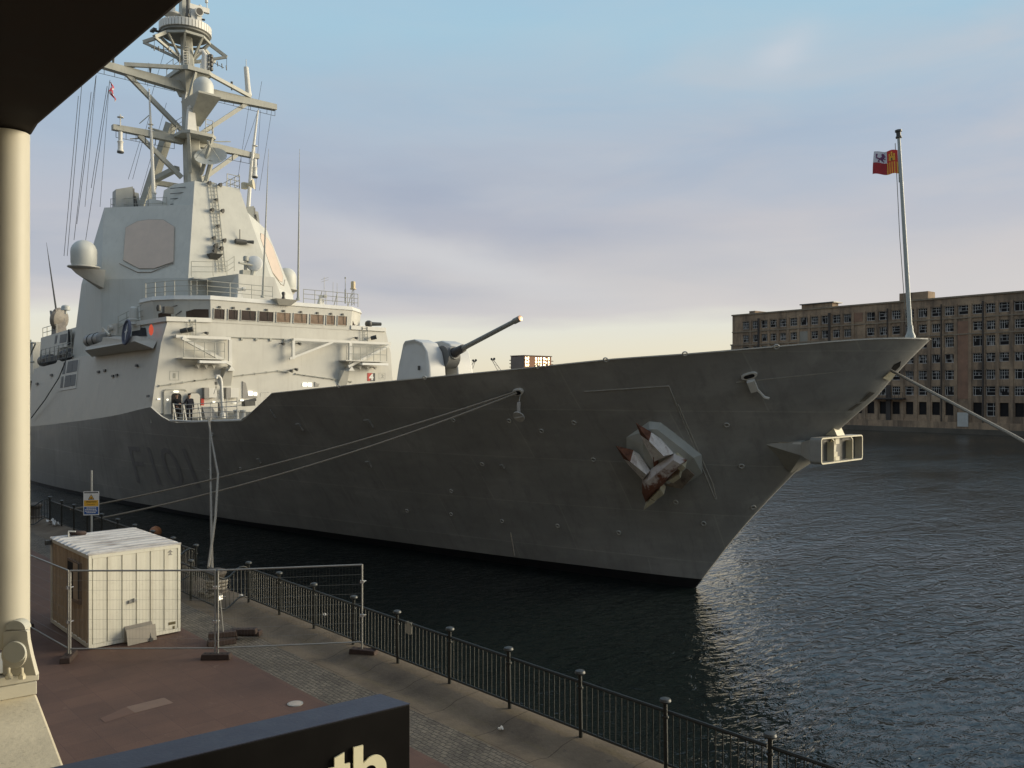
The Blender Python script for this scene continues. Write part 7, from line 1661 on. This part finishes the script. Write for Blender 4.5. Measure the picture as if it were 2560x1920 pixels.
def build_fences():
    GR = 'temporary mesh fence panels round the site container'
    P1, P2, P3 = V((5.85, 21.3, QZ)), V((8.38, 18.98, QZ)), V((10.97, 16.75, QZ))
    P0 = V((5.62, 24.8, QZ)); PM = V((5.45, 28.2, QZ))
    def panel(a, b, label, za=0, zb=0):
        root = thing('mesh_fence_panel', lerp(a, b, .5), label, 'fence panel', GR)
        d = (b - a); d.z = 0; d.normalize(); A = a + d * .035 + V((0, 0, .12 + za)); B = b - d * .035 + V((0, 0, .12 + zb))
        g = G(); up = V((0, 0, 1.95))
        for p in (A, B): G().tube([p - V((0, 0, .1)), p + up + V((0, 0, .012))], .021, 8).build('upright', GALV, root)
        for z, r in ((1.95, .021), (.13, .018)): G().tube([A + V((0, 0, z)), B + V((0, 0, z))], r, 8).build('cross_bar', GALV, root)
        g = G(); L_ = (B - A).length; n = int(L_ / .075)
        for i in range(1, n): p = lerp(A, B, i / n); g.tube([p + V((0, 0, .13)), p + up], .0011, 3, cap=False)
        for i in range(1, 8): z = .13 + 1.82 * i / 8; g.tube([A + V((0, 0, z)), B + V((0, 0, z))], .0026, 3, cap=False)
        tag(g.build('wire_mesh', pmat('fence_wire', (0.20, 0.195, 0.17), 0.5, 0.1, 4, metal=.3), root, recalc=False), None)
        for z in (1.55, .75):
            g = G(); g.obox(B + V((0, 0, z)), d * .045, V((-d.y, d.x, 0)) * .035, V((0, 0, .03))); g.tube([B + V((0, 0, z)), B + V((0, 0, z)) + V((.12, .02, 0))], .012, 5)
            g.build('coupler', pmat('bright_steel', (0.62, 0.62, 0.60), 0.3, 0.1, 5, metal=.6), root)
    panel(PM, P0, 'mesh fence panel hidden mostly behind the white pillar')
    panel(P0, P1, 'mesh fence panel running back beside the shaded side of the container')
    panel(P1, P2, 'mesh fence panel crossing in front of the cream container end')
    panel(P2, P3, 'mesh fence panel between the paving and the dock railing', 0, .1)
    def foot(p, ang, label, z=QZ):
        root = thing('rubber_block', (p.x, p.y, z), label, 'fence foot', 'rubber fence feet')
        ex = V((math.cos(ang), math.sin(ang), 0)); ey = V((-ex.y, ex.x, 0)); c = V((p.x, p.y, z))
        g = G()
        g.hexa([c + ex * sx_ * a + ey * sy_ * b + V((0, 0, h)) for h, k in ((0, 1), (.13, .94)) for sx_, sy_, a, b in ((-1, -1, .34 * k, .115 * k), (1, -1, .34 * k, .115 * k), (1, 1, .34 * k, .115 * k), (-1, 1, .34 * k, .115 * k))]); g.build('block', RUBBER, root, bevel=.015)
        for k in (-.26, -.13, .13, .26): G().lathe([(.026, .13), (.026, .1325)], c + ex * k, n=8).build('socket', BLACK, root)
    foot(P1, R(60), 'rubber fence foot under the fence corner by the container'); foot(P2, R(-42), 'rubber fence foot on the red paving under the middle fence posts'); foot(P3, R(-60), 'rubber fence foot beside the dock railing', QZ + .06); foot(P0, R(0), 'rubber fence foot beside the far side of the container')
    # spare feet heaped by the fence, one standing on edge
    c = at_z(590, 1605, QZ)
    for i, (dx, dy, z, a, lb) in enumerate(((-.35, .05, 0, -15, 'spare fence foot at the near bottom of the heap'), (-.15, .38, 0, -28, 'spare fence foot at the far bottom of the heap'), (.25, .12, .135, -40, 'spare fence foot lying across the right end of the heap'), (-.25, .22, .135, -22, 'topmost spare fence foot of the heap'), (.5, .35, 0, -50, 'spare fence foot at the outer right end of the heap'))):
        foot(V((c.x + dx, c.y + dy, 0)), R(a), lb, QZ + z)
    # loose leaning upright with a bright clamp
    b = at_z(537, 1600, QZ); b = at_z(560, 1606, QZ); t = at_d(553, 1500, 21.0); t2 = V((b.x - .08, b.y + .05, QZ + 1.12))
    root = thing('fence_prop', b, 'thin leaning prop with a bright clamp behind the fence post', 'prop')
    g = G(); g.tube([b, t2], .018, 7); g.build('pole', GALV, root); g = G(); g.obox(t2, (.06, .02, 0), (0, .03, 0), (0, 0, .05)); g.tube([t2, t2 + V((.1, -.08, .03))], .015, 6); g.build('clamp', pmat('bright_steel', (0.62, 0.62, 0.6)), root)
build_fences()

def build_sign_post():
    X = 10.62; b = V((X, at_x(229, 1287, X).y, QZ)); Y = b.y
    t = thing('warning_sign', b, 'white, amber and blue warning sign on a tall pole beside the railing', 'sign')
    g = G(); g.tube([b, V((b.x, b.y, at_x(229, 1176, X).z))], .04, 10); g.build('pole', pmat('pole_pale_grey', (0.45, 0.45, 0.41), 0.4, 0.06, 4), t)
    # board faces the camera side of the quay
    n = V((-.52, -.85, 0)).normalized(); ex = V((-n.y, n.x, 0)); ex = ex if ex.dot(RT) > 0 else -ex
    ez = V((0, 0, 1)); c0 = at_x(211.5, 1287.5, X); c1 = at_x(247, 1228, X); D = (V((X, Y, 0)) - EYE).dot(FW)
    w = (247 - 211.5) / FPX * D / ex.dot(RT); h = (1287.5 - 1228) / FPX * D
    o = V((X, Y, 0)) + n * .055 - ex * w / 2; o.z = CAMZ + (974 - 1287.5) / FPX * D
    def rect(g, u0, u1, v0, v1, m, k): g.quad(*[o + ex * w * u + ez * h * v + n * k for u, v in ((u0, v0), (u1, v0), (u1, v1), (u0, v1))], m)
    g = G(); g.prism([o + ex * w * u + ez * h * v for u, v in ((0, 0), (1, 0), (1, 1), (0, 1))], n * -.012); bd = g.build('sign_board', WHITE, t)
    
    for args, nm, m_ in (((.04, .96, .38, .63), 'amber_field', YELP), ((.05, .95, .04, .35), 'blue_field', BLUEP), ((.06, .94, .925, .975), 'header_band', BLACKP)):
        g = G(); rect(g, *args, 0, .003); g.build(nm, m_, bd, recalc=False)
    g = G(); tri = lambda s, k, m: g.poly([o + ex * w * (.5 + a * s) + ez * h * (.755 + b_ * s * w / h) + n * k for a, b_ in ((-.2, -.16), (.2, -.16), (0, .2))], m)
    tri(1, .004, 0); tri(.72, .006, 1); g.poly([o + ex * w * u + ez * h * v + n * .008 for u, v in ((.44, .705), (.56, .705), (.53, .735), (.50, .775), (.47, .73))], 0); g.build('hazard_symbol', [BLACKP, YELP], bd, recalc=False)
    P = lambda u, v: o + ex * w * u + ez * h * v + n * .006
    g = G(); g.text('Warning', P(.16, .515), ex, ez, 1, 0, .02, 0, fit=(w * .68, h * .085)); g.text('Deep water', P(.24, .42), ex, ez, 1, 0, .0, 0, fit=(w * .52, h * .055)); g.build('warning_lettering', BLACKP, bd, recalc=False)
    g = G()
    for i, (u, wd) in enumerate(((.2, .62), (.11, .78), (.1, .8), (.2, .62))):
        # lines too small to read in the photo: short word-like dashes
        v = .29 - i * .066; x = u; rg = random.Random(i)
        while x < u + wd - .05: L_ = min(rg.uniform(.06, .15), u + wd - x); g.quad(P(x, v), P(x + L_, v), P(x + L_, v + .036), P(x, v + .036)); x += L_ + .018
    g.build('small_print', WHITE, bd, recalc=False)
    g = G(); g.quad(P(.12, .937), P(.88, .937), P(.88, .962), P(.12, .962)); g.build('header_line', pmat('header_grey', (0.2, 0.2, 0.2), 0.5, 0.1, 5), bd, recalc=False)
build_sign_post()

def build_buoy_and_litter():
    c = at_z(389, 1338, 0.0); t = thing('mooring_buoy', (c.x, c.y, -.1), 'weathered orange domed buoy floating between the quay and the ship', 'buoy')
    g = G(); g.lathe([(.2, -.2), (.30, .0), (.33, .16), (.30, .32), (.20, .44), (.06, .5), (.01, .505)], (c.x, c.y, 0), n=22); g.build('float', ORANGE, t)
    g = G(); g.lathe([(.335, .02), (.345, .05), (.335, .08)], (c.x, c.y, 0), n=22); g.tube([(c.x, c.y, .5), (c.x + .03, c.y, .56), (c.x - .03, c.y, .56), (c.x, c.y, .5)], .014, 5); g.build('collar', DARKM, t)
    PL = pmat('litter_plastic', (0.62, 0.62, 0.60), 0.35, 0.1, 9)
    def scrap(p, s, label):
        rg = random.Random(int(p.x * 100)); t = thing('litter', p, label, 'litter'); g = G(); n = 5; vs = []
        for i in range(n):
            for j in range(n): vs.append(p + V(((i - 2) * s / 2 + rg.uniform(-.2, .2) * s, (j - 2) * s / 2 + rg.uniform(-.2, .2) * s, abs(rg.gauss(0, 1)) * s * .8 + .01)))
        g.add(vs, [(i * n + j, i * n + j + 1, (i + 1) * n + j + 1, (i + 1) * n + j) for i in range(n - 1) for j in range(n - 1)], 0, True); g.build('scrap', PL, t, recalc=False)
    scrap(at_z(814, 1540, KZ + .02) + V((0, .0, 0)), .055, 'crumpled white scrap caught by the railing near the fence end')
    scrap(at_z(604, 1492, KZ + .02), .055, 'crumpled white scrap beside the near bollard recess')
    scrap(at_z(128, 1310, KZ + .02), .16, 'left white scrap lying by the far railing'); scrap(at_z(134, 1312, KZ + .02) + V((0, -.3, 0)), .12, 'right white scrap lying by the far railing')
    scrap(at_z(1252, 1825, QZ + .0), .04, 'small white pebble of litter in the gutter near the railing')
build_buoy_and_litter()

# ================================================================== WALKWAY ROUND THE CAMERA
BX = (RT * math.sin(R(55.6)) + FW * math.cos(R(55.6))).normalized()     # along the sign box
BY = (RT * -math.sin(R(34.4)) + FW * math.cos(R(34.4))).normalized()    # away from us
def build_walkway():
    zp_ = CAMZ - 1.75
    e0 = at_z(92, 1736, zp_); e1 = at_z(157, 1905, zp_); d = (e1 - e0).normalized(); nrm = V((d.y, -d.x, 0)); nrm = nrm if nrm.dot(RT) < 0 else -nrm
    a = e0 - d * .02; b = e1 + d * 1.1
    t = thing('concrete_plinth', V((a.x, a.y, QZ)), 'speckled cream concrete plinth carrying the white pillar', 'plinth')
    g = G(); g.prism([V((p.x, p.y, QZ)) for p in (a, b, b + nrm * 1.3, a + nrm * 1.3)], (0, 0, zp_ - QZ)); g.build('block', PLINTH, t, bevel=.012)
    # steel column with pinned foot
    D = 4.86; cpx = 24; c = at_d(cpx, 974, D); rad = (68.5 - cpx) / FPX * D
    pt = thing('steel_column', V((c.x, c.y, zp_)), 'cream painted tubular steel column with a pinned foot at the left edge', 'column')
    zb = zp_ + .03
    zcap = CAMZ + (974 - 1620) / FPX * D
    g = G(); g.tube([(c.x, c.y, zcap + .02), (c.x, c.y, CAMZ + 1.49)], rad, 40); g.build('tube', PILLAR, pt)
    fwd = -FW; rt = RT
    at = lambda px, py, off: at_plane(px, py, c - FW * off, FW)
    # layered base plates
    g = G(); q0 = at(92, 1712, .14); z2 = CAMZ + (974 - 1706) / FPX * (D - .05)
    w = rt * .30
    P_ = lambda z, k: [V((c.x, c.y, z)) + BX * sx_ * .21 * k + BY * sy_ * .20 * k for sx_, sy_ in ((-1, -1), (1, -1), (1, 1), (-1, 1))]
    cc = e0 + nrm * .20 + d * -.0
    def slab(z0_, z1_, k0):
        o = V((e0.x, e0.y, 0)); return [o + d * sx_ + nrm * sy_ + V((0, 0, z0_)) for sx_, sy_ in ((-.01 - k0, -.012 - k0), (-.01 - k0, .5), (-.55, .5), (-.55, -.012 - k0))], V((0, 0, z1_ - z0_))
    pl, v = slab(zp_ + .002, zp_ + .075, -.012); g.prism(pl, v); pl, v = slab(zp_ + .077, zp_ + .125, 0); g.prism(pl, v); g.build('base_plate', PILLAR, pt, bevel=.004)
    zt_ = zp_ + .127
    # gusset plate facing us, pin boss and cap
    off = rad + .012
    prof = [(6, 1690), (6, 1640), (8, 1580), (18, 1578), (64, 1576), (68, 1580), (70, 1602), (78, 1640), (90, 1702), (90, 1712), (0, 1722), (-20, 1712)]
    g = G(); P2 = [at(x, y, off) for x, y in prof]; P2 = [V((p.x, p.y, max(p.z, zt_ + .001))) for p in P2]; g.prism(P2, FW * .03); g.build('gusset', PILLAR, pt, bevel=.003)
    g = G(); P3 = []
    for i in range(24):
        tt = 2 * math.pi * i / 24; P3.append(at(38 + 31 * math.cos(tt), 1636 + 34 * math.sin(tt), off))
    g.prism(P3, FW * -.018); cx_ = at(38, 1630, off); g.build('pin_boss', PILLAR, pt, bevel=.003)
    g = G(); P4 = [at(39 + 28 * math.cos(2 * math.pi * i / 32), 1629 + 26.5 * math.sin(2 * math.pi * i / 32), off + .019) for i in range(32)]; g.prism(P4, FW * -.016); g.build('pin_cap', PINCAP, pt, bevel=.002)
    g = G(); P5 = [at(38 + 25 * math.cos(math.pi * i / 14), 1574 - 22 * math.sin(math.pi * i / 14), off - .004) for i in range(15)]; g.prism(P5, FW * .06); g.build('cap_plate', PINCAP, pt)
    for x in (22, 55):
        p = at(x, 1692 - (x - 22) * .12, off + .055); p.z = zt_ + .001; g = G(); g.lathe([(.019, 0), (.019, .022)], p, n=6); g.lathe([(.008, .022), (.008, .06), (.006, .062)], p, n=10); g.lathe([(.014, .022), (.014, .03)], p, n=12, mat=0); g.build('anchor_bolt', pmat('bolt_cream', (0.55, 0.50, 0.36), 0.4, 0.1, 8), pt)
    # overhead canopy beam, dark underside
    zs0 = CAMZ + 1.5
    p0 = at_z(97, 313, zs0); p0b = at_z(80, 340, zs0); p1 = at_z(466, 0, zs0); dd = (p1 - p0).normalized()
    L0 = at_z(0, 351, zs0); far = p1 + dd * 7.0
    left = V((-dd.y, dd.x, 0)); left = left if left.dot(RT) < 0 else -left
    ld = (L0 - p0b).normalized()
    cn = thing('canopy_roof', V((p0.x, p0.y, zs0)), 'dark brown canopy roof edge overhead in the top left corner', 'canopy')
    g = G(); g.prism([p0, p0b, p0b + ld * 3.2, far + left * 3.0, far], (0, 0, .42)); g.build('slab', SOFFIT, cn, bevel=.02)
    # sign box hung outside the walkway, only its last letters in view
    sx0 = at_z(1025, 1759, CAMZ - 1.45); th = .19
    sb = thing('sign_box', V((sx0.x, sx0.y, CAMZ - 2.3)), 'black sign box with cream letters th at the bottom of the view', 'sign')
    Lb = 3.6
    back = at_z(950, 1735, CAMZ - 1.45); tw = BY * th
    A_ = sx0; B_ = sx0 - BX * Lb; C_ = B_ + tw; D_ = A_ + tw + BX * (back - sx0 - tw).dot(BX)
    H = .72
    g = G(); g.prism([p - V((0, 0, H)) for p in (A_, B_, C_, D_)], (0, 0, H - .004), 0); g.build('case', SIGNB, sb, bevel=.004)
    g = G(); g.prism([p - V((0, 0, .003)) for p in (A_, B_, C_, D_)], (0, 0, .004), 0); g.build('top_plate', SIGNT, sb)
    # letters on the face: th
    fp = lambda px, py: at_plane(px, py, A_ - BY * .006, BY)
    a = fp(836, 1920); b = fp(898, 1862); c3 = fp(963, 1895)
    u0 = fp(820, 1905); u1 = fp(964, 1880)
    wd = (u1 - u0).dot(BX)
    g = G(); hh = wd * .86
    zt2 = fp(900, 1863).z
    org = V((u0.x, u0.y, zt2 - hh))
    U = wd / 1.14; Q_ = lambda p, q: org + BX * (p * U) + V((0, 0, 1)) * (hh + (q - 1) * U) - BY * .001
    arc = lambda cx_, cz_, rx, rz, a0, a1, n=9: [(cx_ + rx * math.cos(R(lerp(a0, a1, i / n))), cz_ + rz * math.sin(R(lerp(a0, a1, i / n)))) for i in range(n + 1)]
    t_ = [(.11, .20)] + [(.11, .60), (0, .60), (0, .74), (.11, .74), (.11, .90), (.30, .96), (.30, .74), (.41, .74), (.41, .60), (.30, .60), (.30, .22), (.34, .14), (.41, .14), (.41, .0), (.26, .0), (.15, .06)]
    o_ = .48
    h_ = [(0, 0), (0, 1.0), (.19, 1.0), (.19, .66)] + arc(.40, .50, .26, .26, 110, 0) + [(.66, 0), (.47, 0), (.47, .42)] + arc(.33, .44, .14, .155, 20, 180) + [(.19, 0)]
    for poly in (t_, [(a_ + o_, b_) for a_, b_ in h_]):
        gl = G(); gl.prism([Q_(a_, b_) for a_, b_ in poly], BY * -.008); gl.build('letter', LETTER, sb)
    # floor slab of the walkway under and behind us and the unseen hall, its height and dark tone set to block sky light
    g = G(); q = EYE + FW * 1.6; q = V((q.x, q.y, CAMZ - 2.1)); g.prism([q + RT * 3.5, q - RT * 3.0, q - RT * 5.5 - FW * 4, q + RT * 3.5 - FW * 14], (0, 0, .4)); g.build('walkway_floor', PLINTH, kind='structure')
    hl = thing('hall_sky_blocker', (-14, 10, QZ), 'unseen exhibition hall mass behind the walkway, made tall and dark to block sky light', 'building')
    g = G(); g.box((-60, -75, QZ + .002), (-8.5, 120, 25.5)); g.build('wall', pmat('hall_blocker_dark', (0.08, 0.072, 0.062), 0.6, 0.15, .3), hl)
    g = G(); g.box((-61, -76, 25.502), (-6.5, 121, 26.3)); g.build('roof', pmat('hall_roof', (0.25, 0.25, 0.24), 0.7, 0.1, .3), hl)
build_walkway()
